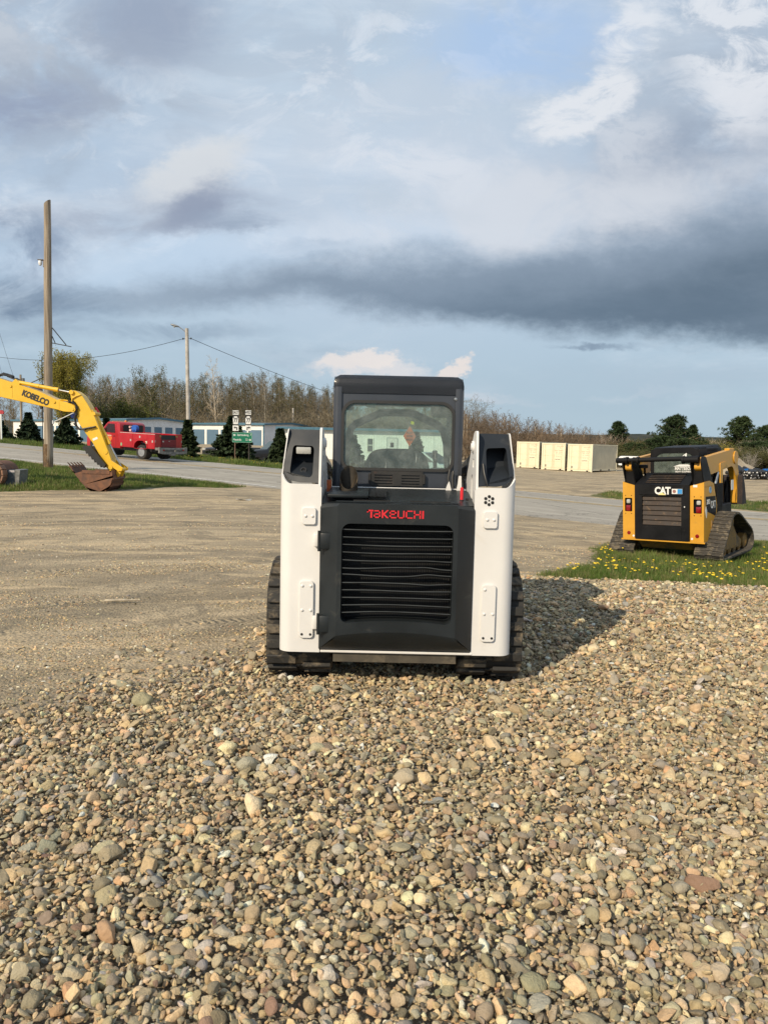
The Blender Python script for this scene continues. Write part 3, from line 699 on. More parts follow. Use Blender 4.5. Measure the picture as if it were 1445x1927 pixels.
def build_grass():
    rng = np.random.RandomState(5)
    pr = [proto(make_tuft(rng, 11, .13, .007, .06, .55), 'near_tuft_%d' % k, GRASS_M, 0) for k in range(6)]
    pf = [proto(make_tuft(rng, 12, .16, .016, .16, .6), 'far_tuft_%d' % k, GRASS_M, 0) for k in range(4)]
    def zone(name, x0, x1, y0, y1, sp, protos, label, test, smin, smax, dry, vw=True):
        X, Y = jitter_grid(rng, sp, x0, x1, y0, y1); gm = grass_mask(X, Y)
        k = (gm > rng.uniform(-.12, .28, len(X))) & test(X, Y) & (np.abs(X) < .56 * Y + 1.5) & (rng.rand(len(X)) < np.clip(-.25 + 2.1 * fbm(X, Y, 1.9), .05, 1)); X, Y = X[k], Y[k]; n = len(X)
        sc = rng.uniform(smin, smax, n) * (.25 + 1.5 * fbm(X + 5, Y, 1.1)) * np.clip(.55 + gm[k] * .6, .5, 1.1); print(name, n)
        scatter(name, np.c_[X, Y, HT(X, Y) - .005], np.c_[rng.normal(0, .12, n), rng.normal(0, .12, n), rng.uniform(0, 6.28, n)], np.c_[sc, sc, sc * rng.uniform(.8, 1.25, n)], rng.randint(0, len(protos), n), grass_cols(rng, X, Y, dry), protos, label, 'grass')
    trk = lambda X, Y: np.ones(len(X), bool)
    zone('grass', 1.8, 12.5, 7.4, 20, .052, pr, 'green spring grass dotted with dandelions around the yellow loader', trk, .5, 1.05, .24)
    zone('verge_grass', -19, -4, 21, 36, .10, pf, 'strip of green grass between the dirt yard and the road', lambda X, Y: road_sw(X, Y)[1] > 6.6, .45, .9, .18)
    zone('far_verge_grass', -48, 14, 36, 75, .21, pf, 'green grass on the far side of the road under the spruces', lambda X, Y: (road_sw(X, Y)[1] < -3.4) & (road_sw(X, Y)[0] < 24), .8, 1.35, .14)
    zone('roadside_grass', 10, 40, 14, 42, .20, pf, 'sparse grass patch across the road before the dirt lot', lambda X, Y: road_sw(X, Y)[1] < -3.6, .55, .9, .25)
build_grass()
def build_dandelions():
    rng = np.random.RandomState(3); m = paint('dandelion_yellow', (.75, .52, .02), .7, var=.2, scale=30); st = paint('dandelion_stem', (.12, .2, .04), .6)
    mb = MB(); mb.lathe([(.0, .112), (.008, .113), (.017, .118), (.016, .122), (.008, .126), (.0, .127)], 9); mb.mi = 1; mb.tube([(0, 0, -.01), (.003, .002, .06), (0, 0, .113)], .0018, 5)
    src = None
    spots = []
    # in loose clusters as they grow around the loader
    while len(spots) < 180:
        cx, cy = rng.uniform(2.6, 9.5), rng.uniform(8.4, 16.5)
        for _ in range(rng.randint(2, 8)):
            x, y = cx + rng.normal(0, .3), cy + rng.normal(0, .28)
            if grass_mask(np.array([x]), np.array([y]))[0] > .05 and abs(x) < .54 * y and sd_poly(np.array([x]), np.array([y]), [(3.9, 13.4), (6.2, 13.0), (8.2, 15.6), (6.6, 16.8)])[0] < 0: spots.append((x, y))
    for i, (x, y) in enumerate(spots[:180]):
        if src is None:
            src = mb.build('dandelion', [m, st]); tag(src, 'small yellow dandelion flower blooming in the grass by the yellow loader', 'dandelion', 'dandelions in the grass by the yellow loader'); o = src
        else: o = src.copy(); COL.objects.link(o)
        o.location = (x, y, hz(x, y)); s = rng.uniform(.9, 1.5); o.scale = (s, s, rng.uniform(.7, 1.25)); o.rotation_euler = (rng.normal(0, .2), rng.normal(0, .2), rng.uniform(0, 6.28))
    vsp = []
    while len(vsp) < 36:
        x, y = rng.uniform(-13, -5.5), rng.uniform(43, 56)
        s, w = road_sw(x, y)
        if -9 < w < -4.0: vsp.append((x, y))
    for x, y in vsp:
        o = src.copy(); COL.objects.link(o); o.location = (x, y, hz(x, y)); o.scale = (2.2, 2.2, 1.5)
        o['label'] = 'small yellow dandelion flower on the far verge below the green road sign'; o['group'] = 'dandelions on the far verge'
build_dandelions()
# ------------------------------------------------------------------ shared paints
WHITE = paint('white_paint', (.67, .66, .64), .38, var=.03, scale=1.6, coat=.15, dirt=(.50, .44, .34), dirt_amt=.03, dirt_scale=2.6, bump=.12, bump_scale=2.2)
CHAR = paint('charcoal_paint', (.017, .0215, .028), .55, var=.14, scale=2.0, coat=.04, spec=.3, dirt=(.10, .098, .09), dirt_amt=.02, dirt_scale=4)
CHAR2 = paint('charcoal_cab_paint', (.034, .039, .050), .36, var=.10, scale=2.0, coat=.3)
CHARD = paint('charcoal_door_paint', (.014, .0178, .0205), .45, var=.22, scale=2.4, coat=.08, spec=.3, dirt=(.075, .072, .062), dirt_amt=.10, dirt_scale=4.5)
BLACK = paint('black_plastic', (.012, .012, .013), .5, var=.2)
PITCHB = paint('grille_black', (.006, .006, .006), .7, var=.2)
RUBBER = paint('track_rubber', (.022, .021, .019), .75, var=.3, scale=4, dirt=(.17, .135, .09), dirt_amt=.5, dirt_scale=7, bump=.4, bump_scale=40)
STEEL = paint('bare_steel', (.42, .42, .41), .35, metal=1.0, var=.2, scale=8)
RUST = paint('rusty_steel', (.16, .075, .042), .8, var=.35, scale=5, dirt=(.07, .04, .03), dirt_amt=.4, dirt_scale=6, bump=.3, bump_scale=50)
RED = paint('red_lettering', (.62, .018, .028), .4, var=.05)
DIRTY = paint('muddy_steel', (.07, .06, .044), .8, var=.35, scale=7, dirt=(.15, .12, .08), dirt_amt=.4, dirt_scale=9)
GASKET = paint('window_rubber', (.02, .02, .02), .6)
HOSE = paint('hydraulic_hose', (.012, .012, .012), .5)
def glass(name, tint, dust=(.30, .36, .33), dust_amt=.10, streaks=False, rough=.02):
    m, g, b = material(name); nt = m.node_tree; L = nt.links.new; out = nt.nodes['Material Output']
    tr = g.n('ShaderNodeBsdfTransparent'); tr.inputs[0].default_value = (*tint, 1)
    gl = g.n('ShaderNodeBsdfGlossy'); gl.inputs['Roughness'].default_value = rough; gl.inputs[0].default_value = (.9, .95, .93, 1)
    fr = g.n('ShaderNodeFresnel'); fr.inputs[0].default_value = 1.5
    m1 = g.n('ShaderNodeMixShader'); L(fr.outputs[0], m1.inputs[0]); L(tr.outputs[0], m1.inputs[1]); L(gl.outputs[0], m1.inputs[2])
    df = g.n('ShaderNodeBsdfDiffuse'); df.inputs[0].default_value = (*dust, 1)
    tc = g.n('ShaderNodeTexCoord').outputs['Object']; sp = g.n('ShaderNodeSeparateXYZ'); g.put(sp.inputs[0], tc)
    amt = g.ss(g.noise(tc, 9, 7, .7), .3, .75, dust_amt * .5, dust_amt * 1.5)
    if streaks:   # dried runs of water at the foot of the pane
        n1 = g.noise(g.xyz(g.m('MULTIPLY', sp.outputs[0], 42), 0, g.m('MULTIPLY', sp.outputs[2], 2.2)), 1.0, 3, .5)
        n2 = g.noise(g.xyz(g.m('MULTIPLY', sp.outputs[0], 12), 4, 0), 1.0, 3, .6)
        lim = g.ss(n2, .3, .7, 1.45, 1.60)
        amt = g.m('ADD', amt, g.m('MULTIPLY', g.ss(n1, .60, .68), g.m('MULTIPLY', g.ss(sp.outputs[2], lim, g.m('SUBTRACT', lim, .06)), .42)))
    m2 = g.n('ShaderNodeMixShader'); g.put(m2.inputs[0], amt); L(m1.outputs[0], m2.inputs[1]); L(df.outputs[0], m2.inputs[2]); L(m2.outputs[0], out.inputs[0])
    return m
GREEN_GLASS = glass('green_tinted_glass', (.76, .90, .85), (.44, .49, .46), .19, True)
def lens(name, col, rough=.12):
    m, g, b = material(name); tc = g.n('ShaderNodeTexCoord').outputs['Object']
    b.inputs['Base Color'].default_value = (*col, 1); b.inputs['Roughness'].default_value = rough; b.inputs['Coat Weight'].default_value = .8
    bn = g.n('ShaderNodeBump'); bn.inputs['Strength'].default_value = .5; bn.inputs['Distance'].default_value = .004
    g.put(bn.inputs['Height'], g.noise(tc, 60, 2, .5)); g.put(b.inputs['Normal'], bn.outputs[0]); return m
LAMPGLASS = lens('lamp_glass', (.42, .42, .39)); REDLENS = lens('red_lens', (.22, .004, .008))
AMBER = lens('amber_lens', (.75, .22, .02))

def smooth_loop(P, r, n=5):
    """closed polygon with rounded corners; r per corner or one"""
    out = []; k = len(P); rs = r if hasattr(r, '__len__') else [r] * k
    for i in range(k):
        p, a, b = Vector(P[i]), Vector(P[i - 1]), Vector(P[(i + 1) % k]); d1, d2 = (a - p), (b - p); rr = min(rs[i], d1.length * .49, d2.length * .49)
        q1, q2 = p + d1.normalized() * rr, p + d2.normalized() * rr
        for j in range(n + 1):
            t = j / n; out.append(tuple(q1 * (1 - t) ** 2 + p * 2 * t * (1 - t) + q2 * t * t))
    return out
def resample(P, step):
    P = [Vector(p) for p in P]; L = [0]
    for a, b in zip(P, P[1:] + P[:1]): L.append(L[-1] + (b - a).length)
    n = max(8, round(L[-1] / step)); out = []; Q = P + P[:1]; j = 0
    for i in range(n):
        s = L[-1] * i / n
        while L[j + 1] < s: j += 1
        t = (s - L[j]) / max(1e-9, L[j + 1] - L[j]); p = Q[j].lerp(Q[j + 1], t); d = (Q[j + 1] - Q[j]).normalized(); out.append((p, d))
    return out
def rubber_track(parent, x0, x1, path, pitch, mat, thick=.028, lug=.026, style='blocks'):
    """rubber belt round a closed (y, z) path with moulded tread blocks"""
    mb = MB(); S = resample(path, .03)
    # outward side: path runs counter-clockwise when the area is positive
    A = sum(a[0].x * b[0].y - b[0].x * a[0].y for a, b in zip(S, S[1:] + S[:1])); sg = -1 if A > 0 else 1
    def outw(d): return Vector((-d.y, d.x)) * sg
    rings = []
    for p, d in S:
        o = outw(d); q = p - o * thick
        rings.append([mb.bm.verts.new((x, a.x, a.y)) for x, a in ((x0, p), (x1, p), (x1, q), (x0, q))])
    for a, b in zip(rings, rings[1:] + rings[:1]):
        for k in range(4): mb.bm.faces.new((a[k], a[(k + 1) % 4], b[(k + 1) % 4], b[k]))
    W = x1 - x0; T = resample(path, pitch)
    for i, (p, d) in enumerate(T):
        o = outw(d)
        def blk(xa, xb, shift, hh, ww):
            c = p + d * shift + o * (hh / 2 - .004)
            ang = math.atan2(d.y, d.x)
            mb.box(((xa + xb) / 2, c.x, c.y), (xb - xa, ww, hh), Euler((ang, 0, 0)), .006)
        if style == 'blocks':
            blk(x0 + .005, x0 + W * .46, 0, lug, pitch * .60); blk(x0 + W * .56, x1 - .005, pitch * .5, lug, pitch * .60)
            blk(x0 + W * .44, x0 + W * .58, pitch * .25, lug * .55, pitch * .35)
        else:
            blk(x0 + .004, x0 + W * .40, 0, lug, pitch * .42); blk(x0 + W * .36, x0 + W * .66, pitch * .16, lug, pitch * .42); blk(x0 + W * .62, x1 - .004, 0, lug, pitch * .42)
            blk(x0 + .002, x1 - .002, pitch * .5, lug * .45, pitch * .3)
    bmesh.ops.recalc_face_normals(mb.bm, faces=mb.bm.faces[:])
    return mb.build('rubber_track', mat, parent, 40)
def road_wheel(parent, x0, x1, y, z, r, mat, name='track_roller'):
    mb = MB(); mb.lathe([(r * .35, x0), (r * .4, x0), (r * .42, x0 + .02), (r * .8, x0 + .03), (r, x0 + .02), (r, x0 + (x1 - x0) * .4), (r * .7, (x0 + x1) / 2), (r, x1 - (x1 - x0) * .4), (r, x1 - .02), (r * .8, x1 - .03), (r * .4, x1)], 22, Matrix.Rotation(R(90), 4, 'Y'))
    bmesh.ops.translate(mb.bm, vec=(0, y, z), verts=mb.bm.verts[:]); return mb.build(name, mat, parent, 40)

def build_white_loader():
    T = thing('compact_track_loader', 'white and charcoal compact track loader seen from behind on the river stone gravel', 'track loader', (.09, 4.85, 0))
    # ---- undercarriage
    loop = smooth_loop([(.125, .11), (.135, .62), (.36, .765), (.58, .76), (1.66, .50), (1.90, .26), (1.70, .026), (.28, .026)], [.14, .24, .16, .16, .22, .16, .2, .12], 6)
    for sx in (-1, 1):
        a, b = sorted((sx * .425, sx * .872))
        rubber_track(T, a, b, loop, .104, RUBBER, .03, .03)
        road_wheel(T, a + .08, b - .08, .44, .46, .23, DIRTY, 'drive_sprocket'); road_wheel(T, a + .08, b - .08, 1.58, .27, .19, DIRTY, 'idler_wheel')
        for y in (.38, .68, .98, 1.28): road_wheel(T, a + .10, b - .10, y, .15, .085, DIRTY)
        mb = MB(); mb.bx(sx * .40, sx * .60, .25, 1.6, .22, .40, .02); mb.build('track_frame', DIRTY, T)
    mb = MB()
    mb.bx(-.42, .42, .10, 1.75, .25, .62, .03)
    mb.prism([(.02, .222), (.02, .16), (.10, .14), (.9, .14), (.9, .222)], -.41, .41, 'x')
    mb.build('chassis', DIRTY, T)
    mb = MB(); mb.bx(-.495, .515, -.004, .10, .226, .242, .004); mb.build('lower_rail', WHITE, T)
    # ---- white rear panels, curved forward at the outer edge
    def panel_pts(sx):
        xi, xo = (.500, .775)
        P = [(xi, 0.0)]
        for i in range(9):
            t = R(90 * i / 8); P.append((xo - .085 + .085 * math.sin(t), .085 - .085 * math.cos(t)))
        P.append((xo, .095)); return [(sx * x, y) for x, y in P]
    def top_z(xabs, y):
        if xabs < .70: return 1.345
        f = min(1, (xabs - .70) / .07); base = 1.345 + .06 * f * f
        return base
    for sx in (-1, 1):
        mb = MB(); P = panel_pts(sx); th = .012
        cols = []
        zl = [.226, .5, .9, 1.2]
        dens = []
        for (xa, ya), (xb, yb) in zip(P, P[1:]):
            k = 8 if math.hypot(xb - xa, yb - ya) > .1 else 1
            for i in range(k): dens.append((xa + (xb - xa) * i / k, ya + (yb - ya) * i / k))
        dens.append(P[-1])
        ctr = (sx * .5, .5)
        for n_, (x, y) in enumerate(dens):
            i0, i1 = max(0, n_ - 1), min(len(dens) - 1, n_ + 1)
            d = Vector((dens[i1][0] - dens[i0][0], dens[i1][1] - dens[i0][1])).normalized(); nn = Vector((-d.y, d.x)) * sx
            tz = top_z(abs(x), y)
            if abs(x) < .512: tz = 1.325
            cols.append([[mb.bm.verts.new((x, y, z)) for z in (.226, .5, .9, tz - .06, tz)], [mb.bm.verts.new((x + nn.x * th, y + nn.y * th, z)) for z in (.226, .5, .9, tz - .06, tz)]])
        for a, b in zip(cols, cols[1:]):
            for k in range(4):
                mb.bm.faces.new((a[0][k], b[0][k], b[0][k + 1], a[0][k + 1])); mb.bm.faces.new((a[1][k], a[1][k + 1], b[1][k + 1], b[1][k]))
            mb.bm.faces.new((a[0][4], b[0][4], b[1][4], a[1][4])); mb.bm.faces.new((a[0][0], a[1][0], b[1][0], b[0][0]))
        for c in (cols[0], cols[-1]):
            for k in range(4): mb.bm.faces.new((c[0][k], c[0][k + 1], c[1][k + 1], c[1][k]))
        bmesh.ops.recalc_face_normals(mb.bm, faces=mb.bm.faces[:])
        mb.build('rear_panel', WHITE, T, 50)
        # ---- tower: inner and outer plates and the dark cover between them
        mb = MB()
        inner = smooth_loop([(.012, 1.33), (.075, 1.715), (.20, 1.715), (.62, 1.36), (.66, .95), (.05, .95)], [.01, .035, .09, .1, .05, .01], 4)
        slot = smooth_loop([(.20, 1.10), (.20, 1.40), (.26, 1.43), (.30, 1.40), (.30, 1.10)], .03, 3); sl2 = rrect(.17, .24, 1.47, 1.53, .012, 3)
        xi = sx * .507; mb.plate(inner, [slot, sl2], xi, xi + sx * .015, 'x'); tw = mb.build('tower_plate', WHITE, T)
        mb = MB(); mb.cyl((sx * .495, .22, 1.61), (sx * .508, .22, 1.61), .040, seg=20); mb.cyl((sx * .489, .22, 1.61), (sx * .497, .22, 1.61), .024, seg=12); mb.build('pivot_boss', WHITE, tw)
        mb = MB()
        # outer plate: edge follows the cover from the panel up to the top
        yo = [(.085, 1.37), (.11, 1.50), (.15, 1.705), (.30, 1.705), (.60, 1.42), (.60, 1.2), (.096, 1.2)]
        yo = smooth_loop(yo, [.01, .03, .03, .08, .08, .01, .01], 3)
        mb.plate(yo, [], 0, 1, mp=lambda y, z, w: (sx * (.7755 - .007 * w - max(0, (z - 1.40)) * .11), y, z))
        mb.build('tower_side', WHITE, T)
        # cover: leaning dark panel with a recessed window
        def CV(u, v, w):   # u 0..1 across, v 0..1 up, w depth into the tower
            zb = 1.352 + (.02 if u > .6 else 0) * 0 + .075 * max(0, (u - .55) / .45) ** 2
            z = zb + (1.700 - zb) * v; xin = .523; xout = .776 - .085 * max(0, (z - 1.38)) / .32 * .36 - .006
            return (sx * (xin + (xout - xin) * u), .016 + .40 * (z - 1.352) + .15 * (xin + (xout - xin) * u - .532) + w, z)
        out = [(0, 0), (.25, 0), (.5, 0), (.7, 0), (.85, 0), (.97, .02), (1, .12), (1, .5), (1, 1), (.5, 1), (0, 1)]
        hole = rrect(.17, .80, .10, .69, .09, 5)
        if sx > 0: hole = rrect(.24, .86, .05, .72, .09, 5)
        mb = MB(); mb.plate(out, [hole], 0, .012, mp=CV); cov = mb.build('tower_cover', CHAR, T, 30)
        mb = MB()   # recess behind the window: roof, sides and sloping floor
        h0, h1, v0, v1 = (.17, .80, .10, .69) if sx < 0 else (.24, .86, .05, .72)
        f, bk = .006, .13
        q = lambda u, v, w: CV(u, v, w)
        ins = .04
        mb.poly([q(h0 - .02, v1 + .02, f), q(h1 + .02, v1 + .02, f), q(h1 - ins, v1 - .01, bk), q(h0 + ins, v1 - .01, bk)])
        mb.poly([q(h0 - .02, v0 - .02, f), q(h0 - .02, v1 + .02, f), q(h0 + ins, v1 - .01, bk), q(h0 + ins, v0 + .28, bk)])
        mb.poly([q(h1 + .02, v1 + .02, f), q(h1 + .02, v0 - .02, f), q(h1 - ins, v0 + .28, bk), q(h1 - ins, v1 - .01, bk)])
        mb.poly([q(h1 + .02, v0 - .02, f), q(h0 - .02, v0 - .02, f), q(h0 + ins, v0 + .28, bk), q(h1 - ins, v0 + .28, bk)])
        mb.poly([q(h0 + ins, v0 + .28, bk), q(h0 + ins, v1 - .01, bk), q(h1 - ins, v1 - .01, bk), q(h1 - ins, v0 + .28, bk)])
        bmesh.ops.remove_doubles(mb.bm, verts=mb.bm.verts[:], dist=.0005)
        mb.build('lamp_recess', CHAR, cov, 20)
        if sx < 0:
            p = Vector(CV(.48, .60, .035)); mb = MB(); mb.box(p, (.108, .05, .052), Euler((R(8), 0, 0)), .012, 2); hl = mb.build('headlight', BLACK, T)
            mb = MB(); mb.box(p + Vector((0, -.024, 0)), (.100, .016, .046), Euler((R(8), 0, 0)), .007, 2); mb.build('lens', LAMPGLASS, hl)
            mb = MB(); p = Vector(CV(.45, .22, .05)); mb.lathe([(.022, 0), (.022, .006), (.014, .006), (.012, .0)], 16, Matrix.Translation(p) @ Matrix.Rotation(R(55), 4, 'X')); mb.build('drain_grommet', BLACK, T)
        else:
            mb = MB(); mb.tube([CV(.14, .42, -.012), CV(.16, .25, -.016), CV(.20, .12, -.018), CV(.25, .0, -.004)], .007, 8); mb.build('gas_strut', HOSE, T)
        # bolt-on guards
        xs = sx * .608
        def guard(xc, w, z0, z1, bolts, rad):
            mb = MB(); mb.prism(rrect(xc - w / 2, xc + w / 2, z0, z1, rad, 3), -.018, .002, 'y', .003)
            for bx_, bz in bolts: mb.lathe([(.0095, 0), (.009, .005), (.005, .008), (0, .009)], 12, Matrix.Translation((xc + bx_, -.018, bz)) @ Matrix.Rotation(R(90), 4, 'X'))
            return mb.build('guard_plate', WHITE, T, 40)
        if sx < 0: xc1, xc2 = -.578, -.588
        else: xc1, xc2 = .606, .611
        guard(xc1, .092, 1.080, 1.192, ((-.022, 1.137), (.022, 1.137)), .016)
        gp = guard(xc2, .094, .324, .708, ((-.028, .675), (.028, .675), (-.028, .512), (.028, .512)) if sx < 0 else ((-.028, .675), (-.028, .512), (.028, .512)), .022)
        mb = MB()
        for bx_ in (-.028, .028): mb.lathe([(.0085, 0), (.0085, .002), (0, .002)], 12, Matrix.Translation((xc2 + bx_, -.018, .350)) @ Matrix.Rotation(R(90), 4, 'X'))
        mb.build('bolt_hole', BLACK, gp)
    # seven speaker-like holes in the right panel
    mb = MB()
    for i in range(7):
        t = R(60 * i + 30); x, z = (.594 + .026 * math.cos(t), 1.262 + .026 * math.sin(t)) if i < 6 else (.594, 1.262)
        mb.lathe([(.0105 if i < 6 else .006, 0), (.0105 if i < 6 else .006, .0022), (0, .0022)], 14, Matrix.Translation((x, 0.0, z)) @ Matrix.Rotation(R(90), 4, 'X'))
    mb.build('alarm_holes', PITCHB, T)
    # ---- engine door
    Yf = -.125; HW, FW = .505, .385
    op = rrect(-.357, .357, .455, 1.105, [.045, .045, .055, .055], 5)
    op = [(x, z + (.018 * (1 - (x / .357) ** 2) if z < .50 else 0)) for x, z in op]
    # the lower lip bulges up in an arc: split the long bottom side
    ob = []
    for p, q in zip(op, op[1:] + op[:1]):
        ob.append(p)
        if abs(p[0] - q[0]) > .5 and p[1] < .6:
            for i in range(1, 12):
                x = p[0] + (q[0] - p[0]) * i / 12; ob.append((x, .455 + .022 * (1 - (x / .357) ** 2)))
    mb = MB()
    def arc(x): return .372 + .030 * (1 - (x / FW) ** 2)
    bot = [(-FW + 2 * FW * i / 16, arc(-FW + 2 * FW * i / 16)) for i in range(17)]
    outer = bot + [(FW, 1.215), (FW - .012, 1.232), (-FW + .012, 1.232), (-FW, 1.215)]
    mb.plate(outer, [ob], Yf, Yf + .03, 'y')
    # inner walls of the opening reach back to the radiator
    lo = [[mb.bm.verts.new((x, y, z)) for x, z in ob] for y in (Yf + .03, .06)]
    for i in range(len(ob)): mb.bm.faces.new((lo[0][i], lo[0][(i + 1) % len(ob)], lo[1][(i + 1) % len(ob)], lo[1][i]))
    for sx in (-1, 1):
        mb.poly([(sx * FW, Yf, .372), (sx * HW, -.006, .252), (sx * HW, -.006, 1.19), (sx * FW, Yf, 1.215)])
        mb.poly([(sx * HW, -.006, .252), (sx * HW, .10, .252), (sx * HW, .10, 1.20), (sx * HW, -.006, 1.19)])
        mb.poly([(sx * FW, Yf, 1.215), (sx * HW, -.006, 1.19), (sx * HW, .012, 1.216), (sx * (FW - .012), Yf + .010, 1.232)])
    for i in range(16):
        x0, x1 = bot[i][0], bot[i + 1][0]; k = HW / FW
        ym = lambda x: (Yf - .004 + .02, arc(x) - .03)
        mb.poly([(x0, Yf, arc(x0)), (x1, Yf, arc(x1)), (x1 * 1.06, Yf + .012, arc(x1) - .03), (x0 * 1.06, Yf + .012, arc(x0) - .03)])
        mb.poly([(x0 * 1.06, Yf + .012, arc(x0) - .03), (x1 * 1.06, Yf + .012, arc(x1) - .03), (x1 * k, -.006, .252), (x0 * k, -.006, .252)])
    mb.poly([(-HW, -.006, .252), (HW, -.006, .252), (HW, .10, .25), (-HW, .10, .25)])
    bmesh.ops.remove_doubles(mb.bm, verts=mb.bm.verts[:], dist=.0008); bmesh.ops.recalc_face_normals(mb.bm, faces=mb.bm.faces[:])
    door = mb.build('engine_door', CHARD, T, 25)
    mb = MB(); mb.bx(-.40, .40, .045, .06, .43, 1.13)
    for i in range(46): mb.bx(-.36 + i * .016, -.352 + i * .016, .035, .047, .45, 1.11)
    mb.build('radiator', PITCHB, T)
    rng = random.Random(3)
    LOUV = paint('louvre_paint', (.060, .068, .074), .36, var=.25, scale=5, coat=.2)
    bend = [0, 0, .001, .002, .003, .006, -.005, .002, .002, .0, -.001, -.001]
    for k in range(12):   # bent sheet louvres, folded lip to the back
        z = 1.066 - k * .0492; mb = MB()
        def F(i, j):
            x = -.352 + .704 * i; w = bend[k] * math.sin(i * 2.2 * math.pi + k * .8) + (.008 * math.exp(-((i - .78) / .1) ** 2) * (1 if k in (5, 6) else (-.6 if k == 7 else .25 if k == 4 else 0))) + (.010 * (k - 8) / 3 * math.sin(math.pi * i) if k > 8 else 0) - .003 * math.sin(i * math.pi) * (k < 5)
            return (x, z + w)
        def G(i, j):
            x, zz = F(i, j); r_ = [(.014, -.0026), (.0135, .0022), (.0155, .0024), (.036, -.007), (.068, -.021)][round(j * 4)]
            return (x, Yf + r_[0], zz + r_[1])
        mb.grid(G, 40, 4); mb.build('louvre', LOUV, door, 30)
    # brand lettering made of bars
    mb = MB(); zc, h, s = 1.170, .051, .0082
    x = -.198
    def bar(x0, x1, z0, z1, sk=0): mb.bx(x + x0, x + x1, Yf - .003, Yf + .002, zc + z0, zc + z1)
    def pg(pts): mb.prism([(x + a, zc + b) for a, b in pts], Yf - .003, Yf + .002, 'y')
    H2 = h / 2; w = .044
    t_ = .0088; u_ = .0075                                   # stroke widths
    bar(0, .040, H2 - u_ - .002, H2); bar(0, .009, H2 - .017, H2); bar(.022, .033, -H2, H2 - u_); x += .0425                              # T
    bar(.003, .043, H2 - u_ - .002, H2 - .002); bar(.034, .043, -H2, H2 - .002); bar(0, .043, -H2, -H2 + u_); bar(0, .009, -H2, .004); bar(0, .040, -.004, .0035); x += .0515   # a
    bar(0, t_ + .001, -H2, H2); pg([(.009, .004), (.033, H2), (.045, H2), (.019, 0), (.045, -H2), (.033, -H2), (.009, -.004)]); x += .0495     # K
    bar(0, t_, -H2, H2 - .002); bar(0, .043, H2 - u_ - .002, H2 - .002); bar(.034, .043, -.004, H2 - .002); bar(0, .043, -.004, .0035); bar(0, .043, -H2, -H2 + u_); x += .0510  # e
    bar(0, t_, -H2, H2 - .002); bar(.036, .036 + t_, -H2, H2 - .002); bar(0, .044, -H2, -H2 + u_); x += .0525                               # U
    bar(0, t_, -H2, H2); bar(0, .044, H2 - u_, H2); bar(0, .044, -H2, -H2 + u_); x += .0515                                                   # C
    bar(0, t_, -H2, H2); bar(0, .042, -.004, .004); bar(.036, .036 + t_, -H2, H2); x += .0530                                                 # H
    bar(0, t_ + .002, -H2, H2)                                                                                                                # I
    mb.build('brand_lettering', RED, door)
    for z0, z1 in ((.925, 1.035), (.375, .490)):   # hinges at the left edge
        mb = MB(); mb.bx(-.500, -.428, -.075, -.02, z0, z1, .012, 2); mb.cyl((-.505, -.06, z0 - .012), (-.505, -.06, z1 + .012), .011, seg=10)
        hg = mb.build('door_hinge', CHARD, T, 40)
        mb = MB(); mb.bx(-.545, -.510, -.032, .004, z0 + .012, z1 - .012, .008, 2); mb.build('hinge_leaf', WHITE, hg)
    # ---- bonnet between door and cab
    mb = MB()
    za, zb = 1.232, 1.300
    F0 = [(-.373, Yf + .010, za), (.373, Yf + .010, za), (.505, .03, 1.222), (.505, .45, 1.29), (.46, .56, zb), (-.46, .56, zb), (-.505, .45, 1.29), (-.505, .03, 1.222)]
    top = mb.poly(F0)
    lowv = [(p[0], p[1], 1.12) for p in F0]
    for i in range(8):
        j = (i + 1) % 8; mb.poly([F0[i], lowv[i], lowv[j], F0[j]])
    mb.bx(-.40, .40, -.070, -.058, 1.2385, 1.245, .002)
    bmesh.ops.remove_doubles(mb.bm, verts=mb.bm.verts[:], dist=.0005); bmesh.ops.recalc_face_normals(mb.bm, faces=mb.bm.faces[:])
    bn = mb.build('bonnet', CHARD, T, 25)
    mb = MB(); mb.bx(-.29, -.05, -.03, -.018, 1.243, 1.250); mb.bx(.08, .34, -.03, -.018, 1.243, 1.250); mb.build('bonnet_slot', PITCHB, bn)
    mb = MB()
    for i in range(18): mb.bx(-.235 + i * .009, -.2295 + i * .009, .08, .40, 1.268, 1.272)
    bmesh.ops.rotate(mb.bm, verts=mb.bm.verts[:], cent=(0, .1, 1.26), matrix=Matrix.Rotation(R(5.5), 3, 'X')); mb.build('bonnet_mesh', BLACK, bn)
    mb = MB(); mb.box((-.33, .19, 1.284), (.27, .30, .022), Euler((R(6), 0, 0)), .006, 2); mb.build('exhaust_base', CHARD, T)
    mb = MB(); mb.bx(-.48, .50, .545, .560, 1.29, 1.3035, .002); mb.build('bonnet_trim', WHITE, T)
    # exhaust stack with a slash-cut mouth turned to the rear
    mb = MB(); n = 28; cx, cy = -.335, .235; ring = []
    for rr, lift in ((.062, 0), (.062, 1), (.0575, 1), (.0575, 0)):
        row = []
        for i in range(n):
            t = 2 * math.pi * i / n; X, Y = cx + rr * math.cos(t), cy + rr * math.sin(t)
            row.append(mb.bm.verts.new((X, Y, 1.28 if not lift else 1.385 + math.sin(t) * .078)))
        ring.append(row)
    for a, b in zip(ring, ring[1:]):
        for i in range(n): mb.bm.faces.new((a[i], a[(i + 1) % n], b[(i + 1) % n], b[i]))
    bmesh.ops.recalc_face_normals(mb.bm, faces=mb.bm.faces[:])
    mb.build('exhaust_stack', paint('exhaust_steel', (.04, .034, .027), .55, metal=.6, var=.3, scale=6, dirt=(.16, .11, .06), dirt_amt=.4, dirt_scale=6), T, 40)
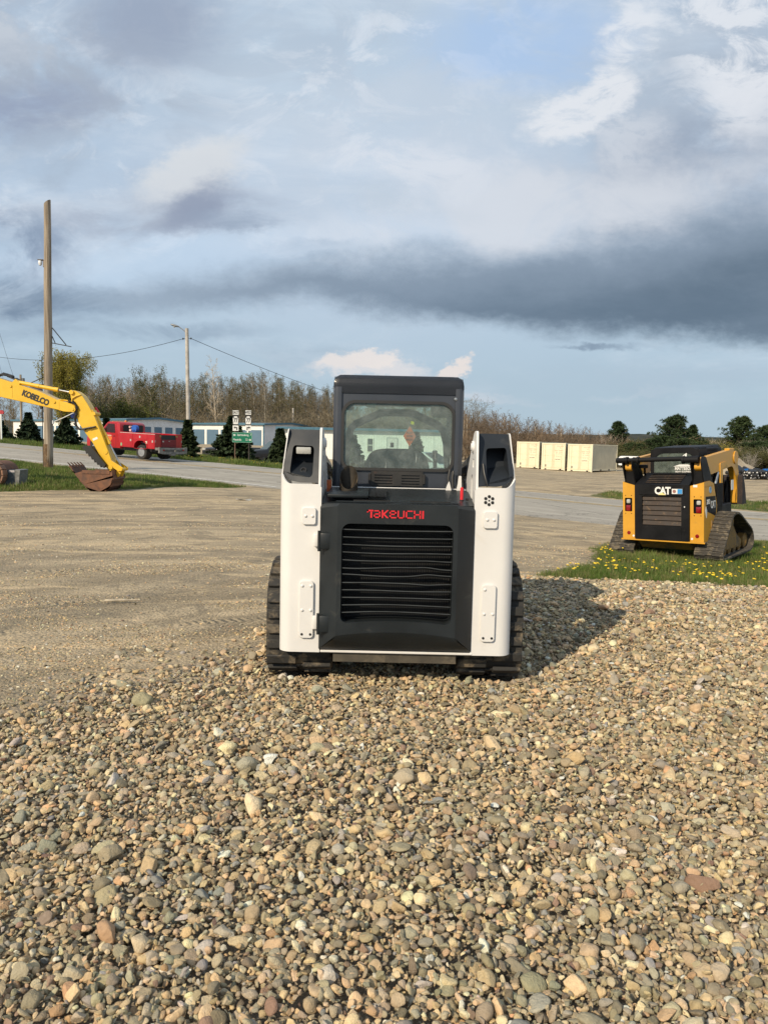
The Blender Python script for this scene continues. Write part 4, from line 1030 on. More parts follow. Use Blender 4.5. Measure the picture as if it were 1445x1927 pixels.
    mb = MB(); mb.cyl((.425, .10, 1.255), (.425, .10, 1.335), .011, seg=14); mb.cyl((.425, .10, 1.335), (.425, .10, 1.34), .008, seg=14); mb.build('red_pin', RED, T)
    mb = MB(); mb.cyl((.462, .09, 1.25), (.462, .09, 1.268), .011, seg=6); mb.cyl((.425, .10, 1.24), (.425, .10, 1.257), .014, seg=12); mb.build('pin_bolt', BLACK, T)
    # ---- cab
    y0, y1 = .665, 1.80; zt = 2.125; CW = .478
    mb = MB()
    oc = rrect(-CW, CW, 1.20, zt, [.01, .01, .085, .085], 8); win = rrect(-.415, .415, 1.423, 1.932, [.075, .075, .10, .10], 8)
    mb.plate(rrect(-CW + .03, CW - .03, 1.20, 2.03, [.01, .01, .03, .03], 4), [win], y0 + .015, y0 + .05, 'y')
    # shell: roof and side posts, open at the front
    def shell(y, inset, dz=0): return [(x * (1 - inset), z - dz) for x, z in oc]
    prof = [(y0 + .012, .022, .012), (y0, .008, .004), (y0 - .006, .0, .0), (y0 + .09, .0, .0)]
    # side pillars
    for sx in (-1, 1):
        mb.plate(smooth_loop([(y0 + .004, 1.20), (y0 + .004, 2.02), (y0 + .10, zt - .012), (y1 - .05, zt - .03), (y1, 1.95), (y1 + .05, 1.15), (y1 - .05, 1.15), (y1 - .10, 1.90), (y0 + .16, 1.93), (y0 + .16, 1.20)], .02, 2), [], sx * (CW - .022), sx * CW, 'x')
        n = 6; ro = .034
        pts = [(sx * (CW - ro + ro * math.sin(R(90 * i / n))), y0 + .02 - ro * math.cos(R(90 * i / n)) + ro * .3) for i in range(n + 1)] + [(sx * CW, y0 + .10), (sx * (CW - .06), y0 + .10), (sx * (CW - .06), y0 - .0)]
        mb.prism(pts, 1.20, 2.03, 'z')
    mb.build('cab_frame', CHAR2, T, 40)
    mb = MB()   # roof: bent sheet with rounded rear brow and corners
    def RF(i, j):
        a = -1 + 2 * i; hx = CW + .001
        rc = .075; ax = abs(a) * (hx + .030)   # run along the sheet, over the rounded corner
        lim = hx - rc
        if ax <= lim: x, drop = ax, 0.0
        else:
            th = min(1, (ax - lim) / (rc + .030)) * R(90); x, drop = lim + rc * math.sin(th), rc * (1 - math.cos(th))
        x = math.copysign(x, a); corner = drop / rc
        prof = [(y0 + .016, 1.984), (y0 + .006, 1.986), (y0 + .002, 2.055), (y0 + .014, 2.095), (y0 + .045, 2.119), (y0 + .12, 2.128), (y1 - .2, 2.12), (y1 + .04, 2.085), (y1 + .05, 2.05)]
        q = j * (len(prof) - 1); k = min(int(q), len(prof) - 2); t = q - k
        y = prof[k][0] * (1 - t) + prof[k + 1][0] * t; z = prof[k][1] * (1 - t) + prof[k + 1][1] * t
        return (x, y + corner ** 2 * .012 * (1 if k < 4 else 0), min(z, 2.129 - drop) if k < 7 else z - drop)
    mb.grid(RF, 40, 24)
    bmesh.ops.solidify(mb.bm, geom=mb.bm.faces[:], thickness=.008); bmesh.ops.recalc_face_normals(mb.bm, faces=mb.bm.faces[:])
    mb.build('cab_roof', CHAR2, T, 50)
    mb = MB(); wi = rrect(-.397, .397, 1.441, 1.914, [.062, .062, .086, .086], 8)
    mb.plate(rrect(-.418, .418, 1.420, 1.935, [.078, .078, .103, .103], 8), [wi], y0 - .004, y0 + .03, 'y'); mb.build('window_seal', GASKET, T)
    mb = MB(); mb.plate(wi, [], y0 + .012, y0 + .017, 'y'); pane = mb.build('rear_window', GREEN_GLASS, T)
    mb = MB(); mb.bx(-.235, -.165, y0 + .019, y0 + .022, 1.885, 1.915); mb.build('window_sticker', paint('sticker_grey', (.30, .36, .33), .6), pane)
    mb = MB(); mb.lathe([(.013, 0), (.013, .004), (.008, .009), (0, .010)], 14, Matrix.Translation((.418, y0 - .0, 1.955)) @ Matrix.Rotation(R(90), 4, 'X')); mb.build('window_knob', STEEL, T)
    mb = MB()
    for z in (1.98, 1.60, 1.32): mb.lathe([(.008, 0), (.007, .004), (0, .005)], 8, Matrix.Translation((-.44, y0 + .008, z)) @ Matrix.Rotation(R(90), 4, 'X'))
    mb.build('cab_bolt', CHAR, T)
    mb = MB()
    rg = random.Random(5)
    z = 1.40   # ragged weld and sealant seam at the right post
    while z < 1.97:
        l = rg.uniform(.008, .05)
        if rg.random() < .7: mb.bx(.4470 + rg.uniform(-.002, .002), .4515, y0 + .0105, y0 + .016, z, z + l)
        z += l + rg.uniform(.004, .02)
    mb.build('seam', paint('seam_sealant', (.34, .33, .30), .7, var=.4, scale=30), T)
    # louvred vent below the window
    mb = MB(); mb.plate(rrect(-.192, .192, 1.310, 1.418, .006, 2), [rrect(sx * .10 - .066, sx * .10 + .066, 1.322 + k * .0205, 1.331 + k * .0205, .002, 1) for sx in (-1, 1) for k in range(4)], y0 - .014, y0 + .012, 'y')
    for sx in (-1, 1):
        for k in range(4): mb.box((sx * .10, y0 - .008, 1.334 + k * .0205), (.134, .018, .003), Euler((R(35), 0, 0)))
    mb.bx(-.21, -.19, y0 - .02, y0, 1.325, 1.40, .004); mb.bx(.19, .21, y0 - .02, y0, 1.325, 1.40, .004)
    mb.build('cab_vent', paint('vent_black', (.020, .019, .018), .6, var=.4, scale=9, dirt=(.10, .05, .03), dirt_amt=.25, dirt_scale=14), T)
    mb = MB(); mb.bx(-.42, .42, y0 + .03, y0 + .05, 1.20, 1.30); mb.build('cab_rear_wall', CHAR2, T)
    # inside: side screens, seat, restraint bar, consoles
    INT = paint('cab_interior', (.045, .048, .050), .7, var=.2)
    for sx in (-1, 1):
        mb = MB(); mb.bx(sx * .44, sx * .452, y0 + .16, y0 + .42, 1.25, 1.95); mb.bx(sx * .44, sx * .452, y1 - .22, y1 - .06, 1.2, 1.95)
        for k in range(7): mb.bx(sx * .443, sx * .449, y0 + .42, y1 - .2, 1.28 + k * .1, 1.30 + k * .1)
        for k in range(8): mb.bx(sx * .443, sx * .449, y0 + .46 + k * .08, y0 + .475 + k * .08, 1.2, 1.95)
        mb.build('side_screen', INT, T)
        mb = MB(); mb.bx(sx * .27, sx * .44, y0 + .25, y0 + .85, 1.0, 1.43, .04, 2); mb.tube([(sx * .33, y0 + .75, 1.42), (sx * .33, y0 + .78, 1.50), (sx * .325, y0 + .76, 1.57)], [.016, .018, .022], 8); mb.build('arm_console', INT, T)
    mb = MB(); mb.prism(smooth_loop([(-.26, 1.28), (-.245, 1.47), (-.20, 1.565), (-.10, 1.585), (.10, 1.585), (.20, 1.565), (.245, 1.47), (.26, 1.28)], [.01, .06, .06, .04, .04, .06, .06, .01], 4), y0 + .12, y0 + .21, 'y', .02, 2)
    mb.bx(-.25, .25, y0 + .14, y0 + .62, 1.08, 1.24, .05, 2); mb.build('seat', paint('seat_vinyl', (.028, .028, .03), .6, var=.3), T, 50)
    mb = MB(); pth = [(-.395, y0 + .20, 1.40), (-.395, y0 + .42, 1.62), (-.372, y0 + .50, 1.735), (-.335, y0 + .52, 1.775), (-.14, y0 + .54, 1.865), (-.10, y0 + .54, 1.872), (.10, y0 + .54, 1.872), (.14, y0 + .54, 1.865), (.335, y0 + .52, 1.775), (.372, y0 + .50, 1.735), (.395, y0 + .42, 1.62), (.395, y0 + .20, 1.40)]
    mb.tube(pth, .030, 10); mb.build('restraint_bar', INT, T, 60)
    mb = MB(); mb.bx(-.45, .45, y0 + .05, y0 + .16, 1.935, 2.05); mb.bx(-.45, .45, y1 - .14, y1 - .02, 1.95, 2.06); mb.bx(.30, .45, y0 + .05, y1 - .1, 1.86, 2.02, .02); mb.bx(-.45, -.34, y0 + .05, y0 + .3, 1.87, 2.02, .02); mb.build('headliner', INT, T)
    mb = MB(); mb.bx(-.45, .45, y0 + .06, y1, .62, .66); mb.bx(-.45, .45, y1 - .03, y1, .62, 1.08); mb.build('cab_floor', INT, T)
    # ---- lift arms down both sides of the cab, cylinders, hoses
    for sx in (-1, 1):
        mb = MB(); arm = smooth_loop([(.33, 1.44), (.33, 1.60), (.42, 1.61), (1.75, 1.42), (2.30, .78), (2.42, .30), (2.24, .28), (2.08, .72), (1.62, 1.22), (.50, 1.42)], [.03, .05, .05, .15, .15, .03, .03, .15, .12, .05], 4)
        mb.plate(arm, [], sx * .555, sx * .685, 'x'); mb.build('lift_arm', WHITE, T)
        mb = MB(); mb.cyl((sx * .62, .30, .98), (sx * .62, .95, 1.18), .045, seg=14); mb.cyl((sx * .62, .9, 1.165), (sx * .62, 1.5, 1.33), .025, seg=12); mb.build('lift_cylinder', CHAR, T)
        mb = MB()
        for k in range(3): mb.tube([(sx * (.545 - k * .012), .50, 1.30 + .03 * k), (sx * .535, .85, 1.42 + .02 * k), (sx * .54, 1.3, 1.38 + .02 * k), (sx * .53, 1.75, 1.28)], .012, 6)
        mb.build('hydraulic_hose', HOSE, T)
        mb = MB(); mb.bx(sx * .50, sx * .74, .22, 1.75, .70, .98, .03); mb.bx(sx * .50, sx * .60, .60, .75, .9, 1.38, .02); mb.build('side_body', CHAR, T)
    mb = MB()
    for x in (.37, .448): mb.prism(smooth_loop([(x - .022, 1.29), (x - .012, 1.34), (x - .006, 1.40), (x + .012, 1.40), (x + .016, 1.29)] if x > .4 else [(x - .022, 1.29), (x - .01, 1.33), (x + .004, 1.36), (x + .012, 1.33), (x + .022, 1.29)], .006, 2), .50, .53, 'y')
    mb.build('lock_bracket', WHITE, T)
    mb = MB(); mb.tube([(.385, .60, 1.30), (.375, .61, 1.38), (.385, .62, 1.44)], .008, 6); mb.tube([(.41, .60, 1.30), (.405, .61, 1.38), (.41, .62, 1.43)], .008, 6); mb.build('cab_hose', HOSE, T)
    # bucket at the far end of the arms
    mb = MB(); mb.prism([(2.30, .04), (2.30, .62), (2.42, .62), (2.48, .30), (2.62, .14), (3.02, .06), (3.02, .04)], -.86, .86, 'x'); mb.build('bucket', DIRTY, T)
    mb = MB(); mb.bx(-.86, -.80, 1.9, 1.95, .5, .52); mb.bm.clear()
    mb.bx(-.49, -.46, .30, .34, 1.28, 1.36); mb.build('oil_filter', paint('filter_orange', (.55, .12, .03), .5, var=.3, scale=40), T)
    return T
build_white_loader()
# ------------------------------------------------------------------ yellow loader at the right
CYEL = paint('loader_yellow', (.60, .30, .028), .42, var=.08, scale=2, coat=.15, dirt=(.22, .13, .05), dirt_amt=.05, dirt_scale=4)
CBLK = paint('loader_black', (.007, .007, .008), .5, spec=.2, var=.3, scale=3, dirt=(.06, .055, .045), dirt_amt=.08, dirt_scale=5)
MUD_Y = paint('muddy_yellow', (.30, .16, .035), .7, var=.3, scale=6, dirt=(.10, .075, .045), dirt_amt=.6, dirt_scale=6)
OLDTRK = paint('dusty_track', (.050, .044, .036), .85, var=.35, scale=6, dirt=(.19, .155, .105), dirt_amt=.45, dirt_scale=8, bump=.4, bump_scale=40)
LETW = paint('lettering_white', (.72, .71, .68), .5, var=.05)
def build_yellow_loader():
    T = thing('compact_track_loader', 'yellow and black compact track loader with muddy tracks parked on the dandelion grass', 'track loader')
    yaw = R(-42)
    base = at(1245, 1052, 14.1)
    T.matrix_world = Matrix.Translation((base.x, base.y, hz(base.x, base.y) + .01)) @ Matrix.Rotation(R(-3.2), 4, 'Y') @ Matrix.Rotation(yaw, 4, 'Z')
    loop = smooth_loop([(.10, .03), (.02, .14), (.62, .83), (.86, .86), (1.06, .81), (1.84, .42), (1.92, .16), (1.76, .03)], [.08, .10, .12, .1, .14, .16, .12, .12], 5)
    for sx in (-1, 1):
        a, b = sorted((sx * .58, sx * 1.10))
        rubber_track(T, a, b, loop, .086, OLDTRK, .028, .024, 'bars')
        xo = sx * .93
        mb = MB(); mb.prism(smooth_loop([(.28, .16), (.62, .44), (.80, .66), (.98, .62), (1.20, .40), (1.50, .26), (1.45, .14)], .06, 4), sx * .66, sx * .98, 'x', .01)
        mb.cyl((sx * .66, .84, .66), (sx * .99, .84, .66), .15, seg=22); mb.build('track_frame', MUD_Y, T)
        road_wheel(T, *sorted((sx * .66, sx * 1.0)), .24, .17, .085, MUD_Y, 'idler_wheel'); road_wheel(T, *sorted((sx * .66, sx * 1.0)), 1.72, .21, .16, MUD_Y, 'idler_wheel')
        for y in (.55, .83, 1.11, 1.40): road_wheel(T, *sorted((sx * .68, sx * .98)), y, .15, .10, MUD_Y)
    mb = MB(); mb.prism([(.03, .36), (.25, .17), (1.4, .17), (1.6, .4), (1.6, .75), (.05, .75)], -.50, .50, 'x'); mb.build('chassis', MUD_Y, T)
    # rear corner panels with light clusters
    for sx in (-1, 1):
        xi, xo = .525, .775
        P = smooth_loop([(sx * xi, 0), (sx * xo, 0), (sx * xo, .85), (sx * xi, .85)], [.01, .03, .01, .01], 4)
        mb = MB()
        # back sheet with a lamp opening, leaning top edge
        hole = rrect(.585, .735, .89, 1.155, .015, 2)
        o2 = [(xi, .36), (xo, .36), (xo, 1.47), (xi, 1.40)]
        bt = [(x if sx > 0 else -x, z) for x, z in o2]; hh = [(x if sx > 0 else -x, z) for x, z in hole]
        mb.plate(bt, [hh], 0, .015, 'y')
        mb.plate([(.015, .36), (.62, .36), (.70, 1.0), (.52, 1.42), (.30, 1.48), (.015, 1.47)], [], sx * (xo - .015), sx * xo, 'x')
        mb.plate([(.015, .36), (.60, .36), (.60, 1.40), (.015, 1.40)], [], sx * xi, sx * (xi + .012), 'x')
        mb.bx(sx * xi, sx * xo, .015, .45, 1.37, 1.385)
        pn = mb.build('rear_panel', CYEL, T, 30)
        mb = MB(); mb.plate([(sx * .57, .875), (sx * .75, .875), (sx * .75, 1.17), (sx * .57, 1.17)], [], .05, .06, 'y')
        for xx in (.585, .735): mb.plate([(.016, .89), (.055, .89), (.055, 1.155), (.016, 1.155)], [], sx * xx, sx * (xx + .003), 'x')
        lb = mb.build('lamp_box', CBLK, T)
        mb = MB(); mb.box((sx * .672, .03, 1.085), (.080, .05, .085), None, .03, 3); mb.build('work_lamp', LAMPGLASS, lb)
        mb = MB(); mb.box((sx * .672, .03, .955), (.092, .045, .115), None, .012, 2); mb.build('tail_lamp', REDLENS, lb)
        mb = MB(); mb.lathe([(.037, 0), (.034, .008), (0, .010)], 18, Matrix.Translation((sx * .655, 0, .47)) @ Matrix.Rotation(R(90), 4, 'X')); mb.build('reflector', REDLENS, T)
        mb = MB()
        for xx in (.60, .72):
            for zz in (.85, 1.20): mb.lathe([(.010, 0), (.009, .003), (0, .003)], 8, Matrix.Translation((sx * xx, 0, zz)) @ Matrix.Rotation(R(90), 4, 'X'))
        mb.build('panel_hole', CBLK, T)
        mb = MB(); mb.lathe([(.022, 0), (.02, .003), (.012, .003), (.012, .001), (0, .001)], 14, Matrix.Translation((sx * .56, 0, .415)) @ Matrix.Rotation(R(90), 4, 'X')); mb.build('tie_down_decal', LETW, T)
    mb = MB(); mb.bx(.58, .655, -.004, 0, 1.375, 1.42); mb.build('decal', LETW, T)
    mb = MB(); mb.bx(-.80, .80, -.02, .10, .335, .362, .006); mb.poly([(-.52, .02, .34), (.52, .02, .34), (.42, .30, .16), (-.38, .30, .16)]); mb.poly([(.52, .02, .34), (.52, .5, .34), (.42, .30, .16)]); mb.poly([(-.52, .02, .34), (-.38, .30, .16), (-.52, .5, .34)]); mb.build('belly_pan', MUD_Y, T)
    mb = MB(); mb.bx(-.80, .80, -.023, -.019, .335, .362); mb.build('lower_lip', CYEL, T)
    # black engine door with six grille slats
    mb = MB(); mb.plate(rrect(-.52, .52, .365, 1.42, .02, 2), [rrect(-.375, .375, .64, 1.205, .01, 1)], -.035, .02, 'y')
    mb.plate(rrect(-.38, .38, .375, .625, .01, 1), [], -.041, -.034, 'y'); mb.bx(-.43, .43, -.047, -.034, 1.225, 1.385, .006); mb.box((.40, -.02, 1.0), (.05, .04, .09), None, .008)
    dr = mb.build('engine_door', CBLK, T)
    SL = paint('grille_brown', (.036, .024, .017), .65, var=.35, scale=7, dirt=(.14, .085, .04), dirt_amt=.3, dirt_scale=10)
    for k in range(6):
        mb = MB(); mb.box((0, .0, 1.160 - k * .0945), (.75, .012, .088), Euler((R(-16), 0, 0)), .004); mb.build('slat', SL, dr)
    mb = MB(); mb.bx(-.34, .34, .03, .05, .6, 1.25); mb.build('radiator', PITCHB, T)
    text_part('brand_lettering', 'CAT', .185, facing(.03, -.048, 1.302), LETW, dr, .003, .008, .86, space=.92)
    mb = MB(); mb.prism([(-.055, 1.228), (.095, 1.228), (.02, 1.275)], -.054, -.0505, 'y'); mb.build('brand_triangle', paint('triangle_yellow', (.75, .62, .25), .5), dr)
    mb = MB(); mb.bx(.205, .40, -.050, -.046, 1.250, 1.345); st = mb.build('sticker', LETW, dr)
    mb = MB(); mb.bx(.31, .398, -.0525, -.0495, 1.254, 1.341); mb.build('sticker_blue', paint('sticker_blue', (.04, .26, .58), .5), st)
    mb = MB(); mb.lathe([(.032, 0), (.032, .003), (.018, .003), (.018, .001)], 16, Matrix.Translation((.252, -.0495, 1.298)) @ Matrix.Rotation(R(90), 4, 'X')); mb.build('sticker_roundel', paint('sticker_brown', (.30, .14, .12), .5), st)
    mb = MB(); mb.lathe([(.012, 0), (.012, .004), (0, .004)], 10, Matrix.Translation((.435, -.035, 1.01)) @ Matrix.Rotation(R(90), 4, 'X')); mb.build('latch', LETW, dr)
    # sloping bonnet with louvres
    mb = MB(); mb.poly([(-.52, -.03, 1.42), (.52, -.03, 1.42), (.48, .42, 1.62), (-.48, .42, 1.62)])
    mb.poly([(-.52, -.03, 1.42), (-.48, .42, 1.62), (-.48, .42, 1.2), (-.52, -.03, 1.2)]); mb.poly([(.52, -.03, 1.42), (.52, -.03, 1.2), (.48, .42, 1.2), (.48, .42, 1.62)])
    mb.poly([(-.48, .42, 1.62), (.48, .42, 1.62), (.48, .62, 1.62), (-.48, .62, 1.62)])
    bn = mb.build('bonnet', CBLK, T, 20)
    mb = MB()
    for k in range(6): mb.box((0, .05 + k * .066, 1.462 + k * .0295), (.66, .05, .010), Euler((R(8), 0, 0)), .002)
    mb.build('bonnet_louvre', SL, bn)
    # towers and cross tube
    for sx in (-1, 1):
        mb = MB()
        mb.plate(smooth_loop([(.10, 1.36), (-.10, 1.86), (-.02, 1.95), (.16, 1.93), (.55, 1.40), (.55, 1.2), (.2, 1.2)], [.02, .05, .04, .06, .04, .01, .01], 4), [], sx * .545, sx * .565, 'x')
        mb.plate(smooth_loop([(.10, 1.36), (-.10, 1.86), (-.02, 1.95), (.16, 1.93), (.55, 1.40), (.55, 1.2), (.2, 1.2)], [.02, .05, .04, .06, .04, .01, .01], 4), [], sx * .735, sx * .755, 'x')
        mb.bx(sx * .56, sx * .74, .06, .075, 1.40, 1.86); mb.build('tower', CBLK, T)
        # lift arm: up from the tower and forward, then bent down at the front
        arm = smooth_loop([(-.02, 1.72), (.02, 1.90), (1.66, 2.02), (1.98, 1.98), (2.14, 1.62), (2.20, 1.2), (2.16, .92), (2.04, .92), (2.06, 1.2), (1.95, 1.52), (1.76, 1.70), (.25, 1.56)], [.05, .05, .10, .14, .2, .1, .04, .04, .1, .15, .1, .05], 5)
        mb = MB(); mb.plate(arm, [], sx * .60, sx * .72, 'x')
        mb.cyl((sx * .59, 1.93, 1.86), (sx * .74, 1.93, 1.86), .13, seg=22); mb.bx(sx * .61, sx * .71, 1.60, 1.88, 2.0, 2.05, .01)
        mb.prism(smooth_loop([(1.00, 1.78), (1.34, 1.80), (1.30, 1.70), (1.16, 1.68), (1.12, 1.25), (1.02, 1.25)], .03, 3), sx * .715, sx * .735, 'x')
        la = mb.build('lift_arm', CYEL, T, 35)
        mb = MB(); mb.cyl((sx * .66, .62, 1.1), (sx * .66, 1.0, 1.58), .042, seg=14); mb.build('lift_cylinder', CBLK, T)
        mb = MB(); mb.cyl((sx * .70, .74, 1.28), (sx * .70, .95, 1.60), .030, seg=14); mb.build('cylinder_rod', STEEL, T)
        mb = MB()
        for k in range(6): mb.bx(sx * .60, sx * .78, .72 + k * .05, .75 + k * .05, .85, 1.40)
        mb.bx(sx * .56, sx * .76, .70, 1.6, .78, .98, .02); mb.bx(sx * .50, sx * .56, .6, 1.75, .7, 1.5); mb.build('side_cover', CBLK, T)
    mb = MB(); mb.cyl((-.86, -.05, 1.885), (.66, -.05, 1.91), .044, seg=18)
    for x0, x1, r_ in ((-.87, -.66, .054), (.42, .70, .060)): mb.cyl((x0, -.05, 1.885), (x1, -.05, 1.885), r_, seg=18)
    for x in (-.66, -.44, .42, .68): mb.cyl((x - .02, -.05, 1.885), (x + .02, -.05, 1.885), .072, seg=18)
    mb.build('cross_tube', CBLK, T, 40)
    mb = MB(); mb.box((-.42, .14, 1.76), (.16, .10, .07), None, .015, 2); mb.tube([(-.42, .2, 1.76), (-.46, .3, 1.66), (-.5, .4, 1.6)], .02, 8); mb.build('work_light', CBLK, T)
    # cab
    mb = MB(); cw = .47
    mb.plate(rrect(-cw, cw, 1.40, 2.10, [.02, .02, .14, .14], 6), [rrect(-.40, .40, 1.56, 2.0, [.03, .03, .20, .20], 6)], .60, .64, 'y')
    for sx in (-1, 1):
        mb.plate([(.62, 1.3), (.62, 2.07), (1.85, 2.07), (1.95, 1.3), (1.85, 1.3), (1.78, 1.94), (.80, 1.94), (.80, 1.3)], [], sx * (cw - .03), sx * cw, 'x')
    mb.prism(smooth_loop([(.63, 2.02), (.70, 2.11), (1.80, 2.13), (1.92, 2.06), (1.90, 2.0), (.66, 1.98)], .04, 4), -cw + .03, cw - .03, 'x', .02)
    mb.bx(-cw, cw, 1.0, 1.75, 1.96, 2.10, .05, 3); mb.build('cab', CBLK, T, 40)
    pn = None
    mb = MB(); mb.plate(rrect(-.41, .41, 1.55, 2.01, [.03, .03, .20, .20], 6), [], .612, .618, 'y'); pn = mb.build('rear_window', glass('dark_cab_glass', (.35, .45, .42), (.26, .31, .28), .30), T)
    mb = MB(); mb.plate([(.80, 1.3), (1.78, 1.3), (1.72, 1.94), (.80, 1.94)], [], .452, .458, 'x'); mb.build('side_window', glass('cab_side_glass', (.4, .45, .42), (.2, .2, .18), .1), T)
    mb = MB(); mb.bx(-.44, .44, .9, .98, 1.2, 1.75, .04); mb.bx(-.46, .46, 1.6, 1.7, 1.0, 1.5); mb.build('seat', CBLK, T)
    # sticker lettering on the rear window
    mb = MB(); mb.prism([(-.02, 1.735), (.10, 1.775), (.26, 1.775), (.38, 1.735)], .606, .6105, 'y'); mb.prism([(.10, 1.90), (.24, 2.0), (.24, 1.93), (.20, 1.93), (.20, 1.96), (.14, 1.90)], .606, .6105, 'y'); mb.build('window_logo', LETW, pn)
    text_part('window_lettering', 'MATTESON', .085, facing(.18, .609, 1.695), LETW, pn, .001, .003, .78, shear=.15)
    text_part('window_lettering', 'HEAVY EQUIPMENT', .042, facing(.18, .609, 1.635), LETW, pn, .001, .001, .88)
    # right side decals
    sd = Matrix.Translation((.797, .42, .98)) @ Matrix.Rotation(R(90), 4, 'Z') @ REAR
    mb = MB(); mb.plate([(.12, .93), (.62, .80), (.66, .98), (.60, 1.18), (.08, 1.20)], [], .775, .777, 'x'); dc = mb.build('side_decal', CBLK, T)
    text_part('side_lettering', 'CAT', .19, Matrix.Translation((.7785, .48, 1.02)) @ Matrix.Rotation(R(90), 4, 'Z') @ REAR, LETW, dc, .001, .004, .7)
    text_part('side_lettering', '289D', .13, Matrix.Translation((.7785, .22, 1.09)) @ Matrix.Rotation(R(90), 4, 'Z') @ REAR, LETW, dc, .001, .002, .6)
    mb = MB(); mb.prism([(.06, .93), (.12, .80), (.14, .80), (.16, .93), (.10, 1.02)], .775, .7775, 'x'); mb.build('decal_stripe', LETW, dc)
    mb = MB(); mb.lathe([(.065, 0), (.06, .004), (.04, .004), (.035, .002), (0, .002)], 20, Matrix.Translation((.775, .33, 1.31)) @ Matrix.Rotation(R(90), 4, 'Y')); mb.build('side_roundel', paint('roundel_blue', (.22, .36, .52), .5), T)
    mb = MB(); mb.lathe([(.10, 0), (.09, .012), (.05, .012), (.04, .002), (0, .002)], 20, Matrix.Translation((.775, .42, .62)) @ Matrix.Rotation(R(90), 4, 'Y') @ Matrix.Diagonal((1.2, .35, 1, 1))); mb.build('side_slot', MUD_Y, T)
    # bucket / attachment plate at the front
    mb = MB(); mb.prism([(2.08, .90), (2.08, 1.46), (2.14, 1.50), (2.18, 1.15), (2.22, .98), (2.34, .95), (2.34, .90)], -.80, .80, 'x')
    for sx in (-1, 1): mb.plate([(2.08, .90), (2.08, 1.46), (2.14, 1.50), (2.24, 1.3), (2.34, .95), (2.34, .90)], [], sx * .80, sx * .815, 'x')
    mb.build('bucket', paint('bucket_dark', (.022, .015, .013), .7, var=.3, dirt=(.10, .05, .035), dirt_amt=.3), T)
    mb = MB(); mb.bx(.74, .745, 1.62, 1.76, 1.22, 1.42); mb.build('warning_decal', LETW, T)
    mb = MB(); mb.bx(-.56, .56, 2.0, 2.16, .92, 1.40, .03)
    for k in range(5): mb.tube([(.5 - .08 * k, 1.9, .9), (.54 - .08 * k, 2.0, 1.3 - .05 * k), (.45 - .08 * k, 2.1, 1.1)], .016, 6)
    mb.build('coupler', CBLK, T)
    return T
build_yellow_loader()
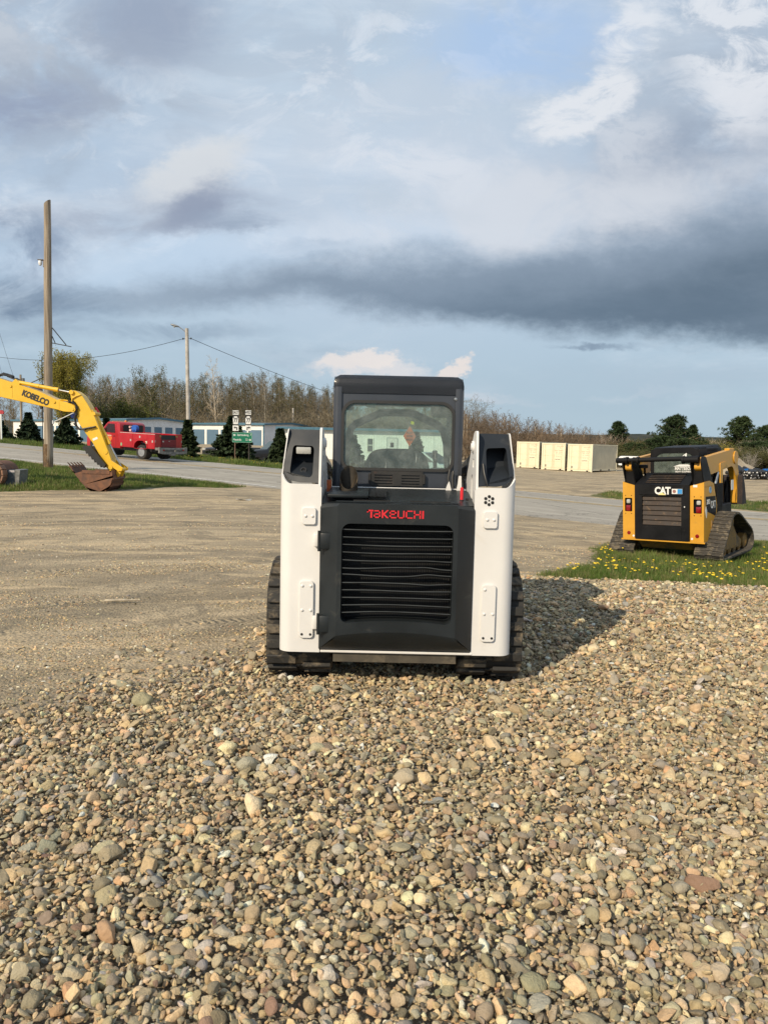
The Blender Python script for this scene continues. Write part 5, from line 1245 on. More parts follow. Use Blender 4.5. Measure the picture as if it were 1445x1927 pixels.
# ------------------------------------------------------------------ excavator reaching in at the left
KYEL = paint('excavator_yellow', (.70, .42, .022), .38, var=.06, scale=1.5, coat=.2, dirt=(.35, .22, .05), dirt_amt=.0, dirt_scale=3)
KDARK = paint('thumb_black', (.012, .012, .012), .55, var=.3)
def build_excavator():
    Y0 = 23.0; root = Vector((-8.7, Y0, hz(-8.7, Y0)))
    T = thing('excavator', 'yellow tracked excavator resting its rusty bucket at the edge of the grass', 'excavator', root)
    def L(px, py): p = at(px, py, Y0) - root; return (p.x, p.z)
    def LP(pts): return [L(*p) for p in pts]
    def side(pts, r, y0, y1, name, mat, bev=.0):
        mb = MB(); mb.prism(smooth_loop(LP(pts), r, 4), y0, y1, 'y', bev); return mb.build(name, mat, T, 40)
    # boom: box section, foot outside the picture
    boom = [(-330, 838), (-240, 730), (-150, 690), (-60, 696), (0, 711), (83, 738), (118, 755), (138, 759), (150, 766), (150, 776), (129, 776), (115, 771.5), (0, 746), (-80, 735), (-150, 745), (-215, 790), (-300, 872)]
    bm = side(boom, .12, -.27, .27, 'boom', KYEL, .012)
    mb = MB()
    mb.cyl((*L(145, 771)[:1], -.31, L(145, 771)[1]), (L(145, 771)[0], .31, L(145, 771)[1]), .085, seg=20); mb.cyl((L(145, 771)[0], -.33, L(145, 771)[1]), (L(145, 771)[0], .33, L(145, 771)[1]), .045, seg=14)
    for px, py in ((29, 728), (110, 757.5)): x, z = L(px, py); mb.cyl((x, -.30, z), (x, .30, z), .04, seg=14)
    mb.build('pivot_pin', KYEL, T)
    mb = MB()
    for px, p2, p3 in ((31, 726, 748.5), (118, 757, 770.5)): 
        x, z0 = L(px, p2); _, z1 = L(px, p3); mb.bx(x - .02, x + .02, -.276, -.268, z1, z0)
    mb.build('boom_weld', KYEL, bm)
    a, b = L(53, 739), L(99, 758)
    ang = -math.atan2(a[1] - b[1], b[0] - a[0])
    cx, cz = L(75.5, 750.2)
    Mx = Matrix.Translation((cx, -.274, cz)) @ Matrix.Rotation(-ang + 0, 4, 'Y') @ REAR
    text_part('brand_lettering', 'KOBELCO', .245, Mx, BLACK, bm, .003, .012, .80, space=.93)
    # stick
    st = [(137, 737), (147, 735.5), (160, 745), (172, 764), (184, 786), (196, 816), (209, 850), (217, 872), (220, 884), (211, 887), (203, 876), (180, 834), (166, 815), (154, 797), (146, 778), (141, 760)]
    side(st, .06, -.20, .20, 'stick', KYEL, .012)
    mb = MB()
    for px, py in ((141, 739), (214, 879)): x, z = L(px, py); mb.cyl((x, -.26, z), (x, .26, z), .065, seg=18)
    mb.build('stick_pin', KYEL, T)
    for px, py in ((204, 851), (182, 779)):
        mb = MB(); x, z = L(px, py); mb.cyl((x, -.22, z), (x, .22, z), .055, seg=14); mb.build('boss', KYEL, T)
    mb = MB(); x, z = L(184.5, 826); mb.box((x, -.203, z), (.16, .006, .07), Euler((0, R(-25), 0)), .02); mb.build('decal', LETW, T)
    def ram(p0, p1, p2, r, rr, y, nm='hydraulic_cylinder'):
        (x0, z0), (x1, z1), (x2, z2) = L(*p0), L(*p1), L(*p2); d = Vector((x1 - x0, 0, z1 - z0)).normalized()
        mb = MB(); mb.cyl((x0, y, z0), (x1, y, z1), r, seg=16); e = Vector((x1, y, z1)); mb.cyl(e - d * .12, e, r * 1.15, seg=16); mb.cyl(Vector((x0, y, z0)) + d * .6, Vector((x0, y, z0)) + d * .7, r * 1.12, seg=16)
        mb.cyl((x0, y - r * 1.3, z0), (x0, y + r * 1.3, z0), r * 1.2, seg=14); c = mb.build(nm, KYEL, T, 40)
        mb = MB(); mb.cyl((x1, y, z1), (x2, y, z2), rr, seg=14); mb.build('rod', STEEL, c)
    ram((36, 719.5), (114, 734.5), (140, 739.5), .060, .030, -.12); 
    ram((180, 781), (207, 836), (228, 877), .055, .028, 0)
    mb = MB(); (x0, z0) = L(178, 778); mb.box((x0, 0, z0), (.12, .34, .2), Euler((0, R(-30), 0)), .02); mb.prism(smooth_loop(LP([(135, 719), (30, 716), (20, 722), (45, 728)]), .03, 2), -.2, -.05, 'y') if False else None
    mb.prism(LP([(28, 722), (36, 714), (44, 722), (42, 727)]), -.2, -.04, 'y'); mb.build('cylinder_lug', KYEL, T)
    # bucket linkage
    mb = MB()
    for y in (-.24, .20): mb.prism(smooth_loop(LP([(206, 866), (212, 864), (237, 880), (236, 886), (228, 886), (210, 874)]), .03, 3), y, y + .04, 'y')
    for y in (-.17, .13): mb.prism(smooth_loop(LP([(226, 880), (235, 880), (228, 897), (219, 897)]), .02, 3), y, y + .04, 'y')
    x, z = L(233, 883); mb.cyl((x, -.27, z), (x, .27, z), .05, seg=14); mb.build('bucket_link', KYEL, T)
    # bucket: side plates, curved shell with wear straps, teeth
    BW = .52
    sh = [(219, 886), (224, 898), (220, 911), (211, 920), (200, 923.5), (188, 922), (176, 915), (165, 905), (154, 890), (143.5, 876)]
    shp = [L(*p) for p in sh]; dense = []
    P3 = [Vector((*p, 0)) for p in shp]
    for i in range(len(P3) - 1):
        p0, p1, p2, p3 = P3[max(i - 1, 0)], P3[i], P3[i + 1], P3[min(i + 2, len(P3) - 1)]
        for k in range(4):
            t = k / 4; dense.append(.5 * ((2 * p1) + (p2 - p0) * t + (2 * p0 - 5 * p1 + 4 * p2 - p3) * t * t + (3 * p1 - 3 * p2 + p0 - p3) * t ** 3))
    dense.append(P3[-1])
    mb = MB(); ia = []
    for i, p in enumerate(dense):
        d = (dense[min(i + 1, len(dense) - 1)] - dense[max(i - 1, 0)]).normalized(); n = Vector((d.y, -d.x, 0)); ia.append((p, n))
    rows = [[mb.bm.verts.new((q.x, y, q.y)) for q in (p, p + n * .03) for y in (-BW, BW)] for p, n in ia]
    for a_, b_ in zip(rows, rows[1:]):
        for u, v in ((0, 1), (3, 2), (1, 3), (2, 0)): mb.bm.faces.new((a_[u], a_[v], b_[v], b_[u]))
    for r_ in (rows[0], rows[-1]): mb.bm.faces.new((r_[0], r_[1], r_[3], r_[2]))
    bmesh.ops.recalc_face_normals(mb.bm, faces=mb.bm.faces[:])
    bk = mb.build('bucket', RUST, T, 40)
    for y in (-BW, BW - .03):
        mb = MB(); mb.prism([(p.x, p.y) for p, n in ia[:-4]] + [L(167, 886)], y - (.004 if y < 0 else -.004), y + .03 + (.004 if y > 0 else 0), 'y'); mb.bx(L(168, 886)[0], L(219, 886)[0], y - .02, y + .05, L(200, 891)[1], L(200, 885.6)[1] + .02, .006); mb.build('side_plate', RUST, bk)
    mb = MB()
    for k in range(5):
        y = -BW + .04 + k * (2 * BW - .12) / 4
        for (p, n), (q, m_) in zip(ia[14:-4], ia[15:-3]):
            mb.poly([(p.x - n.x * .02, y, p.y - n.y * .02), (p.x - n.x * .02, y + .06, p.y - n.y * .02), (q.x - m_.x * .02, y + .06, q.y - m_.y * .02), (q.x - m_.x * .02, y, q.y - m_.y * .02)])
            for yy in (y, y + .06): mb.poly([(p.x, yy, p.y), (p.x - n.x * .02, yy, p.y - n.y * .02), (q.x - m_.x * .02, yy, q.y - m_.y * .02), (q.x, yy, q.y)])
    mb.build('wear_strap', RUST, bk)
    e0, e1 = L(147, 881), L(139.5, 869.5)
    for k in range(5):
        y = -BW + .07 + k * (2 * BW - .14) / 4; mb = MB()
        mb.prism([(e0[0] + .05, e0[1] - .02), (e1[0], e1[1]), (e0[0] + .01, e0[1] + .07)], y - .045, y + .045, 'y'); mb.build('tooth', RUST, bk)
    # serrated thumb
    th = [(163, 843), (168, 839), (181, 841), (190, 852), (207, 876), (204, 883), (196, 880)]
    tp = [(203.5, 880), (199, 876.5), (198, 879), (194, 872), (192, 874.5), (189, 867.5), (186.5, 870), (184, 862.5), (181.5, 864.5), (179, 857.5), (176, 859), (174, 852.5), (171, 853.5), (169, 847.5), (163, 843.5), (167, 838.5), (180, 840), (187, 849), (207, 874)]
    mb = MB(); mb.prism(LP(tp), -.34, -.24, 'y'); mb.prism(LP(tp), .10, .20, 'y'); mb.prism(LP([(180, 846), (184, 846), (206, 876), (203, 879)]), -.26, .12, 'y'); mb.build('thumb', KDARK, T)
    mb = MB(); (xa, za), (xb, zb) = L(196, 850), L(204, 872); mb.cyl((xa, -.1, za), (xb, -.1, zb), .03, seg=10); mb.build('thumb_rod', STEEL, T)
    # hoses
    mb = MB()
    def hose(pts, y, r=.022): mb.tube([(L(*p)[0], y, L(*p)[1]) for p in pts], r, 8)
    def cat(pts):
        V = [Vector((*p, 0)) for p in pts]; out = []
        for i in range(len(V) - 1):
            p0, p1, p2, p3 = V[max(i - 1, 0)], V[i], V[i + 1], V[min(i + 2, len(V) - 1)]
            for k in range(5): t = k / 5; q = .5 * ((2 * p1) + (p2 - p0) * t + (2 * p0 - 5 * p1 + 4 * p2 - p3) * t * t + (3 * p1 - 3 * p2 + p0 - p3) * t ** 3); out.append((q.x, q.y))
        out.append(pts[-1]); return out
    for k in range(3): hose(cat([(-40, 706 - k), (0, 709 - k * 1.4), (13, 706.5 - k), (24, 709 - k), (33, 715), (40, 717)]), -.10 + .07 * k)
    for k in range(2): hose(cat([(136, 758 + k * 2), (146, 760 + k), (152.5, 768), (151, 780), (148.5, 790), (150, 800), (156, 808), (165, 809), (176, 805), (186, 803)]), -.26 + .05 * k)
    mb.build('hydraulic_hose', HOSE, T)
    mb = MB(); 
    for k in range(3): mb.tube([(L(114, 753.5)[0], -.15 + .1 * k, L(114, 753.5)[1]), (L(126, 755)[0], -.15 + .1 * k, L(126, 753.5)[1]), (L(138, 757)[0], -.15 + .1 * k, L(138, 756)[1])], .018, 6)
    mb.tube([(L(143, 762)[0], -.23, L(143, 760)[1]), (L(142, 750)[0], -.23, L(144, 751)[1]), (L(150, 746)[0], -.23, L(150, 746)[1]), (L(158, 743)[0], -.21, L(158, 743.5)[1])], .02, 6); mb.build('steel_line', KYEL, T)
    mb = MB(); (xa, za), (xb, zb) = L(174, 766), L(183, 780); mb.cyl((xa, .26, za), (xb, .26, zb), .035, seg=8); mb.build('red_guard', RED, T)
    # upper works and tracks, outside the picture to the left
    gx, gz = L(-330, 860)
    mb = MB(); mb.prism(smooth_loop([(gx - 3.2, gz - .5), (gx - 3.2, gz + 1.0), (gx - 1.0, gz + 1.05), (gx + .5, gz + .5), (gx + .6, gz - .5)], .2, 4), -1.2, 1.2, 'y', .03); mb.build('upper_body', KYEL, T)
    mb = MB(); mb.prism(smooth_loop([(gx - 1.2, gz - .3), (gx - 1.2, gz + 1.8), (gx + .1, gz + 1.8), (gx + .55, gz + .6), (gx + .5, gz - .3)], .15, 4), -1.25, -.35, 'y', .03); mb.build('cab', CBLK, T)
    for y in (-1.15, .65):
        mb = MB(); mb.prism(smooth_loop([(gx - 3.0, .02), (gx - 3.4, .4), (gx - 3.0, .78), (gx + .6, .78), (gx + 1.0, .4), (gx + .6, .02)], .3, 5), y, y + .5, 'y'); mb.build('track', OLDTRK, T)
build_excavator()
def build_scrap():
    # rusty bucket lying on its side and a grey steel box beside it, at the left edge
    g0 = on(-13, 915, 23.2)
    T = thing('rusty_bucket', 'rusty steel bucket with riveted edge plates lying beside the grey box at the grass edge', 'bucket', g0)
    mb = MB(); n = 9; R0 = .42
    oct_ = [(R0 * math.cos(R(-80 + 25 * i)), R0 * math.sin(R(-80 + 25 * i)) + .42) for i in range(n)]
    Q = oct_ + [(-.5, .82), (-.55, .04)]
    mb.prism(Q, .05, .9, 'y'); mb.build('shell', RUST, T)
    mb = MB()
    for i in range(n - 1):
        (xa, za), (xb, zb) = oct_[i], oct_[i + 1]; c = ((xa + xb) / 2, -.06, (za + zb) / 2); l = math.hypot(xb - xa, zb - za)
        mb.box(c, (l * .88, .30, .05), Euler((0, -math.atan2(zb - za, xb - xa), 0)), .008)
    mb.build('edge_plate', paint('worn_rust', (.26, .14, .085), .75, var=.3, scale=7, bump=.3), T)
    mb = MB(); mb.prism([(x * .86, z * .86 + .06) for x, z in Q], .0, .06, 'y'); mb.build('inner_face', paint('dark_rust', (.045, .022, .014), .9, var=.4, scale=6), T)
    g1 = on(27.5, 915, 23.6)
    T2 = thing('steel_box', 'grey blue steel box with worn galvanised end standing at the grass edge', 'steel box', g1, R(8))
    mb = MB(); mb.prism(smooth_loop([(-.42, .03), (-.42, .56), (.16, .53), (.14, .03)], .02, 2), -.3, .4, 'y'); mb.build('box_body', paint('steel_blue_grey_shaded', (.035, .05, .06), .5, var=.2, scale=4, dirt=(.2, .2, .19), dirt_amt=.2, dirt_scale=5), T2)  # blue grey darkened to stand for the shadow on the box front
    mb = MB(); mb.prism([(.12, .05), (.14, .56), (.30, .55), (.25, .06)], -.33, .43, 'y', .01); mb.build('end_plate', paint('galvanised', (.19, .19, .18), .55, metal=.3, var=.35, scale=9), T2)
    mb = MB(); mb.bx(-.05, .12, -.306, -.3, .47, .535); mb.build('label_plate', paint('label_grey', (.45, .42, .42), .5), T2)
build_scrap()
# ------------------------------------------------------------------ road vehicles
TYRE = paint('tyre_rubber', (.022, .021, .020), .85, var=.3, scale=8, dirt=(.10, .085, .065), dirt_amt=.3, dirt_scale=9)
RIMM = paint('wheel_rim', (.48, .48, .47), .35, metal=.8, var=.15)
DGLASS = glass('vehicle_glass', (.30, .36, .36), (.10, .12, .12), .10)
def wheel(parent, x, y, r, w, rim=RIMM, dual=False):
    """wheel on the x side of a vehicle (x is its outer face); axis across"""
    s = 1 if x > 0 else -1; M = Matrix.Translation((x, y, r)) @ Matrix.Rotation(R(90) * s, 4, 'Y')
    mb = MB(); W = w * (2.1 if dual else 1)
    mb.lathe([(r * .60, -W), (r * .93, -W), (r, -W + .03), (r, -W * .55), (r * .96, -W * .52), (r, -W * .48), (r, -.03), (r * .93, 0), (r * .60, -.005), (r * .60, -.05)], 28, M)
    t = mb.build('wheel', TYRE, parent, 40)
    mb = MB(); d = .10 if dual else .02
    mb.lathe([(r * .61, -.004), (r * .57, -.02), (r * .52, -d - .03), (r * .30, -d - .01), (r * .26, -d + .03), (r * .16, -d + .05), (0, -d + .05)], 24, M)
    rm = mb.build('rim', rim, t, 40)
    mb = MB()
    for k in range(8): a = 2 * math.pi * k / 8; mb.cyl(M @ Vector((r * .42 * math.cos(a), r * .42 * math.sin(a), -d - .022)), M @ Vector((r * .42 * math.cos(a), r * .42 * math.sin(a), -d - .012)), r * .075, seg=8)
    o = mb.build('rim_hole', BLACK, t); return t
def build_service_truck():
    RP = paint('truck_red', (.38, .006, .011), .32, var=.08, scale=2, coat=.4, dirt=(.22, .06, .05), dirt_amt=.0, dirt_scale=3)
    RD = paint('truck_red_worn', (.17, .008, .011), .5, var=.15, scale=3)
    ALU = paint('bumper_grey', (.20, .195, .18), .55, metal=.4, var=.3, scale=5)
    p = at(266, 866, 41.2); s, w = road_sw(p.x, p.y)
    T = thing('service_truck', 'red service truck with tool lockers and blue hose reel on the far road lane', 'truck')
    yaw = math.atan2(-RU[1], -RU[0]) - R(90) + R(1)
    # rear left wheel stands at p; vehicle local: x right, y forward
    Mz = Matrix.Rotation(yaw, 4, 'Z'); off = Mz @ Vector((-.98, 1.05, 0)); T.matrix_world = Matrix.Translation((p.x - off.x, p.y - off.y, float(road_z(s)) + .012)) @ Mz @ Matrix.Rotation(R(2.0), 4, 'X')
    # cab
    mb = MB()
    prof = smooth_loop([(2.75, .52), (2.75, 1.30), (2.80, 1.88), (2.98, 2.0), (3.75, 1.98), (4.35, 1.42), (5.35, 1.28), (5.50, .95), (5.48, .52)], [.02, .05, .10, .08, .12, .12, .14, .1, .05], 5)
    mb.prism(prof, -.93, .93, 'x', .03, 2); cab = mb.build('cab', RP, T, 40)
    for sx in (-1, 1):
        mb = MB(); mb.prism(smooth_loop([(3.16, 1.36), (3.20, 1.86), (3.72, 1.86), (4.16, 1.38)], .04, 3), sx * .925, sx * .945, 'x'); mb.build('side_window', DGLASS if sx < 0 else BLACK, T)
        mb = MB(); mb.plate(smooth_loop([(3.08, .58), (3.08, 1.90), (3.76, 1.90), (4.26, 1.36), (4.26, .58)], .03, 2), [smooth_loop([(3.10, .60), (3.10, 1.88), (3.75, 1.88), (4.24, 1.35), (4.24, .60)], .03, 2)], sx * .926, sx * .934, 'x'); dr = mb.build('door', RD, T)
        mb = MB(); mb.bx(sx * .93, sx * .955, 3.18, 3.30, 1.16, 1.20, .006); mb.build('handle', BLACK, dr)
        mb = MB(); mb.bx(sx * .95, sx * 1.16, 4.02, 4.14, 1.36, 1.62, .03); mb.build('mirror', BLACK, T)
        mb = MB(); mb.plate(smooth_loop([(4.45, .50), (4.42, .75), (4.62, 1.0), (5.0, 1.0), (5.20, .75), (5.18, .50)], .08, 3), [], sx * .932, sx * .938, 'x'); mb.build('wheel_arch', BLACK, T)
    for xx, sg in ((-.93, 1),):
        pass
    mb = MB(); mb.poly([(-.80, 3.84, 1.935), (.80, 3.84, 1.935), (.84, 4.33, 1.47), (-.84, 4.33, 1.47)]); mb.build('windscreen', DGLASS, T)
    mb = MB(); mb.prism(rrect(-.72, .72, 1.40, 1.84, .06, 4), 2.735, 2.752, 'y'); mb.build('rear_window', BLACK, T)
    # service body: lockers either side, open bay between, tailgate
    for sx in (-1, 1):
        mb = MB(); x0, x1 = sorted((sx * .56, sx * 1.02))
        mb.plate([(0.0, .62), (0.0, 1.42), (2.66, 1.42), (2.66, .62), (1.60, .62), (1.52, .90), (1.28, 1.06), (.86, 1.06), (.60, .90), (.52, .62)], [], x0, x1, 'x'); mb.bx(x0 + .01 * sx, x1 + .006 * sx, 0, 2.66, 1.42, 1.455, .006)
        b = mb.build('locker_body', RP, T)
        mb = MB(); mb.bx(sx * 1.018, sx * 1.03, -.01, 2.67, 1.405, 1.43); mb.build('locker_trim', paint('pale_trim', (.50, .46, .42), .5), b)
        for y0, y1, z0, z1 in ((1.70, 2.62, .66, 1.38), (.58, 1.66, 1.08, 1.38), (.04, .54, .66, 1.38)):
            mb = MB(); mb.bx(sx * 1.019, sx * 1.032, y0, y1, z0, z1, .004); d = mb.build('locker_door', RP, b)
            mb = MB(); yc = y0 + .12 if y1 - y0 < 1 else (y0 + y1) / 2; mb.bx(sx * 1.03, sx * 1.042, yc - .05, yc + .05, (z0 + z1) / 2 - .06, (z0 + z1) / 2 + .06, .004); mb.build('latch', paint('latch_grey', (.42, .36, .34), .4), d)
        mb = MB(); mb.bx(sx * 1.02, sx * 1.04, .56, .70, .86, 1.02, .02); mb.build('fuel_door', paint('fuel_cream', (.55, .48, .38), .5), b)
        mb = MB(); mb.plate(smooth_loop([(.52, .60), (.56, .88), (.82, 1.08), (1.30, 1.08), (1.56, .88), (1.62, .60)], .1, 4), [smooth_loop([(.57, .58), (.61, .86), (.84, 1.03), (1.28, 1.03), (1.51, .86), (1.57, .58)], .1, 4)], sx * 1.0, sx * 1.05, 'x'); mb.build('fender', RP, b)
        wheel(T, sx * .98, 1.05, .40, .22, dual=True); wheel(T, sx * .95, 4.80, .40, .25)
    mb = MB(); mb.bx(-.56, .56, .0, 2.66, .80, .88); mb.bx(-.70, .70, .2, 5.2, .42, .62, .03); mb.bx(-.80, .80, .85, 1.25, .30, .50, .04); mb.build('chassis', BLACK, T)
    mb = MB(); mb.bx(-.56, .56, -.035, .02, .72, 1.14, .012); mb.bx(-.50, .50, -.045, -.034, .84, 1.06); tg = mb.build('tailgate', RD, T)
    mb = MB(); mb.bx(-.06, .06, -.055, -.044, 1.05, 1.08); mb.bx(-.52, -.40, -.055, -.044, 1.00, 1.08); mb.build('handle', STEEL, tg)
    mb = MB(); mb.bx(-.56, .56, .02, .04, 1.14, 1.40); mb.build('bay_shade_sheet', BLACK, T)  # black sheet standing in for the shade inside the open bay
    mb = MB(); mb.bx(-1.02, 1.02, -.36, -.02, .56, .70, .01); mb.prism([(-1.05, .42), (-1.05, .74), (-.80, .70), (-.80, .52), (.80, .52), (.80, .70), (1.05, .74), (1.05, .42), (.72, .36), (-.72, .36)], -.40, -.30, 'y'); mb.bx(-.18, .18, -.40, -.2, .28, .46, .02); mb.build('rear_bumper', ALU, T)
    for sx in (-1, 1):
        mb = MB(); mb.bx(sx * .68, sx * .82, -.408, -.40, .54, .62, .004); mb.build('tail_lamp', REDLENS, T)
        mb = MB(); mb.bx(sx * .98, sx * 1.01, -.005, .0, .98, 1.10); mb.build('marker', LAMPGLASS, T)
        mb = MB(); mb.plate(rrect(sx * .62 - .06, sx * .62 + .06, 1.28, 1.38, .01, 2), [rrect(sx * .62 - .02, sx * .62 + .02, 1.31, 1.35, .005, 1)], -.012, .0, 'y'); mb.build('rope_hook', paint('hook_brass', (.30, .2, .06), .5), T)
    mb = MB(); mb.lathe([(.055, 0), (.06, .05), (.05, .10), (0, .11)], 14, Matrix.Translation((-.15, 3.2, 1.985))); mb.build('beacon', AMBER, T)
    mb = MB(); mb.bx(-.6, .6, 3.7, 3.78, 1.975, 2.01, .01); mb.build('clearance_light', AMBER, T)
    BL = paint('reel_blue', (.02, .10, .42), .45)
    mb = MB(); mb.cyl((-.70, 1.95, 1.66), (-.50, 1.95, 1.66), .20, seg=20); mb.bx(-.70, -.5, 1.85, 2.05, 1.45, 1.6, .01); rl = mb.build('hose_reel', BL, T)
    mb = MB(); mb.cyl((-.78, 2.16, 1.56), (-.6, 2.16, 1.56), .07, seg=12); mb.cyl((-.78, 2.2, 1.74), (-.6, 2.2, 1.74), .06, seg=12); mb.bx(-.72, -.6, 2.1, 2.2, 1.44, 1.6); mb.build('reel_fitting', paint('fitting_pink', (.65, .42, .40), .5), T)
    ori = Matrix.Rotation(R(-90), 4, 'Z')
    mb = MB(); mb.plate([(3.42, 1.00), (3.40, 1.12), (3.52, 1.14), (3.84, 1.14), (3.96, 1.12), (3.94, 1.00), (3.82, .82), (3.54, .82)], [], -.940, -.934, 'x'); em = mb.build('door_emblem', paint('emblem_orange', (.62, .13, .02), .5), T)
    mb = MB(); mb.plate(rrect(3.58, 3.78, .84, .98, .02, 2), [], -.944, -.939, 'x'); mb.build('emblem_centre', paint('emblem_gold', (.72, .42, .05), .5), em)
    LS = Matrix.Translation((-.937, 3.68, 1.19)) @ ori @ REAR
    text_part('door_lettering', 'PRECISION', .10, LS, paint('lettering_cream', (.75, .55, .40), .5), T, .002, .003, .95)
    text_part('door_lettering', 'SITE SERVICE', .075, Matrix.Translation((-.937, 3.68, .765)) @ ori @ REAR, LETW, T, .002, .003, .85)
    mb = MB(); mb.bx(-1.045, -1.03, 2.48, 2.60, .68, .84); mb.build('green_decal', paint('decal_green', (.20, .34, .18), .5), T)
build_service_truck()
def car_shell(T, paintm, L_, W, prof, green, gl, wheels, rw, rim):
    mb = MB(); mb.prism(smooth_loop(prof, .09, 4), -W / 2, W / 2, 'x', .05, 2); mb.build('body', paintm, T, 45)
    mb = MB(); g = smooth_loop(green, .10, 4); n = len(g); zmin, zmax = min(p[1] for p in g), max(p[1] for p in g)
    ring = []
    for sx in (-1, 1): ring.append([mb.bm.verts.new((sx * (W / 2 - .04 - .16 * (p[1] - zmin) / (zmax - zmin)), p[0], p[1])) for p in g])
    for i in range(n): j = (i + 1) % n; mb.bm.faces.new((ring[0][i], ring[0][j], ring[1][j], ring[1][i]))
    mb.bm.faces.new(ring[0]); mb.bm.faces.new(ring[1][::-1]); bmesh.ops.recalc_face_normals(mb.bm, faces=mb.bm.faces[:]); mb.build('roof', paintm, T, 40)
    cx = sum(p[0] for p in green) / len(green)
    for sx in (-1, 1):
        for quad in gl:
            mb = MB(); mb.poly([(sx * (W / 2 - .04 - .16 * (z - zmin) / (zmax - zmin) + .004), y, z) for y, z in quad]); mb.build('window', DGLASS if False else BLACK, T)
        for y in wheels: wheel(T, sx * (W / 2 - .02), y, rw, .24, rim)
def build_cars():
    DK = paint('pickup_dark', (.010, .011, .014), .35, var=.1, coat=.15)
    RIMD = paint('rim_dark', (.06, .06, .062), .35, metal=.8)
    def pickup(name, label, x, y, rz, grp=None):
        T = thing(name, label, 'pickup', (x, y, hz(x, y) + .0), rz)
        prof = [(0, .5), (0, 1.12), (3.1, 1.14), (4.2, 1.14), (5.45, 1.05), (5.7, .85), (5.7, .45), (.1, .45)]
        green = [(1.95, 1.12), (2.1, 1.78), (2.4, 1.86), (3.5, 1.86), (4.35, 1.12)]
        car_shell(T, DK, 5.7, 1.95, prof, green, [[(2.15, 1.2), (2.22, 1.74), (2.72, 1.78), (2.74, 1.2)], [(2.84, 1.2), (2.84, 1.78), (3.45, 1.78), (4.0, 1.2)]], (1.05, 4.6), .41, RIMD)
        mb = MB(); mb.poly([(-.76, 3.56, 1.83), (.76, 3.56, 1.83), (.84, 4.30, 1.17), (-.84, 4.30, 1.17)]); mb.build('windscreen', glass('screen_%s' % name, (.12, .16, .16), (.18, .24, .24), .3) if 'screen_pickup_truck' not in MATS else MATS['screen_pickup_truck'], T)
        for sx in (-1, 1):
            mb = MB(); mb.box((sx * .78, 5.64, .92), (.34, .14, .17), None, .03); mb.build('headlight', LAMPGLASS, T)
            mb = MB(); mb.box((sx * 1.08, 3.75, 1.25), (.22, .12, .22), None, .03); mb.build('mirror', DK, T)
            mb = MB(); mb.bx(sx * .976, sx * .99, 2.85, 3.0, 1.02, 1.05); mb.build('handle', BLACK, T)
        mb = MB(); mb.bx(-.55, .55, 5.66, 5.72, .62, 1.0, .03); mb.bx(-.92, .92, 5.62, 5.80, .42, .58, .03); mb.build('grille', BLACK, T)
        return T
    p = on(468, 868, 63.0); pickup('pickup_truck', 'dark crew cab pickup parked behind the big spruce and road sign', p.x + 4.9, p.y + 3.0, R(118))
    p = on(398, 862, 63.0); pickup('pickup_truck', 'black pickup mostly hidden on the left of the big sign spruce', p.x + 2.4, p.y + 6.0, R(152))
    SV = paint('sedan_pale', (.42, .45, .44), .28, var=.05, coat=.5, metal=.3)
    x, y = 2.05, 36.2; s, w = road_sw(x, y)
    T = thing('sedan', 'pale sedan on the road seen through the loader cab window', 'car', (x, y, hz(x, y) + .055), math.atan2(RU[1], RU[0]) + R(90) - R(180))
    car_shell(T, SV, 4.6, 1.8, [(-2.2, .35), (-2.25, .85), (-1.4, .95), (1.0, .92), (2.2, .75), (2.3, .35)], [(-1.6, .92), (-.8, 1.42), (.1, 1.46), (1.05, .90)], [[(-1.2, .98), (-.75, 1.36), (-.25, 1.38), (-.25, .98)], [(-.18, .98), (-.18, 1.38), (.15, 1.36), (.75, .98)]], (-1.35, 1.4), .33, RIMM)
    for yy, z0, y2 in ((.20, 1.42, 1.0), (-.88, 1.39, -1.55)):
        mb = MB(); mb.poly([(-.66, yy, z0 + .01), (.66, yy, z0 + .01), (.76, y2, .955), (-.76, y2, .955)]); mb.build('windscreen', BLACK, T)
    # white camper behind the containers
    p = on(1192, 884, 84); T = thing('camper_trailer', 'white camper trailer standing behind the tan shipping container', 'trailer', p, R(-40)); T.scale = (.62, .8, .66)
    WP = paint('camper_white', (.72, .74, .76), .4, var=.04)
    mb = MB(); mb.prism(smooth_loop([(-2.4, .5), (-2.4, 1.9), (-2.0, 2.1), (2.0, 2.1), (2.5, 1.5), (2.5, .5)], .2, 4), -1.1, 1.1, 'y', .04); mb.build('body', WP, T)
    mb = MB(); mb.bx(.5, 1.1, -1.115, -1.1, .6, 1.8, .01); mb.build('door', WP, T)
    for sx in (-1, 1):
        mb = MB(); mb.cyl((.2, sx * .95, .33), (.2, sx * 1.1, .33), .33, seg=18); mb.build('wheel', TYRE, T)
build_cars()
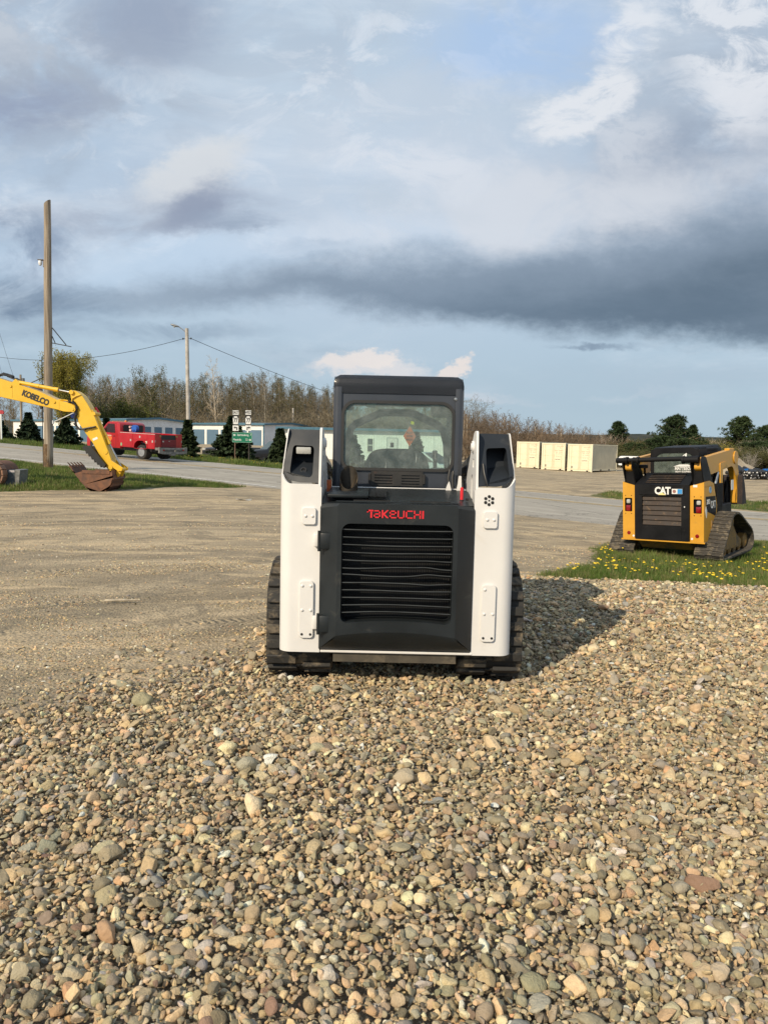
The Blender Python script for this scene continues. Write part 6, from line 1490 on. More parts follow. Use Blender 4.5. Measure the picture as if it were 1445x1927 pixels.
# ------------------------------------------------------------------ buildings, containers, poles, signs
BLUE = paint('trim_blue', (.055, .14, .20), .45, var=.08)
BDOOR = ribbed('roller_door_blue', (.085, .16, .235), 2, .11, .5, .5)
WSIDE = ribbed('white_siding', (.76, .75, .70), 0, .30, .25, .5, 'STEP')
WSIDE_SHADED = ribbed('grey_siding', (.52, .54, .56), 0, .30, .5, .5, 'STEP')  # white siding with the shade of the unlit side put into its colour
ROOFM = ribbed('metal_roof', (.20, .28, .34), 0, .40, .3, .45, 'STEP')
CONC = paint('concrete_apron', (.32, .30, .26), .85, var=.15)
def storage_row(label, A, B, depth, zt, zb, doors, edge, gable_doors=0, gap=.0):
    """low storage building: front face from B (left) to A (right corner), then a side going back"""
    A, B = Vector(A), Vector(B); d = (A - B); Ln = d.length; rz = math.atan2(d.y, d.x); H = zt - zb
    T = thing('storage_building', label, 'building', (B.x, B.y, zb), rz, 'rows of storage units across the road')
    mb = MB(); mb.bx(0, Ln, 0, .12, -.6, H - .02); mb.bx(0, .12, .12, depth, -.6, H - .02); mb.bx(0, Ln, depth - .12, depth, -.6, H - .02); w = mb.build('front_wall', WSIDE, T)
    mb = MB(); mb.prism([(.0, -.6), (.0, H - .02), (depth / 2, H + .28), (depth, H - .02), (depth, -.6)], Ln - .12, Ln, 'x')
    sw = mb.build('side_wall', ribbed('white_siding_shaded_x', (.66, .68, .70), 1, .30, .6, .5, 'STEP') if 'white_siding_shaded_x' not in MATS else MATS['white_siding_shaded_x'], T)  # side wall turned from the sun: its shade is painted in as grey
    mb = MB(); mb.prism([(-.25, H - .02), (depth / 2, H + .32), (depth + .25, H - .02), (depth + .25, H + .10), (depth / 2, H + .44), (-.25, H + .10)], -.25, Ln + .25, 'x'); mb.build('roof', ROOFM, T)
    mb = MB(); mb.bx(-.28, Ln + .28, -.30, -.25, H - .10, H + .14)
    q = [(-.28, H - .10), (depth / 2, H + .24), (depth + .28, H - .10), (depth + .28, H + .16), (depth / 2, H + .50), (-.28, H + .14)]; mb.prism(q, Ln + .25, Ln + .29, 'x')
    mb.bx(Ln - .16, Ln + .02, -.03, .0, -.4, H - .1); mb.build('eave_trim', BLUE, T)
    pitch = (Ln - edge[0] - edge[1]) / doors; dw = pitch * .84
    for k in range(doors):
        x0 = edge[0] + pitch * k + (pitch - dw) / 2
        mb = MB(); mb.bx(x0, x0 + dw, -.015, .02, -.05, 2.15); mb.build('roller_door', BDOOR, T)
    for k in range(gable_doors):
        p2 = (depth - 1.0) / gable_doors; y0 = .7 + p2 * k
        mb = MB(); mb.bx(Ln - .02, Ln + .015, y0, y0 + p2 * .70, -.05, 2.15); mb.build('roller_door', BDOOR, T)
    mb = MB(); mb.bx(-1, Ln + .5, -3.5, -.05, -.5, -.06); mb.build('apron', CONC, T)
storage_row('long storage building with blue doors, its side wall greyed for shade behind the red truck', (-32.8, 95, 0), (-56, 112.6, 0), 9.4, 4.25, 1.32, 7, (2.6, 5.0), 5)
storage_row('white storage building with blue roller doors behind the green road sign', (-16.9, 104, 0), (-28.4, 109.2, 0), 14, 4.27, 1.33, 5, (.2, .2))
def build_house():
    xl, xr, Y = -10.7, 6.6, 76.0; zb = .02
    T = thing('white_house', 'long white house with blue eave seen past the cab of the white loader', 'house', (xl, Y, zb))
    Ln, H, D = xr - xl, 3.28, 7.0
    mb = MB(); mb.bx(0, Ln, 0, D, -.5, H - .05); mb.build('wall', ribbed('house_siding', (.76, .76, .72), 0, .25, .3, .55, 'STEP', var=.05), T)
    mb = MB(); mb.prism([(-.4, H - .05), (-.4, H + .06), (D / 2, H + .16), (D + .4, H + .06), (D + .4, H - .05)], -.4, Ln + .4, 'x'); mb.build('roof', ROOFM, T)
    mb = MB(); mb.bx(-.42, Ln + .42, -.46, -.40, H - .18, H + .06); mb.build('eave_trim', BLUE, T)
    def X(px): return at(px, 840, Y).x - xl
    for px in (696.5, 787):
        x = X(px); mb = MB(); mb.plate(rrect(x - .34, x + .34, .92, 2.42, .01, 1), [rrect(x - .25, x + .25, 1.02, 2.32, .01, 1)], -.05, .0, 'y'); wf = mb.build('window', paint('frame_white', (.7, .69, .62), .5), T)
        mb = MB(); mb.bx(x - .25, x + .25, -.02, -.01, 1.02, 1.64); mb.bx(x - .25, x + .25, -.025, -.015, 1.70, 2.32); mb.build('pane', paint('pane_dark', (.07, .075, .075), .15), wf)
        mb = MB(); mb.bx(x - .25, x + .25, -.045, -.02, 1.64, 1.71); mb.build('sash', paint('sash_white', (.7, .69, .62), .5), wf)
    x = X(737.5); mb = MB(); mb.plate(rrect(x - .50, x + .50, .05, 2.42, .01, 1), [], -.04, .0, 'y'); dr = mb.build('door', paint('door_white', (.66, .66, .63), .5), T)
    mb = MB(); mb.bx(x - .18, x + .18, -.05, -.035, 1.50, 1.98); mb.build('door_window', BLACK, dr)
    mb = MB(); mb.plate(rrect(x - .56, x + .56, .0, 2.50, .01, 1), [rrect(x - .49, x + .49, .0, 2.42, .01, 1)], -.06, .0, 'y'); mb.build('door_frame', paint('frame_grey', (.42, .44, .43), .5), T)
    mb = MB(); mb.bx(-.05, Ln + .05, -.06, D, -.5, .16); mb.build('foundation', CONC, T)
build_house()
def build_containers():
    CT = paint('container_tan', (.72, .65, .47), .45, var=.05, scale=1.2, dirt=(.42, .34, .20), dirt_amt=.02, dirt_scale=2)
    CS = ribbed('container_corrugation', (.70, .63, .46), 1, .28, 1.0, .5)
    A = Vector((19.12, 69.0, 0)); rz = R(-38.5)
    d = Vector((-.783, .622, 0))
    T = None
    labs = ['tan shipping container at the right end of the row, its ribbed long side showing', 'tan shipping container in the middle of the row of three', 'tan shipping container half hidden behind the white loader tower']
    INK = paint('container_ink', (.40, .20, .15), .6); INKB = paint('container_ink_dark', (.06, .055, .06), .6)
    for k in range(3):
        c = A + d * (k * 2.70); zz = hz(c.x - 1, c.y + .7)
        if T is None:
            T = thing('shipping_container', labs[0], 'container', (c.x, c.y, zz), rz, 'row of tan shipping containers'); W, Ln, H = 2.44, 6.06, 2.59
            mb = MB()   # frame: x from -W to 0 across the doors, y back
            for x in (-W, -.12):
                mb.bx(x, x + .12, 0, .12, 0, H); mb.bx(x, x + .12, Ln - .12, Ln, 0, H); mb.bx(x, x + .12, .12, Ln - .12, .12, .26); mb.bx(x, x + .12, .12, Ln - .12, H - .10, H)
            mb.bx(-W + .12, -.12, 0, .10, .05, .20); mb.bx(-W + .12, -.12, 0, .10, H - .14, H - .01); mb.bx(-W + .1, -.1, .1, Ln - .1, H - .06, H - .02); mb.bx(-W + .12, -.12, Ln - .1, Ln - .02, .1, H - .05)
            fr = mb.build('frame', CT, T)
            mb = MB()
            for x in (-W - .006, -.118):
                for y in (-.006, Ln - .16):
                    for z in (-.004, H - .12): mb.box((x + .062, y + .085, z + .062), (.13, .17, .124), None, .015)
            mb.build('corner_casting', CT, T)
            mb = MB(); mb.bx(-.06, -.03, .12, Ln - .12, .24, H - .08); mb.bx(-W + .03, -W + .06, .12, Ln - .12, .24, H - .08); mb.build('side_panel', CS, T)
            for x0, x1 in ((-W + .13, -W / 2 - .01), (-W / 2 + .01, -.13)):
                mb = MB(); mb.bx(x0, x1, .03, .06, .21, H - .15)
                for z in (.56, 1.12, 1.68): pass
                for q in range(4): mb.bx(x0 + .05, x1 - .05, .016, .032, .26 + q * .555, .26 + q * .555 + .49, .01)
                dr = mb.build('door', CT, T)
                for f in (.22, .90 if x0 < -1.3 else .06):
                    x = x0 + (x1 - x0) * (f if x0 < -1.3 else 1 - f if f > .1 else .08); mb = MB(); mb.cyl((x, -.01, .16), (x, -.01, H - .1), .020, seg=8); mb.bx(x - .05, x + .05, -.02, .02, 1.02, 1.10); mb.build('lock_rod', CT, dr)
                if x0 < -1.3:
                    mb = MB(); mb.bx(x0 + .22, x0 + .40, .012, .03, .32, .54); mb.build('vent', paint('vent_grey', (.22, .21, .16), .6), dr)
                else:
                    Mt = lambda x, z: facing(x, .015, z)
                    text_part('marking', 'TTNU 384021', .12, Mt(x0 + .66, 2.28), INK, dr, .002); text_part('marking', '22G1', .11, Mt(x0 + .74, 2.12), INK, dr, .002)
                    for r_ in range(3): text_part('marking', ('M.G.W.', 'TARE', 'NET')[r_] + '   ' + ('30480', '2180', '28300')[r_] + ' KG', .10, Mt(x0 + .56, 1.86 - r_ * .15), INK, dr, .002)
                    text_part('marking', 'CU.CAP.  33.2', .10, Mt(x0 + .56, 1.28), INK, dr, .002); text_part('marking', 'CAUTION', .12, Mt(x0 + .44, 1.04), INKB, dr, .002, .004)
            mb = MB()
            for x in (-W + .35, -.55): mb.bx(x, x + .2, -.003, .12, .0 + .055, .15)
            for y in (1.9, 3.9): mb.bx(-.004, .004, y, y + .35, .13, .25)
            mb.build('fork_pocket', BLACK, T)
        else: copy_tree(T, (c.x, c.y, zz), rz, labs[k])
build_containers()
WOOD = None
def wood_mat():
    m, g, b = material('pole_wood'); tc = g.n('ShaderNodeTexCoord').outputs['Object']; sp = g.n('ShaderNodeSeparateXYZ'); g.put(sp.inputs[0], tc)
    gr = g.noise(g.xyz(g.m('MULTIPLY', sp.outputs[0], 16), g.m('MULTIPLY', sp.outputs[1], 16), g.m('MULTIPLY', sp.outputs[2], .55)), 1.0, 8, .65, .4)
    c = g.mix(g.ss(gr, .32, .68), (.15, .12, .092), (.40, .335, .26)); c = g.mix(g.ss(g.noise(tc, .6, 5, .6), .5, .7, 0, .5), c, (.30, .20, .12))
    g.put(b.inputs['Base Color'], c); b.inputs['Roughness'].default_value = .9; b.inputs['Specular IOR Level'].default_value = .15
    bn = g.n('ShaderNodeBump'); bn.inputs['Strength'].default_value = .6; bn.inputs['Distance'].default_value = .02; g.put(bn.inputs['Height'], gr); g.put(b.inputs['Normal'], bn.outputs[0]); return m
WOOD = wood_mat()
POLEPAINT = paint('weathered_pale_wood', (.42, .385, .34), .85, var=.25, scale=3, bump=.3)
def build_poles():
    # thick near pole
    b = at(92, 881, 31); z0 = hz(b.x, b.y); top = at(90, 386, 31)
    T = thing('utility_pole', 'thick weathered wooden pole with a small camera standing in the grass by the road', 'pole', (b.x, b.y, z0)); H = top.z - z0
    mb = MB(); n = 14; rng = random.Random(2)
    mb.tube([(-.02 * (k / n) * (b.x - top.x) * 0 + (top.x - b.x) * k / n + rng.uniform(-.006, .006), rng.uniform(-.006, .006), -.3 + (H + .3) * k / n) for k in range(n + 1)], [.185 - .055 * k / n for k in range(n + 1)], 18)
    for v in mb.bm.verts:
        if v.co.z > H - .02: v.co.z += .10 * (v.co.x / .13)
    mb.build('shaft', WOOD, T, 50)
    mb = MB(); mb.cyl((0, 0, .0), (0, 0, 1.05), .190, .184, seg=18); mb.build('tarred_butt', paint('butt_stain', (.12, .075, .04), .9, var=.45, scale=5, dirt=(.28, .18, .09), dirt_amt=.5, dirt_scale=4), T)
    mb = MB(); mb.cyl((-.195, -.04, 0), (-.175, -.04, 4.6), .018, seg=8); mb.bx(-.27, -.18, -.10, .02, 2.5, 2.85, .01); mb.build('conduit', BLACK, T)
    def P(px, py): q = at(px, py, 31); return Vector((q.x - b.x, 0, q.z - z0))
    q = P(80, 495); mb = MB(); mb.box(q + Vector((.10, 0, -.04)), (.09, .14, .26), None, .01); mb.tube([q + Vector((.05, 0, .10)), q + Vector((-.12, -.05, .12))], .02, 6); mb.bx(q.x - .16, q.x + .06, -.09, .06, q.z + .11, q.z + .135, .004); cm = mb.build('camera_bracket', paint('camera_grey', (.16, .14, .13), .5), T)
    mb = MB(); mb.lathe([(0, -.12), (.05, -.10), (.07, -.04), (.075, .05), (.06, .08), (0, .08)], 16, Matrix.Translation(q + Vector((-.06, -.04, 0)))); mb.build('camera_dome', paint('camera_white', (.7, .7, .7), .4), cm)
    # sign arms: a bracket to the right high up, another to the left lower down
    mb = MB(); r_ = .020
    mb.tube([P(99, 617), P(125, 649)], r_ * 1.1, 8); mb.tube([P(99, 633), P(104.5, 645.5)], r_, 8); mb.tube([P(97, 645), P(135, 652.5)], r_ * .9, 8); mb.tube([P(84, 709), P(58, 721)], r_, 8); mb.tube([P(84, 724), P(58, 722)], r_, 8); mb.tube([P(84.3, 708), P(84.3, 740)], r_, 8)
    mb.build('sign_bracket', BLACK, T)
    mb = MB(); a, c = P(57, 724), P(80, 741); mb.bx(a.x, c.x, -.012, .012, c.z, a.z); mb.build('hanging_banner', paint('banner_navy', (.02, .022, .07), .8, var=.1), T)
    # flag with a white staff behind the stick
    f = at(101, 795, 31); T2 = thing('leaning_flag', 'blue flag on a slanting white staff fixed to the near pole', 'flag', f)
    def Q(px, py): q = at(px, py, 31); return Vector((q.x - f.x, 0, q.z - f.z))
    mb = MB(); mb.tube([Q(99, 795), Q(118, 787), Q(141, 776)], .018, 6); mb.box(Q(100, 794.5), (.08, .1, .14), None, .01); mb.build('staff', paint('staff_white', (.7, .7, .7), .5), T2)
    mb = MB(); A_, B_, C_, D_ = Q(131, 781), Q(141, 777), Q(146, 789), Q(135, 786)
    mb.grid(lambda i, j: (A_.lerp(B_, i)).lerp(D_.lerp(C_, i), j) + Vector((0, .02 * math.sin(i * 6 + j * 3), 0)), 8, 6); bmesh.ops.solidify(mb.bm, geom=mb.bm.faces[:], thickness=.006); mb.build('flag_cloth', paint('flag_blue', (.025, .05, .22), .8, var=.1), T2)
    # street light pole
    b2 = at(356, 866, 51); z2 = hz(b2.x, b2.y); t2 = at(352, 618, 51)
    T3 = thing('street_lamp', 'pale wooden street lamp pole with a cobra head light beyond the red truck', 'street lamp', (b2.x, b2.y, z2)); H2 = t2.z - z2
    mb = MB(); mb.tube([((t2.x - b2.x) * k / 6, 0, -.3 + (H2 + .3) * k / 6) for k in range(7)], [.15 - .035 * k / 6 for k in range(7)], 14); mb.build('shaft', POLEPAINT, T3, 50)
    def P2(px, py): q = at(px, py, 51); return Vector((q.x - b2.x, 0, q.z - z2))
    mb = MB(); mb.tube([P2(351, 626), P2(345, 620.5), P2(337, 615), P2(333, 613)], .03, 8); mb.build('lamp_arm', paint('lamp_grey', (.22, .23, .24), .5, metal=.4), T3)
    mb = MB(); c = P2(329.5, 612.6); mb.lathe([(0, -.30), (.07, -.26), (.11, -.1), (.10, .15), (.05, .30), (0, .32)], 14, Matrix.Translation(c) @ Matrix.Rotation(R(105), 4, 'Y') @ Matrix.Diagonal((.7, 1, 1, 1))); lh = mb.build('lamp_head', MATS['lamp_grey'], T3)
    mb = MB(); mb.lathe([(0, -.09), (.08, -.05), (.09, 0), (0, 0)], 12, Matrix.Translation(c + Vector((-.03, 0, -.05)))); mb.build('lamp_glass', LAMPGLASS, lh)
    mb = MB()
    for px, py in ((345, 637.5), (360, 637)): mb.lathe([(.03, -.06), (.05, -.03), (.03, 0), (.05, .03), (.03, .06)], 8, Matrix.Translation(P2(px, py) + Vector((.0, 0, 0))))
    mb.tube([P2(345, 637.5), P2(360, 637)], .015, 6); mb.build('insulator', BLACK, T3)
    # wires
    def wire(lab, a, b_, sag, r=.017):
        a, b_ = Vector(a), Vector(b_); mb = MB(); mb.tube([a.lerp(b_, i / 24) - Vector((0, 0, sag * 4 * (i / 24) * (1 - i / 24))) for i in range(25)], r, 5); tag(mb.build('power_line', BLACK), lab, 'wire')
    wire('thin power line sagging from the far left pole to the street lamp', at(-14, 670, 66), at(345, 637.5, 51), .8); wire('thin power line running down from the street lamp past the white loader cab', at(360, 637, 51), at(905, 812, 84), .9)
    # poles further off
    def plain(px, ptop, pbot, Y, r, lab, extra=True):
        bb = at(px, pbot, Y); zz = hz(bb.x, Y); tt = at(px - .5, ptop, Y); T = thing('utility_pole', lab, 'pole', (bb.x, Y, zz))
        mb = MB(); mb.tube([(0, 0, -.4), (0, 0, (tt.z - zz) / 2), (0, 0, tt.z - zz)], [r, r * .88, r * .75], 10); mb.build('shaft', WOOD if Y < 90 else POLEPAINT, T)
        if extra: mb = MB(); mb.cyl((.28, -.05, tt.z - zz - .9), (.28, -.05, tt.z - zz - .35), .14, seg=12); mb.bx(-.1, .3, -.03, .03, tt.z - zz - .55, tt.z - zz - .48); mb.build('transformer', paint('transformer_grey', (.12, .12, .12), .5), T)
        return T
    plain(42, 705, 832, 74, .13, 'slim utility pole rising behind the excavator boom'); plain(-14, 640, 838, 66, .16, 'dark utility pole at the left edge of the place')
    plain(551, 768, 838, 118, .17, 'bare brown pole in front of the woods, right of the road sign', False); plain(599, 782, 838, 122, .09, 'thin pale lamp post in front of the woods beside the loader cab', False)
    tw = at(1, 690, 64); wire('slanting guy wire at the far left edge', at(-8, 600, 66), at(30, 720, 60), .1, .012); wire('second slanting guy wire below the first', at(-12, 640, 66), at(16, 745, 60), .1, .010)
    # red topped sign post
    p = on(3, 800, 58); T4 = thing('red_sign', 'small red sign on a white post among the spruces', 'sign', p); zt = at(3, 775, 58).z - p.z
    mb = MB(); mb.bx(-.05, .05, -.04, .04, 0, zt - .1); mb.build('post', paint('post_white', (.7, .7, .68), .5), T4)
    mb = MB(); mb.prism([(-.24, zt - .16), (-.22, zt + .1), (.16, zt + .12), (.26, zt - .05), (.2, zt - .16)], -.06, .06, 'y'); mb.build('sign_board', paint('sign_red', (.42, .03, .04), .5), T4)
build_poles()
def build_road_sign():
    Y = 54.0; b = on(456, 870, Y); T = thing('road_sign', 'route 77 east and west shields above a green Spartansburg and Meadville direction sign', 'road sign', b)
    def P(px, py): q = at(px, py, Y); return (q.x - b.x, q.z - b.z)
    SW = paint('sign_white', (.68, .68, .66), .45, var=.03); SB = BLACK; SG = paint('sign_green', (.0, .14, .075), .4, var=.06); PR = paint('post_rust', (.14, .085, .06), .8, var=.3); PD = paint('post_dark', (.03, .024, .022), .7)
    (xa, _), (xb, _) = P(442.2, 830), P(468.5, 830); zl = P(443, 752)[1]
    mb = MB(); mb.bx(xa - .03, xa + .03, .02, .07, -.3, P(443, 775)[1]); mb.build('post', PR, T); mb = MB(); mb.bx(xb - .035, xb + .035, .02, .08, -.3, P(468, 775)[1]); mb.build('post', PD, T)
    def textat(s, px, py, size, mat, par, sx=1.0, bold=.0): x, z = P(px, py); return text_part('lettering', s, size, facing(x, -.031, z), mat, par, .002, bold, sx)
    for c, word, arrow in ((444, 'EAST', -1), (467.8, 'WEST', 1)):
        x, _ = P(c, 760); w = .212
        def plate(p0, p1, nm, m): 
            z0, z1 = P(c, p1)[1], P(c, p0)[1]; mb = MB(); mb.prism(rrect(x - w, x + w, z0, z1, .02, 2), -.02, 0, 'y'); return mb.build(nm, m, T)
        pl = plate(772.2, 780.4, 'direction_plate', SW); textat(word, c, 776.3, .30, SB, pl, .62, .004)
        bk = plate(781, 799.6, 'route_plate', SB)
        z0, z1 = P(c, 799)[1], P(c, 785)[1]
        mb = MB(); mb.prism([(x - .17, z0 + .03), (x - .19, z0 + .30), (x - .20, z1 - .06), (x + .20, z1 - .06), (x + .19, z0 + .30), (x + .17, z0 + .03)], -.026, -.019, 'y'); mb.prism([(x - .13, z1 - .04), (x - .10, z1 + .06), (x + .10, z1 + .06), (x + .13, z1 - .04)], -.026, -.019, 'y'); sh = mb.build('shield', SW, bk)
        textat('77', c, 791.6, .40, SB, sh, .72, .012)
        pl = plate(800.6, 810.8, 'arrow_plate', SW); xx, zz = P(c, 805.7); a = arrow
        mb = MB(); mb.prism([(xx + a * .15, zz + .04), (xx + a * .03, zz + .14), (xx + a * .03, zz + .075), (xx - a * .12, zz + .075), (xx - a * .12, zz - .14), (xx - a * .05, zz - .14), (xx - a * .05, zz + .01), (xx + a * .03, zz + .01), (xx + a * .03, zz - .05)], -.026, -.019, 'y'); mb.build('arrow', SB, pl)
    x0, z0 = P(437.3, 832.3); x1, z1 = P(475, 814.2)
    mb = MB(); mb.prism(rrect(x0, x1, z0, z1, .05, 3), -.026, -.002, 'y'); gp = mb.build('guide_panel', SG, T)
    mb = MB(); mb.plate(rrect(x0 + .012, x1 - .012, z0 + .012, z1 - .012, .05, 3), [rrect(x0 + .035, x1 - .035, z0 + .035, z1 - .035, .04, 3)], -.029, -.025, 'y'); mb.build('border', paint('sign_border', (.25, .42, .34), .5), gp)
    textat('Spartansburg', 457.5, 818.6, .20, SW, gp, .78, .002); textat('7', 472.2, 818.6, .20, SW, gp, .9); textat('Meadville', 447.2, 827.4, .20, SW, gp, .78, .002); textat('22', 464.5, 827.4, .20, SW, gp, .9)
    for px, py, a in ((441.8, 818.6, -1), (470.8, 828, 1)):
        x, z = P(px, py); mb = MB(); mb.prism([(x + a * .09, z), (x, z + .10), (x, z + .03), (x - a * .08, z + .03), (x - a * .08, z - .03), (x, z - .03), (x, z - .10)], -.031, -.025, 'y'); mb.build('arrow', SW, gp)
    # work zone diamond on its stand, seen through the cab
    g0 = on(770, 850, 58); T2 = thing('roadwork_sign', 'orange diamond roadwork sign with a yellow flag seen through the loader cab', 'road sign', g0, R(28))
    zc = at(770, 821, 58).z - g0.z; h = .80
    mb = MB(); mb.prism(smooth_loop([(0, zc - h), (h * .70, zc), (0, zc + h), (-h * .70, zc)], .05, 3), -.012, .0, 'y'); dm = mb.build('diamond', paint('sign_orange', (.62, .14, .045), .5), T2)
    for i, wd in enumerate(('ROAD', 'WORK', 'AHEAD')): text_part('lettering', wd, .25, facing(0, -.013, zc + .27 - .27 * i), SB, dm, .002, .004, .78)
    mb = MB(); mb.tube([(0, .03, .25), (0, .03, zc + h + .15)], .025, 6)
    for k in range(4): a = R(45 + 90 * k); mb.tube([(0, .03, .3), (.7 * math.cos(a), .03 + .7 * math.sin(a), .02)], .02, 6)
    mb.build('stand', BLACK, T2)
    mb = MB(); mb.tube([(0, .03, zc + h), (.06, .03, zc + h + .35)], .012, 6); mb.build('flag_staff', STEEL, T2)
    mb = MB(); mb.grid(lambda i, j: (.05 + .30 * i, .03 + .05 * math.sin(i * 5), zc + h + .16 + .22 * j - .06 * i), 6, 3); bmesh.ops.solidify(mb.bm, geom=mb.bm.faces[:], thickness=.008); mb.build('flag', paint('flag_yellow', (.75, .72, .05), .6), T2)
build_road_sign()
def build_heap():
    # spoil heap with blue tarpaulins and bundles of black pipe before it, at the right edge
    c = on(1425, 912, 62); m = paint('spoil_earth', (.33, .27, .19), .95, var=.3, scale=1.2, bump=.8, bump_scale=6, dirt=(.20, .16, .11), dirt_amt=.3, dirt_scale=1.5)
    rng = np.random.RandomState(8)
    mb = MB()
    def F(i, j):
        a = 2 * math.pi * i; r_ = j; X, Y = 4.2 * r_ * math.cos(a), 3.2 * r_ * math.sin(a)
        h = 2.25 * max(0, 1 - r_) ** .9 + .5 * (fbm(np.array([X + 20]), np.array([Y]), .9)[0] - .5) * (1 - r_ ** 2) + .22 * (vnoise(np.array([X]), np.array([Y + 9]), 3.1)[0] - .5) * (1 - r_ ** 2)
        return (X, Y, h - .1)
    mb.grid(F, 64, 26); bmesh.ops.remove_doubles(mb.bm, verts=mb.bm.verts[:], dist=.001)
    o = mb.build('earth_heap', m, ang=50, loc=Vector((c.x - .3, c.y + 6, hz(c.x, c.y + 6)))); tag(o, 'heap of dry tan earth piled behind the blue tarpaulins at the right', 'earth heap')
    TB = paint('tarp_blue', (.015, .17, .50), .35, var=.12, scale=4)
    for k, (px, lab, s) in enumerate(((1402, 'crumpled blue tarpaulin on the pipe pile, leftmost and smallest', .9), (1421, 'long blue tarpaulin lying over the middle of the black pipe pile', 1.15), (1443, 'blue tarpaulin at the right end of the black pipe pile', 1.0))):
        q = on(px, 900, 61.3); mb = MB(); n = 16
        mb.grid(lambda i, j: ((i - .5) * 1.7 * s, (j - .5) * 1.0, .30 + .55 * math.sin(math.pi * min(1, max(0, i))) ** .5 * math.sin(math.pi * min(1, max(0, j))) ** .5 + .10 * (vnoise(np.array([i * 5 + k * 9]), np.array([j * 5.]), 1.3)[0] - .5)), n, n)
        bmesh.ops.solidify(mb.bm, geom=mb.bm.faces[:], thickness=.01)
        tag(mb.build('tarpaulin', TB, ang=60, loc=q), lab, 'tarpaulin', 'blue tarpaulins on the pipe pile')
    PB = paint('pipe_black', (.012, .012, .013), .5); PW_ = paint('pipe_end_white', (.62, .62, .60), .5); src = None
    k = 0
    for row in range(3):
        for i in range(16 - row):
            q = on(1391 + i * 4.0 + row * 2 + rng.uniform(-1, 1), 905, 60 + rng.uniform(-.4, .4)); z = q.z + .14 + row * .22 + rng.uniform(-.03, .03)
            if src is None:
                mb = MB(); r_ = .13; mb.cyl((0, -.0, 0), (0, 1.2, 0), r_, seg=14, cap=False); mb.lathe([(r_, 0), (r_, .02), (r_ * .45, .03), (r_ * .45, .0)], 14, Matrix.Rotation(R(90), 4, 'X') @ Matrix.Translation((0, 0, -.02)))
                src = thing('pipe_coil', 'black coil with a white core in the pile under the blue tarpaulins', 'pipe coil', (q.x, q.y, z), 0, 'black coils piled under the blue tarpaulins'); mb.build('coil', PB, src)
                mb = MB(); mb.cyl((0, -.012, 0), (0, .3, 0), r_ * .36, seg=12); mb.build('core', PW_, src); o = src
            else: o = copy_tree(src, (q.x, q.y, z))
            o.rotation_euler = (rng.normal(0, .3), rng.normal(0, .3), rng.normal(0, .5)); s = rng.uniform(.8, 1.5); o.scale = (s, s, s)
build_heap()

def build_litter():
    p = on(459, 938, 20.5); mb = MB(); mb.grid(lambda i, j: ((i - .5) * .42, (j - .5) * .22, .02 + .02 * math.sin(i * 5 + j * 3)), 8, 4); bmesh.ops.solidify(mb.bm, geom=mb.bm.faces[:], thickness=.004)
    tag(mb.build('scrap_sheet', paint('scrap_white', (.6, .58, .53), .6), loc=p), 'pale flat scrap lying on the dirt left of the white loader', 'scrap')
    p = on(228, 1177, 7.3); mb = MB(); mb.tube([(-.16, 0, .03), (-.02, .02, .035), (.17, .07, .03)], [.012, .014, .008], 7)
    tag(mb.build('dry_stick', paint('stick_pale', (.42, .36, .27), .9, var=.3, scale=20), loc=p), 'short pale dry stick on the dirt left of the white loader', 'stick')
build_litter()
# ------------------------------------------------------------------ trees
def varied(name, col, rough=.9, var=.3, hue=(1.15, 1.0, .8), trans=0.0, leaf=False):
    m, g, b = material(name); oi = g.n('ShaderNodeObjectInfo'); tc = g.n('ShaderNodeTexCoord').outputs['Object']
    c = g.mix(oi.outputs['Random'], [x * (1 - var) for x in col], [x * (1 + var) * h for x, h in zip(col, hue)])
    c = g.mix(g.ss(g.noise(tc, 1.1, 5, .65), .35, .65, 0, .6), c, [x * (1.35 if leaf else .62) for x in col])
    g.put(b.inputs['Base Color'], c); b.inputs['Roughness'].default_value = rough; b.inputs['Specular IOR Level'].default_value = .15
    if trans:
        t = g.n('ShaderNodeBsdfTranslucent'); g.put(t.inputs[0], c); mx = g.n('ShaderNodeMixShader'); mx.inputs[0].default_value = trans
        o = m.node_tree.nodes['Material Output']; L = m.node_tree.links.new; L(b.outputs[0], mx.inputs[1]); L(t.outputs[0], mx.inputs[2]); L(mx.outputs[0], o.inputs[0])
    return m
BARK = varied('bark_grey', (.20, .175, .145)); BIRCH = varied('bark_pale', (.42, .385, .33)); TWIG = varied('twig_brown', (.185, .165, .122)); TWIGR = varied('twig_russet', (.165, .130, .098))
LEAF_Y = varied('leaf_spring', (.235, .215, .045), .7, .2, trans=.35, leaf=True); LEAF_D = varied('leaf_olive', (.078, .086, .034), .8, .25, trans=.25, leaf=True); LEAF_G = varied('leaf_green', (.115, .125, .032), .8, .25, trans=.25, leaf=True)
NEED = varied('spruce_needles', (.026, .042, .020), .75, .25, leaf=True); PINE = varied('pine_needles', (.034, .055, .024), .75, .22, leaf=True)
